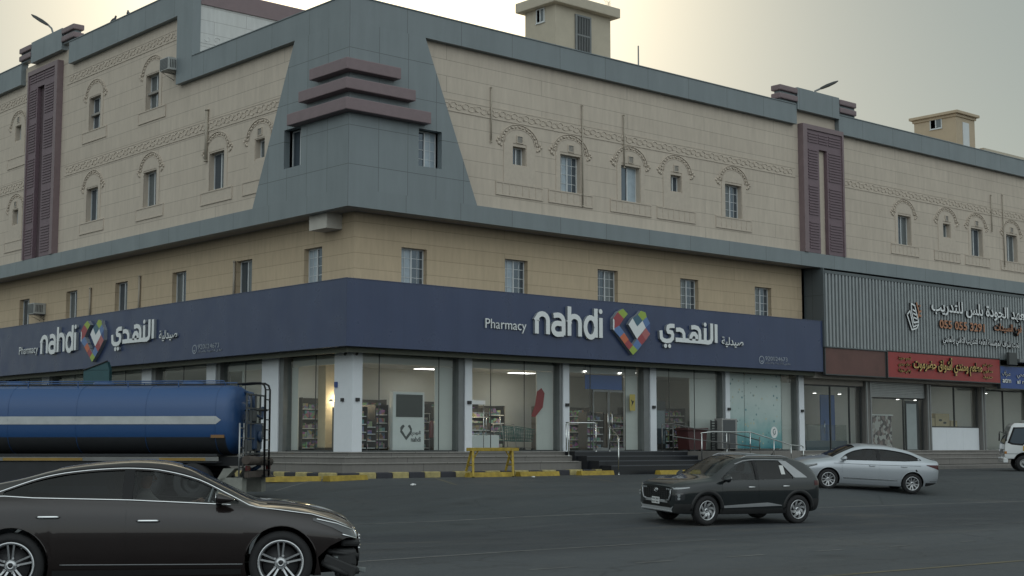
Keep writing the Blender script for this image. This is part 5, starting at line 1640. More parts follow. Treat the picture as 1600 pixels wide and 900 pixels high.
class Car:
    """lofted car body; local x forward, y left, z up, origin on the ground between the axles"""
    def __init__(s, root, st, wb, paint, arch_r, tyre_r, tyre_w):
        s.root, s.paint, s.wb, s.arch_r, s.tyre_r, s.tyre_w = root, paint, wb, arch_r, tyre_r, tyre_w
        X = [a[0] for a in st]
        s.x0, s.x1 = X[0], X[-1]
        s.F = [pchip(X, [a[i] for a in st]) for i in range(1, 11)]
        s.X = X
    def half(s, x):
        zb, ws, wm, zm, wsh, zsh, wr, zr, zt, cr = [f(x) for f in s.F]
        # zb underside, ws sill half width, wm widest half width at zm, shoulder wsh,zsh, roof edge wr,zr, centre zt
        P = [(0, zb), (ws*.7, zb), (ws-.02, zb+.012), (ws, zb+.05), (ws+(wm-ws)*.75, zb+(zm-zb)*.45), (wm, zm), (wm-(wm-wsh)*.22, zm+(zsh-zm)*.5), (wm-(wm-wsh)*.55, zm+(zsh-zm)*.82), (wsh, zsh)]
        for t in (.33, .66):
            bul = .018*4*t*(1-t)
            P.append((wsh+(wr-wsh)*t+bul, zsh+(zr-zsh)*t))
        P.append((wr, zr))
        d = zt - zr
        P += [(wr*.93, zr+d*.38), (wr*.75, zr+d*.70), (wr*.42, zr+d*.93), (0, zt)]
        return P
    def fine(s, x, sub=3):
        P = s.half(x)
        out = []
        def cr(seg):
            n = len(seg)
            for i in range(n-1):
                p0 = seg[max(i-1, 0)]; p1 = seg[i]; p2 = seg[i+1]; p3 = seg[min(i+2, n-1)]
                for k in range(sub):
                    t = k/sub
                    out.append(tuple(.5*(2*p1[j] + (-p0[j]+p2[j])*t + (2*p0[j]-5*p1[j]+4*p2[j]-p3[j])*t*t + (-p0[j]+3*p1[j]-3*p2[j]+p3[j])*t**3) for j in (0, 1)))
        cr(P[0:3]); cr(P[2:9]); cr(P[8:12]); cr(P[11:])
        out.append(P[-1])
        return out
    def y_at(s, x, z):
        f = s.fine(x)
        f = f[6:]
        best = None
        for a, b in zip(f[:-1], f[1:]):
            if (a[1]-z)*(b[1]-z) <= 0 and abs(a[1]-b[1]) > 1e-6:
                t = (z-a[1])/(b[1]-a[1]); y = a[0]+(b[0]-a[0])*t
                best = y if best is None else max(best, y)
        if best is None:
            best = f[-1][0] if z > f[-1][1] else f[0][0]
        return best
    def z_at(s, x, y):
        f = s.fine(x)
        k0 = 6 + 18 - 4
        z = None
        for a, b in zip(f[k0:-1], f[k0+1:]):
            if (a[0]-abs(y))*(b[0]-abs(y)) <= 0 and abs(a[0]-b[0]) > 1e-6:
                t = (abs(y)-a[0])/(b[0]-a[0]); q = a[1]+(b[1]-a[1])*t
                z = q if z is None else max(z, q)
        return z if z is not None else f[-1][1]
    def loft(s, n=90):
        xs = sorted({s.x0 + (s.x1-s.x0)*i/n for i in range(n+1)} | set(s.X))
        mb = MB()
        rows = []
        for x in xs:
            f = s.fine(x)
            ring = [(x, -y, z) for y, z in f] + [(x, y, z) for y, z in reversed(f[1:-1])]
            rows.append(ring)
        L = len(rows[0])
        i = mb._a([p for r in rows for p in r])
        for a in range(len(rows)-1):
            for b in range(L):
                b2 = (b+1) % L
                mb.f.append((i+a*L+b, i+a*L+b2, i+(a+1)*L+b2, i+(a+1)*L+b)); mb.m.append(0); mb.s.append(True)
        for a in (0, len(rows)-1):
            h = L//2
            for k in range(h):
                q = [i+a*L+k, i+a*L+k+1, i+a*L+(L-k-1) % L, i+a*L+(L-k) % L]
                q = list(dict.fromkeys(q))
                if len(q) >= 3: mb.f.append(tuple(q)); mb.m.append(0); mb.s.append(True)
        o = mb.build("body", [s.paint, VM['well'], VM['cabin'], VM['seal']], s.root, fix=True, merge=1e-5)
        return o
    def cutter(s, mb, m):
        o = mb.build("cut", [s.paint, VM['well'], VM['cabin'], VM['seal']], s.root, fix=True)
        return o
    def make_body(s, side_win, wind, rear, cab):
        o = s.loft()
        mb = MB()
        for ax in (s.wb/2, -s.wb/2):
            wy = s.F[2](ax)
            for sg in (-1, 1):
                poly = [(ax + s.arch_r*cos(2*pi*k/40), s.tyre_r + .01 + s.arch_r*sin(2*pi*k/40)) for k in range(40)]
                a, b = sorted((sg*(wy-.34), sg*(wy+.3)))
                mb.prism(poly, 'y', a, b, 1)
        boolean(o, s.cutter(mb, 1))
        # hollow cabin
        x0, x1, zf = cab
        mb = MB(); rows = []
        for i in range(29):
            x = x0 + (x1-x0)*i/28
            zb, ws, wm, zm, wsh, zsh, wr, zr, zt, cr = [f(x) for f in s.F]
            t = .055
            zt2, zr2 = max(zt-t, zf+.2), max(zr-t, zf+.15)
            zs2 = min(zsh, zr2-.02)
            h = [(0, zf), (ws-.12, zf), (wm-.11, min(zm, zs2-.05)), (wsh-.075, zs2), (wr-.05, zr2), (wr*.6, zr2+(zt2-zr2)*.8), (0, zt2)]
            rows.append([(x, -y, z) for y, z in h] + [(x, y, z) for y, z in reversed(h[1:-1])])
        L = len(rows[0]); b0 = mb._a([p for r in rows for p in r])
        for a in range(len(rows)-1):
            for b in range(L):
                b2 = (b+1) % L
                mb.f.append((b0+a*L+b, b0+a*L+b2, b0+(a+1)*L+b2, b0+(a+1)*L+b)); mb.m.append(2); mb.s.append(False)
        mb.f.append(tuple(b0+k for k in range(L))); mb.m.append(2); mb.s.append(False)
        mb.f.append(tuple(b0+(len(rows)-1)*L+k for k in range(L))); mb.m.append(2); mb.s.append(False)
        boolean(o, s.cutter(mb, 2))
        mb = MB()
        for poly in side_win: mb.prism(poly, 'y', -1.5, 1.5, 3)
        boolean(o, s.cutter(mb, 3))
        mb = MB()
        mb.prism(wind, 'z', .75, 2.2, 3)
        if rear: mb.prism(rear, 'z', .75, 2.2, 3)
        boolean(o, s.cutter(mb, 3))
        o.data.set_sharp_from_angle(angle=radians(32))
        s.body = o
        return o
    # ---- panels lying on the flank: lower and upper edge curves over x
    def flank(s, name, xs, zlo, zhi, off, m, parent=None, sides=(-1, 1), nx=24, nz=8, edge=0.0, m_edge=None, thick=.012, into=None):
        out = []
        for sg in sides:
            mb = into or MB()
            X = [xs[0] + (xs[1]-xs[0])*i/nx for i in range(nx+1)]
            rows, back = [], []
            for x in X:
                a, b = zlo(x), max(zhi(x), zlo(x)+.001)
                r, q = [], []
                for j in range(nz+1):
                    z = a + (b-a)*j/nz
                    y = s.y_at(x, z)
                    r.append((x, sg*(y+off), z)); q.append((x, sg*(y+off-thick), z))
                rows.append(r); back.append(q)
            mb.grid(rows, 0, True)
            per = [r[0] for r in rows] + rows[-1][1:] + [r[-1] for r in rows[::-1]][1:] + rows[0][::-1][1:-1]
            pb = [r[0] for r in back] + back[-1][1:] + [r[-1] for r in back[::-1]][1:] + back[0][::-1][1:-1]
            for i in range(len(per)):
                j = (i+1) % len(per)
                mb.face([per[i], per[j], pb[j], pb[i]], 1 if m_edge else 0)
            if into is None:
                o = mb.build(name, [m, m_edge] if m_edge else m, parent or s.root, fix=True, merge=1e-5)
                o.data.set_sharp_from_angle(angle=radians(40))
                out.append(o)
        return out
    def line(s, name, pts, r, m, off=.004, parent=None, sides=(-1, 1), closed=False):
        out = []
        for sg in sides:
            P = []
            for i in range(len(pts)-1 + (1 if closed else 0)):
                a, b = pts[i], pts[(i+1) % len(pts)]
                n = max(1, int(sqrt((b[0]-a[0])**2 + (b[1]-a[1])**2)/.05))
                for k in range(n):
                    t = k/n; x, z = a[0]+(b[0]-a[0])*t, a[1]+(b[1]-a[1])*t
                    P.append((x, sg*(s.y_at(x, z)+off), z))
            if not closed:
                x, z = pts[-1]; P.append((x, sg*(s.y_at(x, z)+off), z))
            mb = MB(); mb.tube(P, r, 6, closed=closed)
            out.append(mb.build(name, m, parent or s.root, fix=True))
        return out
    def top(s, name, xs, w, off, m, parent=None, nx=16, ny=16, w_in=None):
        mb = MB(); rows = []
        for i in range(nx+1):
            x = xs[0] + (xs[1]-xs[0])*i/nx
            rows.append([(x, w(x)*(-1+2*j/ny), s.z_at(x, w(x)*(-1+2*j/ny)) + off) for j in range(ny+1)])
        mb.grid(rows, 0, True)
        return mb.build(name, m, parent or s.root, fix=True)
    def wheel(s, ax, sg, style, rim_r, turn=0.0, rim_m=None):
        wy = s.F[2](ax) - .02
        t = bpy.data.objects.new("wheel", None)
        mb = MB()
        R, W = s.tyre_r, s.tyre_w/2
        mb.lathe([(rim_r+.004, -W*.8), (rim_r+.02, -W), (R-.05, -W*1.04), (R-.012, -W*.86), (R, -W*.6), (R, W*.6), (R-.012, W*.86), (R-.05, W*1.04), (rim_r+.02, W), (rim_r+.004, W*.8)], 'y', n=48)
        o = mb.build("wheel", VM['tyre'], s.root)
        bpy.data.objects.remove(t)
        o.location = (ax, sg*(wy-W), R)
        o.rotation_euler = (0, 0, (0 if sg > 0 else pi) + turn)
        mb = MB()
        mb.lathe([(rim_r+.006, W*.86), (rim_r+.006, W*.98), (rim_r-.012, W*.98), (rim_r-.022, W*.80), (rim_r-.045, -W*.5), (rim_r-.05, -W*.8)], 'y', n=48)
        front = W*.86
        hub = .055
        def blade(a0, a1, r0, r1, w0, w1, y0, y1, th=.028):
            q = []
            for (r, a, w_, y) in ((r0, a0, w0, y0), (r1, a1, w1, y1)):
                c = Vector((r*cos(a), 0, r*sin(a))); tn = Vector((-sin(a), 0, cos(a)))
                q.append((c - tn*w_/2, c + tn*w_/2, y))
            A, B = q
            f = [(A[0].x, A[2], A[0].z), (B[0].x, B[2], B[0].z), (B[1].x, B[2], B[1].z), (A[1].x, A[2], A[1].z)]
            b = [(p[0], p[1]-th, p[2]) for p in f]
            mb.face(f); 
            for i in range(4):
                j = (i+1) % 4
                mb.face([f[i], f[j], b[j], b[i]])
        if style == 'double5':
            for i in range(5):
                a = 2*pi*i/5 + pi/2
                for d in (-.17, .17):
                    blade(a + d*1.5, a + d*.86, hub+.012, rim_r-.008, .020, .019, front-.03, front-.004)
        elif style == 'swirl':
            for i in range(8):
                a = 2*pi*i/8
                blade(a, a+.30, hub, rim_r*.58, .05, .075, front-.02, front-.006); blade(a+.28, a+.62, rim_r*.56, rim_r-.005, .07, .055, front-.006, front-.004)
        else:
            for i in range(10):
                a = 2*pi*i/10 + .1*(i % 2)
                blade(a, a+.06, hub, rim_r-.008, .04, .034, front-.02, front-.004)
        mb.lathe([(.024, front-.016), (.034, front-.010), (.042, front-.018), (hub+.008, front-.026), (hub+.014, front-.05)], 'y', n=20)
        for i in range(5):
            a = 2*pi*i/5 + pi/5
            mb.cyl((.078*cos(a), front-.055, .078*sin(a)), (.078*cos(a), front-.018, .078*sin(a)), .012, 8)
        mb.build("rim", rim_m or VM['rim'], o)
        mb = MB(); mb.lathe([(0, W*.25), (rim_r-.05, W*.25), (rim_r-.05, W*.12), (0, W*.12)], 'y', n=32); mb.lathe([(0, front-.02), (.026, front-.02), (.026, front-.05)], 'y', n=16); mb.build("brake_disc", VM['rim_dark'], o)
        return o
    def mirror(s, x, z, sides, m_shell, size=(.20, .16), lx=.085):
        for sg in sides:
            y = s.y_at(x, z)
            mb = MB()
            bm = bmesh.new(); bmesh.ops.create_uvsphere(bm, u_segments=16, v_segments=10, radius=1)
            for v in bm.verts:
                c = v.co
                f_ = c.x if c.x < 0 else c.x*1.0
                v.co = Vector((x + .02 + (c.x*lx*1.35 if c.x > 0 else c.x*.035), sg*(y + .16 + c.y*.115), z + .055 + c.z*size[1]*.48*(1 - .45*max(0, c.x)) - .02*max(0, c.x)))
            mb.add_bm(bm, 0, True)
            o = mb.build("wing_mirror", m_shell, s.root)
            mb = MB(); mb.tube([(x+.01, sg*(y-.01), z-.02), (x+.02, sg*(y+.08), z+.02)], [.035, .028], 8)
            mb.build("mirror_arm", VM['trim'], o)
            mb = MB(); mb.prism([(sg*(y+.16) + .095*cos(k*pi/8), z+.06 + .062*sin(k*pi/8)) for k in range(16)], 'x', x-.012, x-.008); mb.build("mirror_glass", VM['chrome'], o)
    def handle(s, x, z, L, m, parent=None, sides=(-1, 1), par=None):
        for i, sg in enumerate(sides):
            y = s.y_at(x, z)
            mb = MB(); mb.tube([(x-L/2, sg*(y+.004), z), (x-L/2+.03, sg*(y+.035), z+.002), (x+L/2-.03, sg*(y+.035), z+.002), (x+L/2, sg*(y+.004), z)], [.010, .015, .015, .010], 8)
            mb.build("handle", m, par[i] if par else s.root)
    def seats(s, xf, xr, zf, zh):
        for sg in (-1, 1):
            mb = MB()
            mb.bbox((xf-.25, sg*.37-.24, zf), (xf+.27, sg*.37+.24, zf+.16), .05)
            mb.M = Matrix.Translation((xf-.22, sg*.37, zf+.10)) @ Matrix.Rotation(-.28, 4, 'Y')
            mb.bbox((-.07, -.23, 0), (.07, .23, .62), .05); mb.bbox((-.05, -.13, .65), (.05, .13, .86), .04)
            mb.M = None
            mb.build("front_seat", VM['seat'], s.root)
        mb = MB()
        mb.bbox((xr-.25, -.62, zf), (xr+.25, .62, zf+.18), .05)
        mb.M = Matrix.Translation((xr-.22, 0, zf+.12)) @ Matrix.Rotation(-.35, 4, 'Y')
        mb.bbox((-.07, -.62, 0), (.07, .62, .58), .05)
        mb.M = None
        mb.build("rear_seat", VM['seat'], s.root)
    def dash(s, x, z, w, wheel_y):
        mb = MB(); mb.bbox((x-.22, -w, z-.28), (x+.30, w, z), .06); mb.build("dashboard", VM['cabin'], s.root)
        mb = MB()
        c = Vector((x-.36, wheel_y, z-.02)); ax = Vector((-.86, 0, .5)).normalized(); u = Vector((0, 1, 0)); v = ax.cross(u)
        mb.tube([c + (u*cos(q*pi/12) + v*sin(q*pi/12))*.185 for q in range(24)], .016, 8, closed=True)
        for a in (0, 2.1, 4.2): mb.tube([c, c + (u*cos(a+pi/2) + v*sin(a+pi/2))*.18], .014, 6)
        mb.tube([c, c - ax*.25], .03, 8)
        mb.build("steering_wheel", VM['trim'], s.root)

def plate(root, x, y, z, rzv, parent=None):
    mb = MB(); mb.box((-.004, -.16, -.075), (.004, .16, .075)); p = mb.build("number_plate", VM['plate'], parent or root)
    p.location = (x, y, z); p.rotation_euler = (0, 0, rzv)
    mb = MB()
    for r_, (a, b) in enumerate(((.01, .055), (-.055, -.015))):
        for i in range(5):
            u = -.13 + i*.055
            mb.box((.0045, u, a), (.0055, u+.032, b)) if i != 2 else mb.box((.0045, u+.01, a), (.0055, u+.018, b))
    mb.box((.0045, -.002+.01, -.07), (.0055, .002+.01, .07)); mb.build("plate_mark", VM['ink'], p)

def seat_on_ground(root, x, y, h, wb, tr):
    """put a vehicle on the sloping ground from the height under its four wheels"""
    c, s_ = cos(h), sin(h)
    def g(lx, ly): return gz(x + lx*c - ly*s_, y + lx*s_ + ly*c)
    zf = (g(wb/2, tr) + g(wb/2, -tr))/2; zr = (g(-wb/2, tr) + g(-wb/2, -tr))/2
    zl = (g(wb/2, tr) + g(-wb/2, tr))/2; zrr = (g(wb/2, -tr) + g(-wb/2, -tr))/2
    pitch = math.asin(max(-1, min(1, (zf-zr)/wb))); roll = math.asin(max(-1, min(1, (zl-zrr)/(2*tr))))
    M_ = Matrix.Translation((x, y, (zf+zr)/2)) @ Matrix.Rotation(h, 4, 'Z') @ Matrix.Rotation(-pitch, 4, 'Y') @ Matrix.Rotation(roll, 4, 'X')
    root.matrix_world = M_
    root.location = M_.to_translation(); root.rotation_euler = M_.to_euler()

# ---------------------------------------------------------------- dark saloon in the foreground
def build_dark_sedan():
    root = thing("saloon_car", "dark brown grey saloon in the foreground with its front bumper corner torn away", "car")
    paint = mat_paint("dark_metallic_paint", (.0125,.0085,.0080), .0, .30, .10, (.055,.042,.036))
    WB = 2.805
    #      x      zb    ws    wm    zm    wsh   zsh   wr    zr    zt    -
    st = [(-2.36, .42, .55, .62, .66, .58, .86, .52, .93, .96, 0),
          (-2.30, .34, .68, .76, .66, .72, .93, .62, 1.00, 1.04, 0),
          (-2.10, .27, .78, .87, .66, .82, .99, .66, 1.06, 1.10, 0),
          (-1.80, .22, .84, .92, .66, .86, 1.01, .64, 1.13, 1.18, 0),
          (-1.40, .20, .86, .93, .66, .87, 1.02, .60, 1.205, 1.265, 0),
          (-.95, .19, .86, .93, .66, .875, 1.015, .575, 1.315, 1.378, 0),
          (-.50, .19, .86, .93, .66, .875, 1.005, .57, 1.37, 1.435, 0),
          (-.15, .19, .86, .93, .66, .875, .995, .57, 1.388, 1.455, 0),
          (.10, .19, .86, .93, .66, .875, .985, .575, 1.378, 1.44, 0),
          (.35, .19, .86, .93, .66, .875, .975, .585, 1.335, 1.385, 0),
          (.60, .19, .86, .93, .66, .875, .962, .61, 1.222, 1.268, 0),
          (.85, .19, .86, .93, .66, .87, .948, .645, 1.098, 1.145, 0),
          (1.06, .19, .86, .925, .66, .862, .932, .68, .998, 1.045, 0),
          (1.17, .19, .86, .925, .66, .855, .92, .69, .965, 1.012, 0),
          (1.45, .19, .86, .92, .65, .84, .892, .69, .94, .985, 0),
          (1.73, .19, .85, .91, .64, .815, .852, .66, .895, .935, 0),
          (1.97, .20, .80, .88, .62, .76, .785, .60, .825, .865, 0),
          (2.12, .21, .72, .81, .58, .66, .725, .52, .76, .79, 0),
          (2.21, .23, .62, .70, .55, .56, .66, .44, .68, .705, 0),
          (2.26, .27, .50, .56, .52, .45, .60, .36, .61, .63, 0)]
    c = Car(root, st, WB, paint, .385, .342, .225)
    lo = lin([-1.62, -1.22, -.2, .56, 1.05], [1.072, 1.046, 1.02, .982, .955])
    hi = pchip([-1.62, -1.52, -1.11, -.86, -.52, -.27, 0, .22, .48, .81, 1.05], [1.085, 1.127, 1.266, 1.312, 1.345, 1.355, 1.345, 1.31, 1.24, 1.085, .962])
    def win(a, b, n=14):
        xs = [a + (b-a)*i/n for i in range(n+1)]
        return [(x, lo(x)+.012) for x in xs] + [(x, max(hi(x)-.018, lo(x)+.02)) for x in xs[::-1]]
    wF, wR = (-.18, .94), (-1.52, -.28)
    ww = lin([.30, 1.14], [.51, .65]); rw = lin([-1.95, -1.0], [.60, .49])
    wind = [(1.10, -.64), (1.14, -.35), (1.16, 0), (1.14, .35), (1.10, .64), (.33, .51), (.28, 0), (.33, -.51)]
    rear = [(-1.95, -.58), (-2.0, 0), (-1.95, .58), (-1.02, .47), (-.98, 0), (-1.02, -.47)]
    body = c.make_body([win(*wF), win(*wR)], wind, rear, (-1.9, 1.5, .34))
    # torn front right corner: cut the bumper skin away and show the black structure
    mb = MB()
    mb.prism([(1.86, .10), (1.80, .40), (1.93, .52), (2.10, .60), (2.5, .60), (2.5, .10)], 'y', -1.2, -.30, 1)
    boolean(body, c.cutter(mb, 1))
    body.data.set_sharp_from_angle(angle=radians(32))
    # glass
    for sg, (a, b) in (((-1, 1), wF), ((-1, 1), wR)):
        c.flank("side_window", (a, b), lambda x: lo(x)+.010, lambda x: max(hi(x)-.016, lo(x)+.02), -.014, VM['clear'] if a == wF[0] else VM['tint'], sides=sg, thick=.004, nx=20)
    c.flank("pillar_trim", (-.285, -.175), lambda x: lo(x)+.01, lambda x: hi(x)-.012, .003, VM['trim'], nx=3)
    c.flank("roof_side", (-1.2, .8), lambda x: hi(x)+.004, lambda x: hi(x)+.022, .001, VM['trim'], nz=2)
    c.top("windscreen", (.29, 1.15), ww, -.010, VM['glass']); c.top("rear_window", (-1.97, -1.0), rw, -.010, VM['tint'])
    xs = [-1.63 + (1.05+1.63)*i/30 for i in range(31)]
    c.line("window_trim", [(x, hi(x)) for x in xs] + [(1.13, .940)], .0075, VM['chrome'])
    c.line("window_trim", [(-1.64, 1.062)] + [(x, lo(x)) for x in (-1.5, -1.2, -.7, -.2, .3, .86)], .008, VM['chrome'])
    c.line("window_trim", [(1.12, .94), (1.40, .905), (1.73, .858), (1.99, .782), (2.14, .715)], .007, VM['chrome'])
    # doors
    ac = -WB/2
    rz = lambda x: max(.30, c.tyre_r + .01 + sqrt(max(0, .43**2 - (x-ac)**2)) if abs(x-ac) < .43 else .30)
    dR = c.flank("door", (-1.30, -.235), rz, lambda x: lo(x)-.012, .004, paint, m_edge=VM['seal'], nx=26)
    dF = c.flank("door", (-.222, 1.0), lambda x: .30, lambda x: lo(min(x, .98))-.012, .004, paint, m_edge=VM['seal'], nx=26)
    c.handle(-1.03, .845, .24, VM['chrome'], par=dR); c.handle(.0, .80, .24, VM['chrome'], par=dF)
    c.flank("sill_trim", (-.98, .98), lambda x: .225, lambda x: .285, .006, VM['plastic'], nz=3)
    c.line("sill_line", [(-.9, .345), (1.0, .335)], .008, VM['sill'], off=.0)
    # bonnet panel, lights
    c.top("bonnet", (1.24, 2.125), lin([1.24, 1.8, 2.125], [.66, .62, .46]), .005, paint, ny=20)
    c.line("bonnet_gap", [(1.26, .915), (1.73, .85), (1.97, .782), (2.12, .722)], .006, VM['seal'], off=-.002)
    hl_lo = lin([1.72, 1.95, 2.20, 2.225], [.80, .715, .585, .57]); hl_hi = lin([1.72, 1.95, 2.15, 2.225], [.825, .785, .715, .64])
    hs_ = c.flank("headlight", (1.74, 2.225), hl_lo, hl_hi, .006, VM['lens_dark'], nx=16, nz=6)
    for i, sg in enumerate((-1, 1)):
        c.line("light_guide", [(1.78, .808), (2.0, .755), (2.2, .672), (2.215, .625), (2.215, .588), (2.15, .612), (2.06, .64)], .009, VM['chrome'], off=.012, parent=hs_[i], sides=(sg,))
    # front structure behind the torn bumper
    mb = MB()
    mb.bbox((1.95, -.78, .28), (2.22, .60, .48), .04); mb.bbox((2.05, -.70, .50), (2.26, .55, .58), .03)
    mb.M = Matrix.Translation((2.05, -.80, .30)) @ Matrix.Rotation(.4, 4, 'Y')
    mb.bbox((-.20, -.03, -.08), (.18, .03, .06), .02); mb.M = None
    for p, q, r in (((1.84, -.80, .34), (2.12, -.84, .20), .035), ((2.0, -.82, .22), (2.24, -.70, .24), .04), ((1.90, -.78, .46), (2.24, -.74, .40), .03), ((2.1, -.84, .18), (2.13, -.84, .10), .05)):
        mb.tube([p, q], r, 7)
    mb.build("bumper_beam", VM['plastic'], root)
    mb = MB(); mb.M = Matrix.Translation((2.20, -.62, .26)) @ Matrix.Rotation(.18, 4, 'Z') @ Matrix.Rotation(.12, 4, 'Y')
    mb.bbox((-.16, -.03, -.035), (.13, .02, .02), .012); mb.M = None
    mb.bbox((1.90, -.80, .36), (2.02, -.76, .40), .01)
    mb.build("torn_bumper_piece", mat_plain("pale_broken_plastic", (.16,.18,.18), .5), root)
    mb = MB(); mb.bbox((2.20, -.30, .30), (2.275, .72, .44), .04); mb.build("lower_grille", VM['trim'], root)
    mb = MB()
    for i in range(5): mb.bbox((2.25, -.40, .46 + i*.035), (2.275, .40, .475 + i*.035), .004)
    mb.build("grille", VM['chrome'], root)
    # tail lights (out of the picture but part of the car)
    c.flank("tail_light", (-2.31, -1.98), lambda x: .83, lambda x: .93, .005, VM['red'])
    for ax in (WB/2, -WB/2):
        for sg in (-1, 1): c.wheel(ax, sg, 'double5', .242, 0)
    for ax in (WB/2, -WB/2):
        c.line("arch_lip", [(ax + .388*cos(a*pi/18), c.tyre_r+.01 + .388*sin(a*pi/18)) for a in range(1, 18)], .008, paint, off=-.002)
    c.mirror(.72, .985, (-1, 1), paint, (.16, .13), .125)
    c.seats(-.02, -.9, .34, 1.2); c.dash(.86, .93, .66, .37)
    mb = MB(); mb.box((-1.9, -.7, .335), (1.5, .7, .345)); mb.build("cabin_floor", VM['cabin'], root)
    # phone holder on the windscreen seen behind the mirror
    mb = MB(); mb.M = Matrix.Translation((.62, -.30, 1.06)) @ Matrix.Rotation(.3, 4, 'Y'); mb.bbox((-.01, -.05, -.09), (.012, .05, .09), .01); mb.M = None
    mb.tube([(.63, -.30, .99), (.72, -.30, .90)], .012, 6)
    mb.build("phone_holder", VM['silver'], root)
    return root, c
dark_sedan, _c1 = build_dark_sedan()
seat_on_ground(dark_sedan, -20.631, -25.704, radians(-33), 2.805, .8)

# driver of the dark saloon
def build_driver(root_car):
    t = bpy.data.objects.new("person", None)
    bm = bmesh.new()
    V = {}
    def v(n, co): V[n] = bm.verts.new(co)
    v('pel', (-.02, .37, .60)); v('wai', (-.10, .37, .78)); v('che', (-.17, .37, .96)); v('sho', (-.19, .37, 1.06)); v('nek', (-.17, .37, 1.12)); v('hd0', (-.15, .37, 1.17)); v('hd1', (-.14, .37, 1.26)); v('hd2', (-.15, .37, 1.325))
    for s, n in ((1, 'l'), (-1, 'r')):
        v('sh'+n, (-.17, .37+s*.17, 1.03)); v('el'+n, (.06, .37+s*.25, .84)); v('wr'+n, (.34, .37+s*.17, .93)); v('ha'+n, (.43, .37+s*.165, .95))
        v('hi'+n, (.02, .37+s*.10, .58)); v('kn'+n, (.46, .37+s*.13, .66)); v('an'+n, (.78, .37+s*.12, .40)); v('fo'+n, (.92, .37+s*.12, .44))
    E = [('pel','wai'),('wai','che'),('che','sho'),('sho','nek'),('nek','hd0'),('hd0','hd1'),('hd1','hd2')]
    for n in 'lr': E += [('sho','sh'+n),('sh'+n,'el'+n),('el'+n,'wr'+n),('wr'+n,'ha'+n),('pel','hi'+n),('hi'+n,'kn'+n),('kn'+n,'an'+n),('an'+n,'fo'+n)]
    for a, b in E: bm.edges.new((V[a], V[b]))
    R = {'pel':(.15,.12),'wai':(.15,.12),'che':(.17,.12),'sho':(.12,.09),'nek':(.055,.055),'hd0':(.075,.07),'hd1':(.098,.08),'hd2':(.07,.06)}
    for n in 'lr': R.update({'sh'+n:(.075,.075),'el'+n:(.05,.05),'wr'+n:(.034,.03),'ha'+n:(.045,.03),'hi'+n:(.10,.10),'kn'+n:(.07,.07),'an'+n:(.045,.045),'fo'+n:(.04,.035)})
    bm.verts.index_update()
    idx = {n: V[n].index for n in V}
    me = bpy.data.meshes.new("person"); bm.to_mesh(me); bm.free()
    o = bpy.data.objects.new("person", me); COL.objects.link(o)
    md = o.modifiers.new("s", 'SKIN'); md.use_smooth_shade = True
    sv = me.skin_vertices[0].data
    for n, i in idx.items(): sv[i].radius = R[n]; sv[i].use_root = (n == 'pel')
    o.modifiers.new("ss", 'SUBSURF').levels = 2
    dg = bpy.context.evaluated_depsgraph_get()
    me2 = bpy.data.meshes.new_from_object(o.evaluated_get(dg)); o.modifiers.clear(); o.data = me2
    skin = mat_plain("skin", (.23,.13,.085), .55); shirt = mat_plain("grey_shirt", (.20,.19,.18), .85); trs = mat_plain("dark_trousers", (.03,.03,.035), .85)
    for m in (skin, shirt, trs): me2.materials.append(m)
    for p in me2.polygons:
        z, x = p.center.z, p.center.x
        p.material_index = 0 if z > 1.12 or x > .30 and z > .85 else 2 if z < .72 else 1
        p.use_smooth = True
    # five fingers and a thumb closing round each side of the wheel rim, fused into the body mesh
    bm = bmesh.new(); bm.from_mesh(me2)
    mb = MB()
    for s in (1, -1):
        hx, hy, hz = .455, .37+s*.165, .95
        for i in range(4):
            L = (.034, .040, .042, .036)[i]
            b = Vector((hx-.005+.004*i, hy+s*.012, hz+.03-.02*i))
            mb.tube([b, b+Vector((L, s*.018, .004)), b+Vector((L+.02, s*.002, -.006)), b+Vector((L*.6+.02, -s*.020, -.012))], [.009, .0085, .008, .006], 7)
        mb.tube([(hx-.03, hy-s*.02, hz+.025), (hx, hy-s*.04, hz+.045), (hx+.03, hy-s*.035, hz+.05)], [.012, .010, .008], 7)
    # face: nose, brow, ears, eyes
    def blob(c_, r_, m=0):
        b2 = bmesh.new(); bmesh.ops.create_icosphere(b2, subdivisions=2, radius=1)
        for q in b2.verts: q.co = Vector((c_[0]+q.co.x*r_[0], c_[1]+q.co.y*r_[1], c_[2]+q.co.z*r_[2]))
        mb.add_bm(b2, m, True)
    blob((-.045, .37, 1.235), (.022, .014, .022)); blob((-.065, .37, 1.195), (.016, .026, .008))
    for s in (-1, 1): blob((-.15, .37+s*.083, 1.235), (.022, .010, .032)); blob((-.062, .37+s*.030, 1.262), (.010, .013, .008))
    nm = bpy.data.meshes.new("x"); nm.from_pydata(mb.v, [], mb.f)
    for p in nm.polygons: p.use_smooth = True
    bm.from_mesh(nm); bm.to_mesh(me2); bm.free(); bpy.data.meshes.remove(nm)
    bpy.data.objects.remove(t)
    tag(o, "driver in grey shirt holding the wheel of the dark foreground saloon", "person")
    mb = MB(); bm = bmesh.new(); bmesh.ops.create_uvsphere(bm, u_segments=16, v_segments=10, radius=1)
    for q in bm.verts:
        z = max(q.co.z, -.15 - .5*(q.co.x < 0))
        q.co = Vector((-.158 + q.co.x*.102, .37 + q.co.y*.088, 1.275 + z*.078 + (.012 if q.co.x < 0 else 0)))
    mb.add_bm(bm, 0, True); mb.build("hair", mat_plain("black_hair", (.012,.011,.010), .7), o)
    o.matrix_world = root_car.matrix_world.copy()
    M_ = Matrix.LocRotScale(root_car.location, root_car.rotation_euler, None)
    o.location = M_.to_translation(); o.rotation_euler = M_.to_euler()
build_driver(dark_sedan)

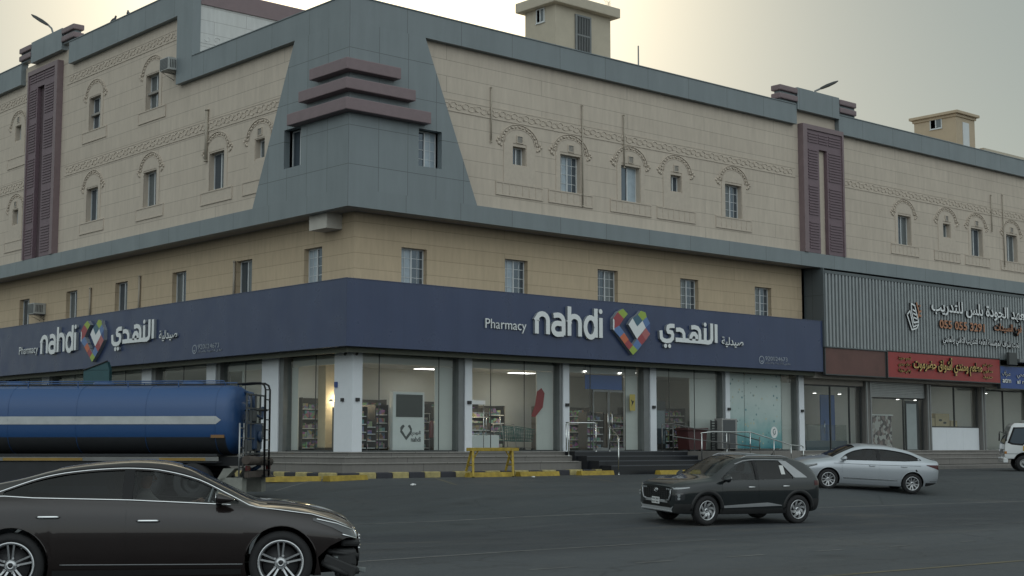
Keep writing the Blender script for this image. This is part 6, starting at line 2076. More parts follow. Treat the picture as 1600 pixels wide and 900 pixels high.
# ---------------------------------------------------------------- small dark SUV
def build_suv():
    root = thing("small_suv", "small dark green grey crossover with silver roof rail heading left on the road", "car")
    paint = mat_paint("dark_green_grey_paint", (.010,.0135,.015), .1, .30, .13, (.13,.13,.12))
    WB = 2.61
    st = [(-1.99, .42, .66, .72, .72, .70, .98, .60, 1.08, 1.12, 0),
          (-1.95, .34, .76, .82, .72, .79, 1.02, .64, 1.18, 1.23, 0),
          (-1.83, .30, .82, .87, .72, .84, 1.045, .63, 1.31, 1.37, 0),
          (-1.55, .27, .85, .895, .72, .85, 1.06, .61, 1.44, 1.51, 0),
          (-1.10, .25, .85, .895, .72, .85, 1.05, .605, 1.515, 1.595, 0),
          (-.60, .24, .85, .895, .72, .85, 1.03, .61, 1.525, 1.605, 0),
          (-.10, .24, .85, .895, .72, .85, 1.02, .61, 1.525, 1.605, 0),
          (.22, .24, .85, .895, .72, .85, 1.015, .62, 1.49, 1.575, 0),
          (.56, .24, .85, .895, .72, .85, 1.01, .645, 1.36, 1.45, 0),
          (.88, .24, .85, .895, .72, .85, 1.005, .68, 1.185, 1.26, 0),
          (1.12, .24, .85, .895, .72, .85, 1.00, .71, 1.07, 1.125, 0),
          (1.40, .24, .85, .895, .72, .845, .985, .71, 1.035, 1.075, 0),
          (1.75, .25, .83, .89, .72, .83, .95, .69, 1.00, 1.035, 0),
          (1.98, .26, .80, .86, .70, .79, .90, .66, .955, .985, 0),
          (2.08, .27, .74, .80, .68, .73, .86, .62, .915, .94, 0),
          (2.135, .30, .66, .70, .66, .65, .82, .56, .86, .88, 0)]
    c = Car(root, st, WB, paint, .385, .345, .215)
    lo = lin([-1.75, -.2, .95], [1.085, 1.05, 1.03])
    hi = pchip([-1.18, -1.05, -.90, -.6, -.1, .22, .55, .90], [1.10, 1.30, 1.465, 1.48, 1.478, 1.435, 1.29, 1.065])
    def win(a, b, sl=0, n=12):
        xs = [a + (b-a)*i/n for i in range(n+1)]
        return [(x, lo(x)) for x in xs] + [(x, max(hi(x), lo(x)+.01)) for x in xs[::-1]]
    wF, wR = (-.09, .88), (-1.16, -.17)
    ww = lin([.26, 1.10], [.52, .67]); 
    wind = [(1.08, -.655), (1.12, 0), (1.08, .655), (.29, .52), (.24, 0), (.29, -.52)]
    c.make_body([win(*wF), win(*wR)], wind, None, (-1.70, 1.25, .42))
    for a, b in (wF, wR):
        c.flank("side_window", (a, b), lambda x: lo(x)-.002, lambda x: max(hi(x), lo(x)+.012)+.002, -.012, VM['glass'] if a == wF[0] else VM['tint'], thick=.004, nx=18)
    c.flank("pillar_trim", (-.175, -.085), lambda x: lo(x)-.002, lambda x: hi(x)+.004, .004, VM['trim'], nx=3)
    c.top("windscreen", (.26, 1.11), ww, -.010, VM['glass'])
    # silver C pillar blade, roof rail and roof line
    c.flank("pillar_blade", (-1.57, -.87), lin([-1.57, -1.20, -.87], [1.10, 1.10, 1.478]), lin([-1.57, -1.08, -.87], [1.115, 1.478, 1.50]), .006, VM['silver'], nx=20)
    c.line("roof_trim", [(.42, 1.40), (.18, 1.475), (-.1, 1.505), (-.6, 1.51), (-1.0, 1.498)], .014, VM['silver'], off=.004)
    for sg in (-1, 1):
        mb = MB(); P = []
        for x, dz in ((.18, .0), (.02, .03), (-.6, .034), (-1.0, .03), (-1.2, .0)): P.append((x, sg*(c.F[6](x)-.03), c.F[7](x)+.045+dz))
        mb.tube(P, .014, 8); mb.build("roof_rail", VM['silver'], root)
    ac, af = -WB/2, WB/2
    rz = lambda x: max(.36, c.tyre_r+.01+sqrt(max(0, .45**2-(x-ac)**2)) if abs(x-ac) < .45 else .36)
    dR = c.flank("door", (-1.20, -.135), rz, lambda x: lo(x)-.01, .004, paint, m_edge=VM['seal'])
    dF = c.flank("door", (-.122, .90), lambda x: .36, lambda x: lo(x)-.01, .004, paint, m_edge=VM['seal'])
    c.handle(-.92, .90, .20, VM['chrome'], par=dR); c.handle(.08, .88, .20, VM['chrome'], par=dF)
    c.flank("sill_cladding", (-.95, .95), lambda x: .255, lambda x: .375, .012, VM['plastic'], nz=3)
    c.flank("door_moulding", (-.80, .85), lin([-.8, .85], [.44, .40]), lin([-.8, -.4, .85], [.455, .52, .455]), .016, VM['silver'], nz=3)
    c.line("body_crease", [(-.7, .80), (.80, .79)], .006, VM['seal'], off=.003)
    for ax in (af, ac):
        xs = [(ax + .43*cos(a*pi/20), c.tyre_r+.01+.43*sin(a*pi/20)) for a in range(0, 21)]
        c.line("arch_cladding", [p for p in xs if p[1] > .3], .052, VM['plastic'], off=-.028)
    # rear cladding, front fascia
    c.flank("bumper_cladding", (-1.97, -1.68), lambda x: .36, lambda x: .60, .008, VM['plastic'])
    c.flank("tail_light", (-1.97, -1.78), lambda x: .92, lambda x: 1.03, .006, VM['red'])
    c.flank("bumper_cladding", (1.72, 2.12), lambda x: .30, lambda x: .50, .008, VM['plastic'])
    xf = 2.135
    mb = MB(); mb.prism([(-.58, .56), (.58, .56), (.64, .74), (.60, .84), (-.60, .84), (-.64, .74)], 'x', xf-.06, xf+.012); g = mb.build("grille", VM['trim'], root)
    mb = MB()
    for i in range(5):
        for j in range(12):
            mb.box((xf+.012, -.56+j*.097, .585+i*.048), (xf+.02, -.50+j*.097, .61+i*.048))
    mb.build("grille_mesh", VM['plastic'], g)
    mb = MB()
    for sg in (-1, 1):
        mb.tube([(xf+.012, sg*.60, .80), (xf+.014, sg*.60, .70), (xf+.016, sg*.54, .575), (xf+.016, sg*.40, .545)], .020, 6)
    mb.bbox((xf-.05, -.46, .50), (xf+.018, .46, .565), .01)
    mb.build("grille_surround", VM['silver'], root)
    mb = MB()
    e = [(.075*cos(a*pi/12), .042*sin(a*pi/12)) for a in range(24)]
    mb.tube([(xf+.022, p[0], .775+p[1]) for p in e], .007, 6, closed=True)
    mb.tube([(xf+.022, -.03, .748), (xf+.022, -.014, .802)], .007, 6); mb.tube([(xf+.022, .014, .748), (xf+.022, .03, .802)], .007, 6); mb.tube([(xf+.022, -.022, .770), (xf+.022, .022, .780)], .006, 6)
    mb.build("front_emblem", VM['chrome'], root)
    for sg in (-1, 1):
        hl = c.flank("headlight", (1.80, 2.12), lin([1.8, 2.12], [.865, .825]), lin([1.8, 2.12], [.885, .865]), .010, VM['lens'], sides=(sg,), nx=8, nz=3)
        c.flank("lamp_cluster", (1.93, 2.11), lin([1.93, 2.11], [.60, .56]), lin([1.93, 2.11], [.75, .74]), .008, VM['lens_dark'], sides=(sg,), nx=8)
        mb = MB()
        for i in range(3): mb.bbox((xf-.02, sg*.60-.028 - sg*i*.075, .80), (xf+.02, sg*.60+.028 - sg*i*.075, .83), .006)
        for z in (.62, .69): mb.cyl((2.05, sg*(c.y_at(2.05, z)-.02), z), (2.07, sg*(c.y_at(2.05, z)+.014), z), .034, 12)
        mb.build("lamp_lens", VM['lens'], hl[0])
    mb = MB(); mb.prism([(-.62, .33), (.62, .33), (.70, .44), (.62, .40), (-.62, .40), (-.70, .44)], 'x', xf-.10, xf+.004); mb.bbox((xf-.1, -.66, .30), (xf+.02, .66, .34), .015); mb.build("skid_plate", VM['silver'], root)
    mb = MB(); mb.box((xf-.05, -.58, .40), (xf+.004, .58, .49)); mb.build("lower_intake", VM['trim'], root)
    plate(root, xf+.028, 0.0, .535, 0)
    plate(root, -2.0, 0.0, .80, pi)
    for ax in (af, ac):
        for sg in (-1, 1): c.wheel(ax, sg, 'swirl', .222, .06 if ax > 0 else 0)
    c.mirror(.80, 1.03, (-1, 1), paint, (.22, .19))
    c.seats(-.05, -.95, .45, 1.3); c.dash(.92, 1.0, .66, .36)
    mb = MB(); mb.box((-1.70, -.7, .41), (1.25, .7, .425)); mb.build("cabin_floor", VM['cabin'], root)
    for sg in (-1, 1):
        mb = MB()
        y = c.y_at(-.92, 1.27)
        mb.M = Matrix.Translation((-.90, sg*(y-.002), 1.27)) @ Matrix.Rotation(sg*.47, 4, 'X')
        mb.box((-.055, -.003, -.11), (.06, .003, .12)); mb.M = None
        if sg > 0: mb.build("window_paper", VM['paper'], root)
    mb = MB(); mb.prism([(-.02, 0), (.03, 0), (-.03, .07)], 'y', -.006, .006); mb.M = None
    a = mb.build("shark_fin", paint, root); a.location = (-1.15, 0, 1.585)
    return root, c
suv, _c2 = build_suv()
seat_on_ground(suv, -1.106, -17.655, radians(165.3), 2.61, .78)

# ---------------------------------------------------------------- silver saloon
def build_silver():
    root = thing("saloon_car", "silver saloon with dark tinted windows climbing the slope behind the small crossover", "car")
    paint = mat_paint("silver_paint", (.40,.43,.46), .45, .36, .18, (.30,.28,.25))
    WB = 2.70
    st = [(-2.27, .44, .56, .62, .66, .60, .90, .50, .97, 1.00, 0),
          (-2.20, .36, .68, .76, .66, .72, .96, .60, 1.03, 1.065, 0),
          (-2.00, .28, .77, .85, .66, .80, .98, .64, 1.06, 1.095, 0),
          (-1.70, .22, .82, .89, .66, .84, .985, .62, 1.14, 1.19, 0),
          (-1.30, .20, .84, .90, .66, .85, .975, .58, 1.27, 1.325, 0),
          (-.85, .19, .84, .90, .66, .85, .965, .56, 1.345, 1.41, 0),
          (-.40, .19, .84, .90, .66, .85, .95, .555, 1.375, 1.445, 0),
          (.05, .19, .84, .90, .66, .85, .94, .56, 1.365, 1.445, 0),
          (.40, .19, .84, .90, .66, .85, .93, .57, 1.31, 1.395, 0),
          (.75, .19, .84, .90, .66, .845, .92, .60, 1.19, 1.27, 0),
          (1.05, .19, .84, .90, .66, .84, .91, .65, 1.055, 1.12, 0),
          (1.25, .19, .84, .895, .66, .83, .90, .68, .965, 1.015, 0),
          (1.50, .19, .83, .89, .65, .81, .875, .67, .93, .97, 0),
          (1.90, .20, .78, .86, .62, .76, .80, .61, .86, .895, 0),
          (2.12, .22, .68, .78, .58, .66, .73, .52, .785, .81, 0),
          (2.25, .25, .56, .64, .54, .52, .66, .42, .70, .72, 0),
          (2.31, .30, .44, .50, .50, .40, .58, .33, .61, .63, 0)]
    c = Car(root, st, WB, paint, .365, .318, .205)
    lo = lin([-1.62, -1.1, .95], [1.05, 1.005, .95])
    hi = pchip([-1.62, -1.3, -.85, -.4, .05, .4, .75, .98], [1.065, 1.205, 1.285, 1.32, 1.315, 1.26, 1.125, .96])
    def win(a, b, n=12):
        xs = [a + (b-a)*i/n for i in range(n+1)]
        return [(x, lo(x)+.006) for x in xs] + [(x, max(hi(x)-.006, lo(x)+.012)) for x in xs[::-1]]
    wF, wR = (-.20, .92), (-1.52, -.30)
    ww = lin([.44, 1.22], [.50, .65]); rw = lin([-1.85, -.95], [.58, .48])
    wind = [(1.20, -.63), (1.25, 0), (1.20, .63), (.46, .50), (.42, 0), (.46, -.50)]
    rear = [(-1.83, -.56), (-1.88, 0), (-1.83, .56), (-.97, .46), (-.93, 0), (-.97, -.46)]
    c.make_body([win(*wF), win(*wR)], wind, rear, (-1.75, 1.35, .34))
    for a, b in (wF, wR):
        c.flank("side_window", (a, b), lambda x: lo(x)+.003, lambda x: max(hi(x)-.003, lo(x)+.014), -.010, VM['tint'], thick=.004, nx=18)
    c.flank("pillar_trim", (-.305, -.195), lambda x: lo(x), lambda x: hi(x), .003, VM['trim'], nx=3)
    c.top("windscreen", (.44, 1.23), ww, -.008, VM['tint']); c.top("rear_window", (-1.86, -.95), rw, -.008, VM['tint'])
    xs = [-1.62 + 2.58*i/26 for i in range(27)]
    c.line("window_seal", [(x, hi(x)) for x in xs] + [(x, lo(x)) for x in xs[::-1]], .009, VM['trim'], closed=True)
    ac, af = -WB/2, WB/2
    rz = lambda x: max(.30, c.tyre_r+.01+sqrt(max(0, .41**2-(x-ac)**2)) if abs(x-ac) < .41 else .30)
    dR = c.flank("door", (-1.25, -.255), rz, lambda x: lo(x)-.014, .004, paint, m_edge=VM['seal'])
    dF = c.flank("door", (-.242, .93), lambda x: .30, lambda x: lo(x)-.014, .004, paint, m_edge=VM['seal'])
    c.handle(-1.05, .83, .20, paint, par=dR); c.handle(-.02, .81, .20, paint, par=dF)
    c.line("body_crease", [(-1.6, .88), (-.3, .845), (1.2, .83)], .006, VM['seal'], off=.001)
    c.flank("door_moulding", (-.85, .88), lambda x: .37, lin([-.85, .88], [.40, .41]), .012, VM['chrome'], nz=2)
    c.flank("tail_light", (-2.22, -1.78), lin([-2.22, -1.78], [.78, .905]), lin([-2.22, -1.78], [.93, .925]), .006, VM['red'])
    c.flank("headlight", (1.72, 2.20), lin([1.72, 2.2], [.74, .60]), lin([1.72, 2.2], [.79, .69]), .006, VM['lens_dark'])
    c.line("light_guide", [(1.80, .755), (2.0, .70), (2.18, .64)], .012, VM['lens'], off=.012)
    c.flank("bumper_reflector", (-2.22, -1.92), lambda x: .40, lambda x: .425, .006, VM['chrome'], nz=2)
    c.flank("rear_apron", (-2.24, -1.78), lambda x: max(.25, c.F[0](x)+.01), lambda x: .36, .004, VM['plastic'])
    mb = MB(); mb.prism([(-.62, .32), (.62, .32), (.50, .66), (-.50, .66)], 'x', 2.22, 2.318); mb.build("grille", VM['trim'], root)
    c.top("boot_lip", (-2.24, -2.05), lin([-2.24, -2.05], [.54, .62]), .012, paint, nx=4)
    plate(root, 2.325, 0, .44, 0); plate(root, -2.285, 0, .72, pi)
    for ax in (af, ac):
        for sg in (-1, 1): c.wheel(ax, sg, 'multi', .212, 0)
    for ax in (af, ac):
        c.line("arch_lip", [(ax + .368*cos(a*pi/18), c.tyre_r+.01 + .368*sin(a*pi/18)) for a in range(1, 18)], .008, paint, off=-.002)
    mb = MB(); mb.prism([(-1.5, .70), (-1.44, .70), (-1.42, .76), (-1.46, .76)], 'y', c.y_at(-1.46, .73)-.01, c.y_at(-1.46, .73)+.006); mb.build("fuel_flap_scuff", VM['seal'], root)
    c.mirror(.86, .95, (-1, 1), paint)
    c.seats(-.05, -.95, .34, 1.2); c.dash(.95, .90, .64, .36)
    mb = MB(); mb.box((-1.75, -.68, .335), (1.35, .68, .345)); mb.build("cabin_floor", VM['cabin'], root)
    return root, c
silver, _c3 = build_silver()
seat_on_ground(silver, 11.143, -12.73, radians(143), 2.70, .78)

# ---------------------------------------------------------------- blue water tanker
def build_tanker():
    root = thing("tanker_truck", "blue water tanker lorry with white stripe stopped at the corner behind the dark saloon", "truck")
    blue = mat_paint("blue_tank_paint", (.008,.054,.165), .0, .45, .25, (.10,.10,.095), .28)
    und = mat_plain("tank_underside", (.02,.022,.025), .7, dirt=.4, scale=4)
    # local x forward, y left, z up; rear of the tank at x = -3.4
    zc, ry, rz = 2.14, 1.17, .94
    n = 36
    def ring(x, f):
        out = []
        for k in range(n):
            a = 2*pi*k/n
            ca, sa = cos(a), sin(a)
            e = 2/3.0
            out.append((x, f*ry*abs(ca)**e*(1 if ca >= 0 else -1), zc + f*rz*abs(sa)**e*(1 if sa >= 0 else -1)))
        return out
    mb = MB()
    xs = [(-3.66, .02), (-3.655, .40), (-3.62, .74), (-3.56, .90), (-3.46, .975), (-3.34, 1.0), (-1.2, 1.0), (.6, 1.0), (2.4, 1.0), (3.95, 1.0), (4.10, .97), (4.24, .86), (4.34, .6), (4.38, .3), (4.39, .02)]
    rows = [ring(x, f) for x, f in xs]
    i0 = mb._a([p for r in rows for p in r])
    for a in range(len(rows)-1):
        for b in range(n):
            b2 = (b+1) % n
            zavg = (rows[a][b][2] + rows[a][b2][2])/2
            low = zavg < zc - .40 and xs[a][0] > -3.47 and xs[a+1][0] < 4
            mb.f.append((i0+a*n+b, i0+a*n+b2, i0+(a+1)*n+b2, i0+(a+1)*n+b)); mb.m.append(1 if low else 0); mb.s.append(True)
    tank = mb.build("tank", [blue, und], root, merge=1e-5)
    mb = MB()
    for x in (-3.2, -1.3, .6, 2.5, 3.9):
        r = ring(x, 1.0); mb.tube(r, .010, 6, closed=True)
    mb.build("band", blue, tank)
    def ysurf(z, f=1.0):
        e = 3.0
        t = min(1, abs((z-zc)/rz))
        return f*ry*(1-t**e)**(1/e)
    for sg in (-1, 1):
        mb = MB(); rows = []
        for k in range(9):
            z = zc - .12 + .21*k/8
            rows.append([(x, sg*(ysurf(z)+.008), z) for x in (4.0, 2, 0, -2, -3.22)] )
        mb.grid(rows)
        tip = [(-3.22, sg*(ysurf(zc-.12)+.008), zc-.12), (-3.22, sg*(ysurf(zc+.09)+.008), zc+.09), (-3.36, sg*(ysurf(zc)+.006), zc-.01)]
        mb.face(tip)
        mb.build("white_stripe", mat_plain("white_stripe_paint", (.46,.475,.47), .5, dirt=.4, scale=2), tank)
        mb = MB(); mb.box((-3.44, sg*(ysurf(1.7)*.94), 1.66), (-3.08, sg*(ysurf(1.7)+.014), 1.74)); mb.build("marker_plate", mat_plain("orange_reflector", (.20,.10,.03), .4), tank)
    # top walkway, rails and hatches
    mb = MB(); mb.box((-3.2, -.35, zc+rz-.01), (3.9, .35, zc+rz+.03)); mb.build("walkway", und, tank)
    for x in (-2.2, .3, 2.8):
        mb = MB(); mb.lathe([(0, .07), (.27, .07), (.30, .05), (.30, 0)], c=(x, 0, zc+rz+.03), n=20); mb.build("hatch", blue, tank)
    mb = MB()
    for sg in (-1, 1):
        mb.tube([(-3.3, sg*.62, zc+rz-.02), (-3.25, sg*.62, zc+rz+.10), (3.9, sg*.62, zc+rz+.10), (3.95, sg*.62, zc+rz-.02)], .018, 6)
        for x in (-2, -.6, .8, 2.2, 3.4): mb.tube([(x, sg*.62, zc+rz-.12), (x, sg*.62, zc+rz+.10)], .014, 6)
    mb.build("top_rail", blue, tank)
    # rear ladders, pump box, pipes
    mb = MB()
    for y in (-.25, .20):
        mb.tube([(-4.28, y, .62), (-4.28, y, zc+rz-.12), (-4.24, y, zc+rz+.0), (-4.14, y, zc+rz+.06), (-3.9, y, zc+rz+.06), (-3.5, y, zc+rz+.03)], .028, 8)
    for i in range(9): mb.tube([(-4.28, -.25, .80+i*.27), (-4.28, .20, .80+i*.27)], .018, 6)
    for z in (1.2, 2.4): mb.tube([(-4.28, -.02, z), (-3.6, -.02, z)], .022, 6)
    mb.build("ladder", VM['trim'], root)
    mb = MB()
    for y in (1.0, .62):
        mb.tube([(-3.82, y, .45), (-3.82, y, 2.05)], .024, 8)
    for i in range(6): mb.tube([(-3.82, 1.0, .62+i*.26), (-3.82, .62, .62+i*.26)], .017, 6)
    mb.build("ladder", VM['steel_dull'] if 'steel_dull' in VM else M['steel_dull'], root)
    mb = MB()
    mb.bbox((-4.0, -.55, 1.35), (-3.72, .15, 2.05), .04); mb.tube([(-3.85, -.2, 2.05), (-3.85, -.2, 2.7), (-3.8, -.2, 2.85), (-3.6, -.2, 2.9)], .06, 10)
    mb.tube([(-3.9, -.45, 1.35), (-3.95, -.45, .9), (-3.7, -.45, .75)], .07, 10); mb.lathe([(0, .06), (.16, .06), (.16, -.02), (0, -.02)], 'x', c=(-4.05, -.2, 1.7), n=16)
    mb.tube([(-3.9, -.9, 2.5), (-4.0, -.5, 2.2), (-3.95, .1, 2.3), (-3.9, .5, 2.6)], .04, 8)
    mb.build("pump_set", mat_plain("pump_blue", (.02,.05,.11), .5, dirt=.4), root)
    mb = MB()
    for y in (-.9, -.45, 0.0, .45, .85):
        mb.box((-3.98, y-.02, 1.2), (-3.94, y+.02, 2.85))
    for z in (1.25, 1.65, 2.05, 2.45, 2.82): mb.box((-3.985, -.9, z-.02), (-3.945, .87, z+.02))
    for y, z, w_, h_ in ((-.68, 1.85, .36, .34), (.22, 2.25, .34, .30), (.64, 1.45, .30, .30), (-.2, 1.45, .32, .28)): mb.bbox((-4.02, y-w_/2, z-h_/2), (-3.86, y+w_/2, z+h_/2), .03)
    mb.build("gear_rack", mat_plain("grimy_steel", (.07,.075,.075), .7, dirt=.5, scale=6), root)
    # chassis
    mb = MB()
    for y in (-.42, .42): mb.box((-3.8, y-.05, .92), (6.2, y+.05, 1.16))
    for x in (-3.6, -2, 0, 2, 4): mb.box((x, -.369, .98), (x+.12, .369, 1.10))
    mb.box((-3.2, -.95, 1.17), (4.1, .95, 1.24))
    mb.build("chassis", und, root)
    for sg in (-1, 1):
        mb = MB(); mb.bbox((-3.3, sg*1.12-.02, 1.05), (4.0, sg*1.12+.02, 1.16), .008); sk = mb.build("side_rail", mat_plain("grey_rail", (.17,.17,.16), .6, dirt=.4), root)
        for a, b in ((-2.95, -1.7), (.4, 2.6)):
            mb = MB(); mb.box((a, sg*1.141, 1.062), (b, sg*1.149, 1.135)); mb.build("reflective_strip", mat_plain("amber_strip", (.26,.16,.03), .5, dirt=.3), sk)
    for sg in (-1, 1):
        a, b = sorted((sg*.62, sg*1.10))
        mb = MB(); mb.bbox((-.45, a, .40), (3.9, b, 1.03), .03); mb.build("under_shade_box", und, root)  # dark boxes added to stand in for the shadow under the chassis
        mb = MB(); mb.bbox((-3.25, a, 1.0), (-.5, b, 1.045), .01); mb.build("wheel_guard", und, root)
    # rear bumper pipes and mudguards
    mb = MB(); mb.tube([(-4.05, -1.15, 1.02), (-4.05, 1.15, 1.08)], .12, 12); mb.box((-4.1, -1.1, .62), (-4.0, 1.1, .78)); mb.build("rear_bumper", mat_plain("rusty_bumper", (.07,.055,.045), .8, dirt=.5), root)
    for sg in (-1, 1):
        mb = MB(); mb.box((-4.09, sg*1.0-.14, .80), (-4.03, sg*1.0+.14, .93)); mb.build("tail_light", VM['red'], root)
    guard = mat_plain("pale_mudguard", (.24,.245,.215), .7, dirt=.6, scale=3)
    for sg in (-1, 1):
        mb = MB()
        a, b = sorted((sg*.72, sg*1.16))
        mb.prism([(-3.95, .20), (-3.30, .20), (-3.25, .52), (-3.45, .62), (-3.95, .62)], 'y', a, b)
        mb.build("mudguard_box", guard, root)
        mb = MB(); mb.prism([(-3.25, .52), (-3.45, .86), (-3.75, .86), (-3.40, .50)], 'y', a, b); mb.build("mudguard_flap", guard, root)
    mb = MB(); mb.prism([(-4.25, .60), (-3.9, .62), (-3.85, .80)], 'y', -1.14, -.2); mb.build("spray_flap", VM['plastic'], root)
    def twheel(x, y, r, w):
        mb = MB(); mb.lathe([(.28, -w/2), (r-.06, -w/2), (r, -w*.35), (r, w*.35), (r-.06, w/2), (.28, w/2)], 'y', n=36)
        o = mb.build("wheel", VM['tyre'], root); o.location = (x, y, r)
        mb = MB(); mb.lathe([(0, .05), (.10, .06), (.12, 0), (.24, -.03), (.285, .10), (.285, -w*.45)] if y < 0 else [(0, -.05), (.10, -.06), (.12, 0), (.24, .03), (.285, -.10), (.285, w*.45)], 'y', n=28)
        h = mb.build("rim", VM['plastic'], o)
        if y < 0: h.scale = (1, -1, 1)
        else: h.scale = (1, -1, 1)
    for x in (-2.6, -1.25):
        for y in (-.98, .98): twheel(x, y, .50, .52)
    for y in (-1.0, 1.0): twheel(4.9, y, .50, .30)
    # cab
    white = mat_paint("cab_white_paint", (.60,.61,.60), 0, .35, .25)
    mb = MB()
    prof = [(4.55, .75), (6.55, .55), (6.6, 1.45), (6.45, 2.55), (6.2, 2.85), (4.6, 2.90)]
    mb.prism(prof, 'y', -1.15, 1.15)
    cab = mb.build("cab", white, root)
    for sg in (-1, 1):
        mb = MB(); mb.prism([(5.15, 1.65), (6.38, 1.55), (6.22, 2.50), (5.2, 2.52)], 'y', sg*1.151 if sg > 0 else -1.158, sg*1.158 if sg > 0 else -1.151); mb.build("side_window", M['pane'], cab)
        mb = MB(); mb.tube([(6.3, sg*1.16, 2.4), (6.5, sg*1.38, 2.4), (6.5, sg*1.38, 1.9)], .02, 6); mb.bbox((6.44, sg*1.38-.1, 1.75), (6.50, sg*1.38+.1, 2.3), .02); mb.build("wing_mirror", VM['trim'], cab)
        mb = MB(); mb.bbox((6.56, sg*.85-.2, .75), (6.62, sg*.85+.2, .98), .02); mb.build("headlight", VM['lens'], cab)
    mb = MB(); mb.face([(6.603, -1.0, 1.50), (6.603, 1.0, 1.50), (6.462, .95, 2.50), (6.462, -.95, 2.50)]); mb.build("windscreen", M['pane'], cab)
    mb = MB(); mb.bbox((6.5, -1.1, .42), (6.72, 1.1, .74), .04); mb.build("front_bumper", VM['plastic'], root)
    return root
tanker = build_tanker()
# tail end near the corner, nose pointing away to the left
_h = atan2(.663, -.749) + radians(-6.0)
_tp = Vector((-7.55, -6.2, 0))
tanker.location = (_tp.x + 3.75*cos(_h), _tp.y + 3.75*sin(_h), .06); tanker.rotation_euler = (0, 0, _h)

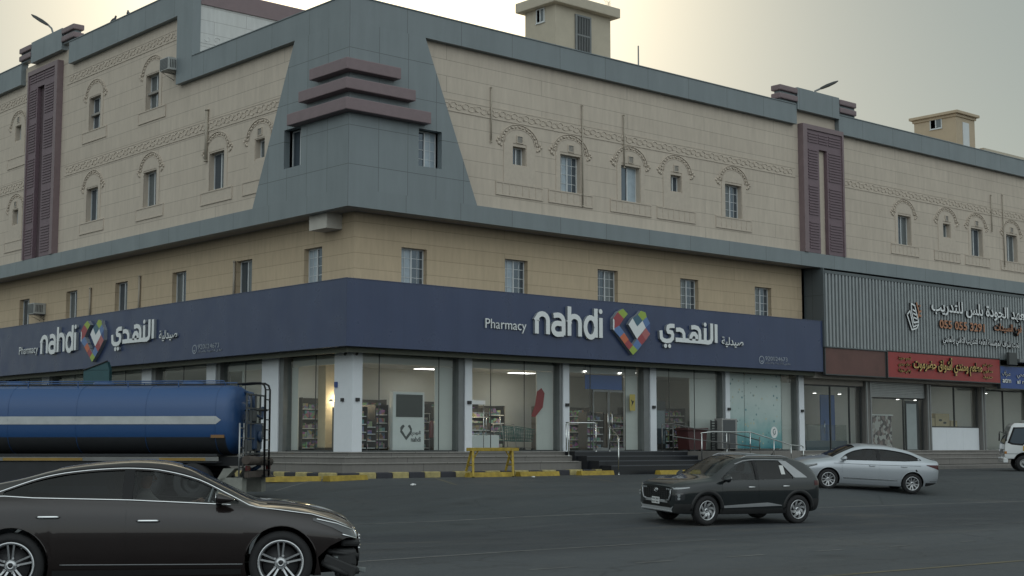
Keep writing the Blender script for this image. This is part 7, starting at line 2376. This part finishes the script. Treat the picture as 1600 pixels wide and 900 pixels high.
# ---------------------------------------------------------------- small white flatbed lorry at the right edge
def build_white_truck():
    root = thing("small_truck", "white cab over light lorry with yellow door mark at the right edge before the shops", "truck")
    white = mat_paint("lorry_white_paint", (.66,.68,.68), 0, .35, .22)
    R = .36; WB = 2.5
    mb = MB()
    prof = [(.62, .60), (2.05, .55), (2.10, .70), (2.08, 1.18), (1.78, 2.05), (1.66, 2.16), (.66, 2.18), (.60, 2.10)]
    mb.prism(prof, 'y', -.86, .86)
    o = mb.build("cab", [white, VM['well'], VM['cabin'], VM['seal']], root)
    cut = MB()
    cut.prism([(1.25 + .47*cos(k*pi/16), R + .02 + .47*sin(k*pi/16)) for k in range(32)], 'y', -1.2, -.50, 1); cut.prism([(1.25 + .47*cos(k*pi/16), R + .02 + .47*sin(k*pi/16)) for k in range(32)], 'y', .50, 1.2, 1)
    co = cut.build("cut", [white, VM['well']], root); boolean(o, co)
    bv = o.modifiers.new("bv", 'BEVEL'); bv.width = .045; bv.segments = 3; bv.limit_method = 'ANGLE'; bv.angle_limit = radians(38)
    dg = bpy.context.evaluated_depsgraph_get(); me = bpy.data.meshes.new_from_object(o.evaluated_get(dg)); o.modifiers.clear(); o.data = me
    for p in me.polygons: p.use_smooth = True
    me.set_sharp_from_angle(angle=radians(35))
    for sg in (-1, 1):
        a, b = (.861, .868) if sg > 0 else (-.868, -.861)
        mb = MB(); mb.prism([(.80, 1.30), (1.20, 1.28), (1.30, 1.16), (1.78, 1.20), (1.96, 1.28), (1.70, 1.98), (.84, 2.0)], 'y', a, b); w = mb.build("side_window", VM['trim'], o)
        mb = MB(); mb.prism([(.86, 1.36), (1.22, 1.34), (1.32, 1.24), (1.74, 1.26), (1.86, 1.32), (1.64, 1.92), (.90, 1.94)], 'y', a*1.003, b*1.003); mb.build("pane", M['pane'], w)
        mb = MB(); mb.box((1.06, min(a, b)-.001, .92), (1.30, max(a, b)+.001, 1.15)); mb.build("door_mark", mat_plain("yellow_decal", (.50,.30,.03), .5), o)
        mb = MB(); mb.box((.62, a*1.002, .78), (2.04, b*1.002, .795)); mb.box((1.02, a*1.002, .72), (1.03, b*1.002, 1.30)); mb.build("door_gap", VM['seal'], o)
        mb = MB(); mb.tube([(1.95, sg*.84, 1.75), (2.05, sg*1.05, 1.78), (2.08, sg*1.08, 1.35)], .018, 6); mb.bbox((2.03, sg*1.08-.08, 1.35), (2.08, sg*1.08+.08, 1.70), .015); mb.build("wing_mirror", VM['trim'], o)
        mb = MB(); mb.bbox((2.04, sg*.60-.16, .74), (2.115, sg*.60+.16, .92), .02); mb.build("headlight", VM['lens'], o)
        mb = MB(); mb.bbox((2.0, sg*.84-.03, .78), (2.1, sg*.84+.035, .90), .01); mb.build("indicator", mat_plain("amber_lens", (.4,.16,.02), .3), o)
    mb = MB(); mb.face([(2.088, -.74, 1.22), (2.088, .74, 1.22), (1.80, .70, 2.02), (1.80, -.70, 2.02)]); mb.build("windscreen", M['pane'], o)
    mb = MB(); mb.box((2.085, -.42, .84), (2.112, .42, 1.0)); mb.build("grille", VM['trim'], o)
    mb = MB(); mb.bbox((1.95, -.86, .38), (2.16, .86, .62), .04); mb.build("front_bumper", white, root)
    plate(root, 2.165, 0, .50, 0)
    for i, x in enumerate((-.25, .25)):
        pass
    mb = MB(); mb.bbox((.95, -.55, 2.18), (1.2, .55, 2.30), .04); mb.build("beacon_bar", mat_plain("beacon_grey", (.40,.40,.39), .4), o)
    mb = MB()
    for y in (-.36, .36): mb.box((-2.6, y-.04, .52), (1.9, y+.04, .68))
    mb.build("chassis", VM['plastic'], root)
    mb = MB(); mb.bbox((-2.7, -.95, .80), (.50, .95, .92), .015); mb.box((.40, -.95, .92), (.50, .95, 1.9))
    for x in (-2.7, -1.7, -.65): mb.box((x, -.95, .92), (x+.05, -.90, 1.28)); mb.box((x, .90, .92), (x+.05, .95, 1.28))
    mb.box((-2.64, -.945, .98), (.4, -.915, 1.28)); mb.box((-2.64, .915, .98), (.4, .945, 1.28))
    mb.build("flat_bed", white, root)
    for x in (1.25, 1.25-WB):
        for sg in (-1, 1):
            mb = MB(); mb.lathe([(.20, -.11), (R-.04, -.11), (R, -.07), (R, .07), (R-.04, .11), (.20, .11)], 'y', n=32)
            w = mb.build("wheel", VM['tyre'], root); w.location = (x, sg*.74, R); w.rotation_euler = (0, 0, 0 if sg > 0 else pi)
            mb = MB(); mb.lathe([(0, .10), (.06, .10), (.07, .04), (.15, .02), (.205, .09), (.205, -.1)], 'y', n=24); mb.build("rim", M['steel_dull'], w)
    return root
wt = build_white_truck()
_h = radians(180)
seat_on_ground(wt, 34.36, -6.60, radians(128), 2.5, .74)
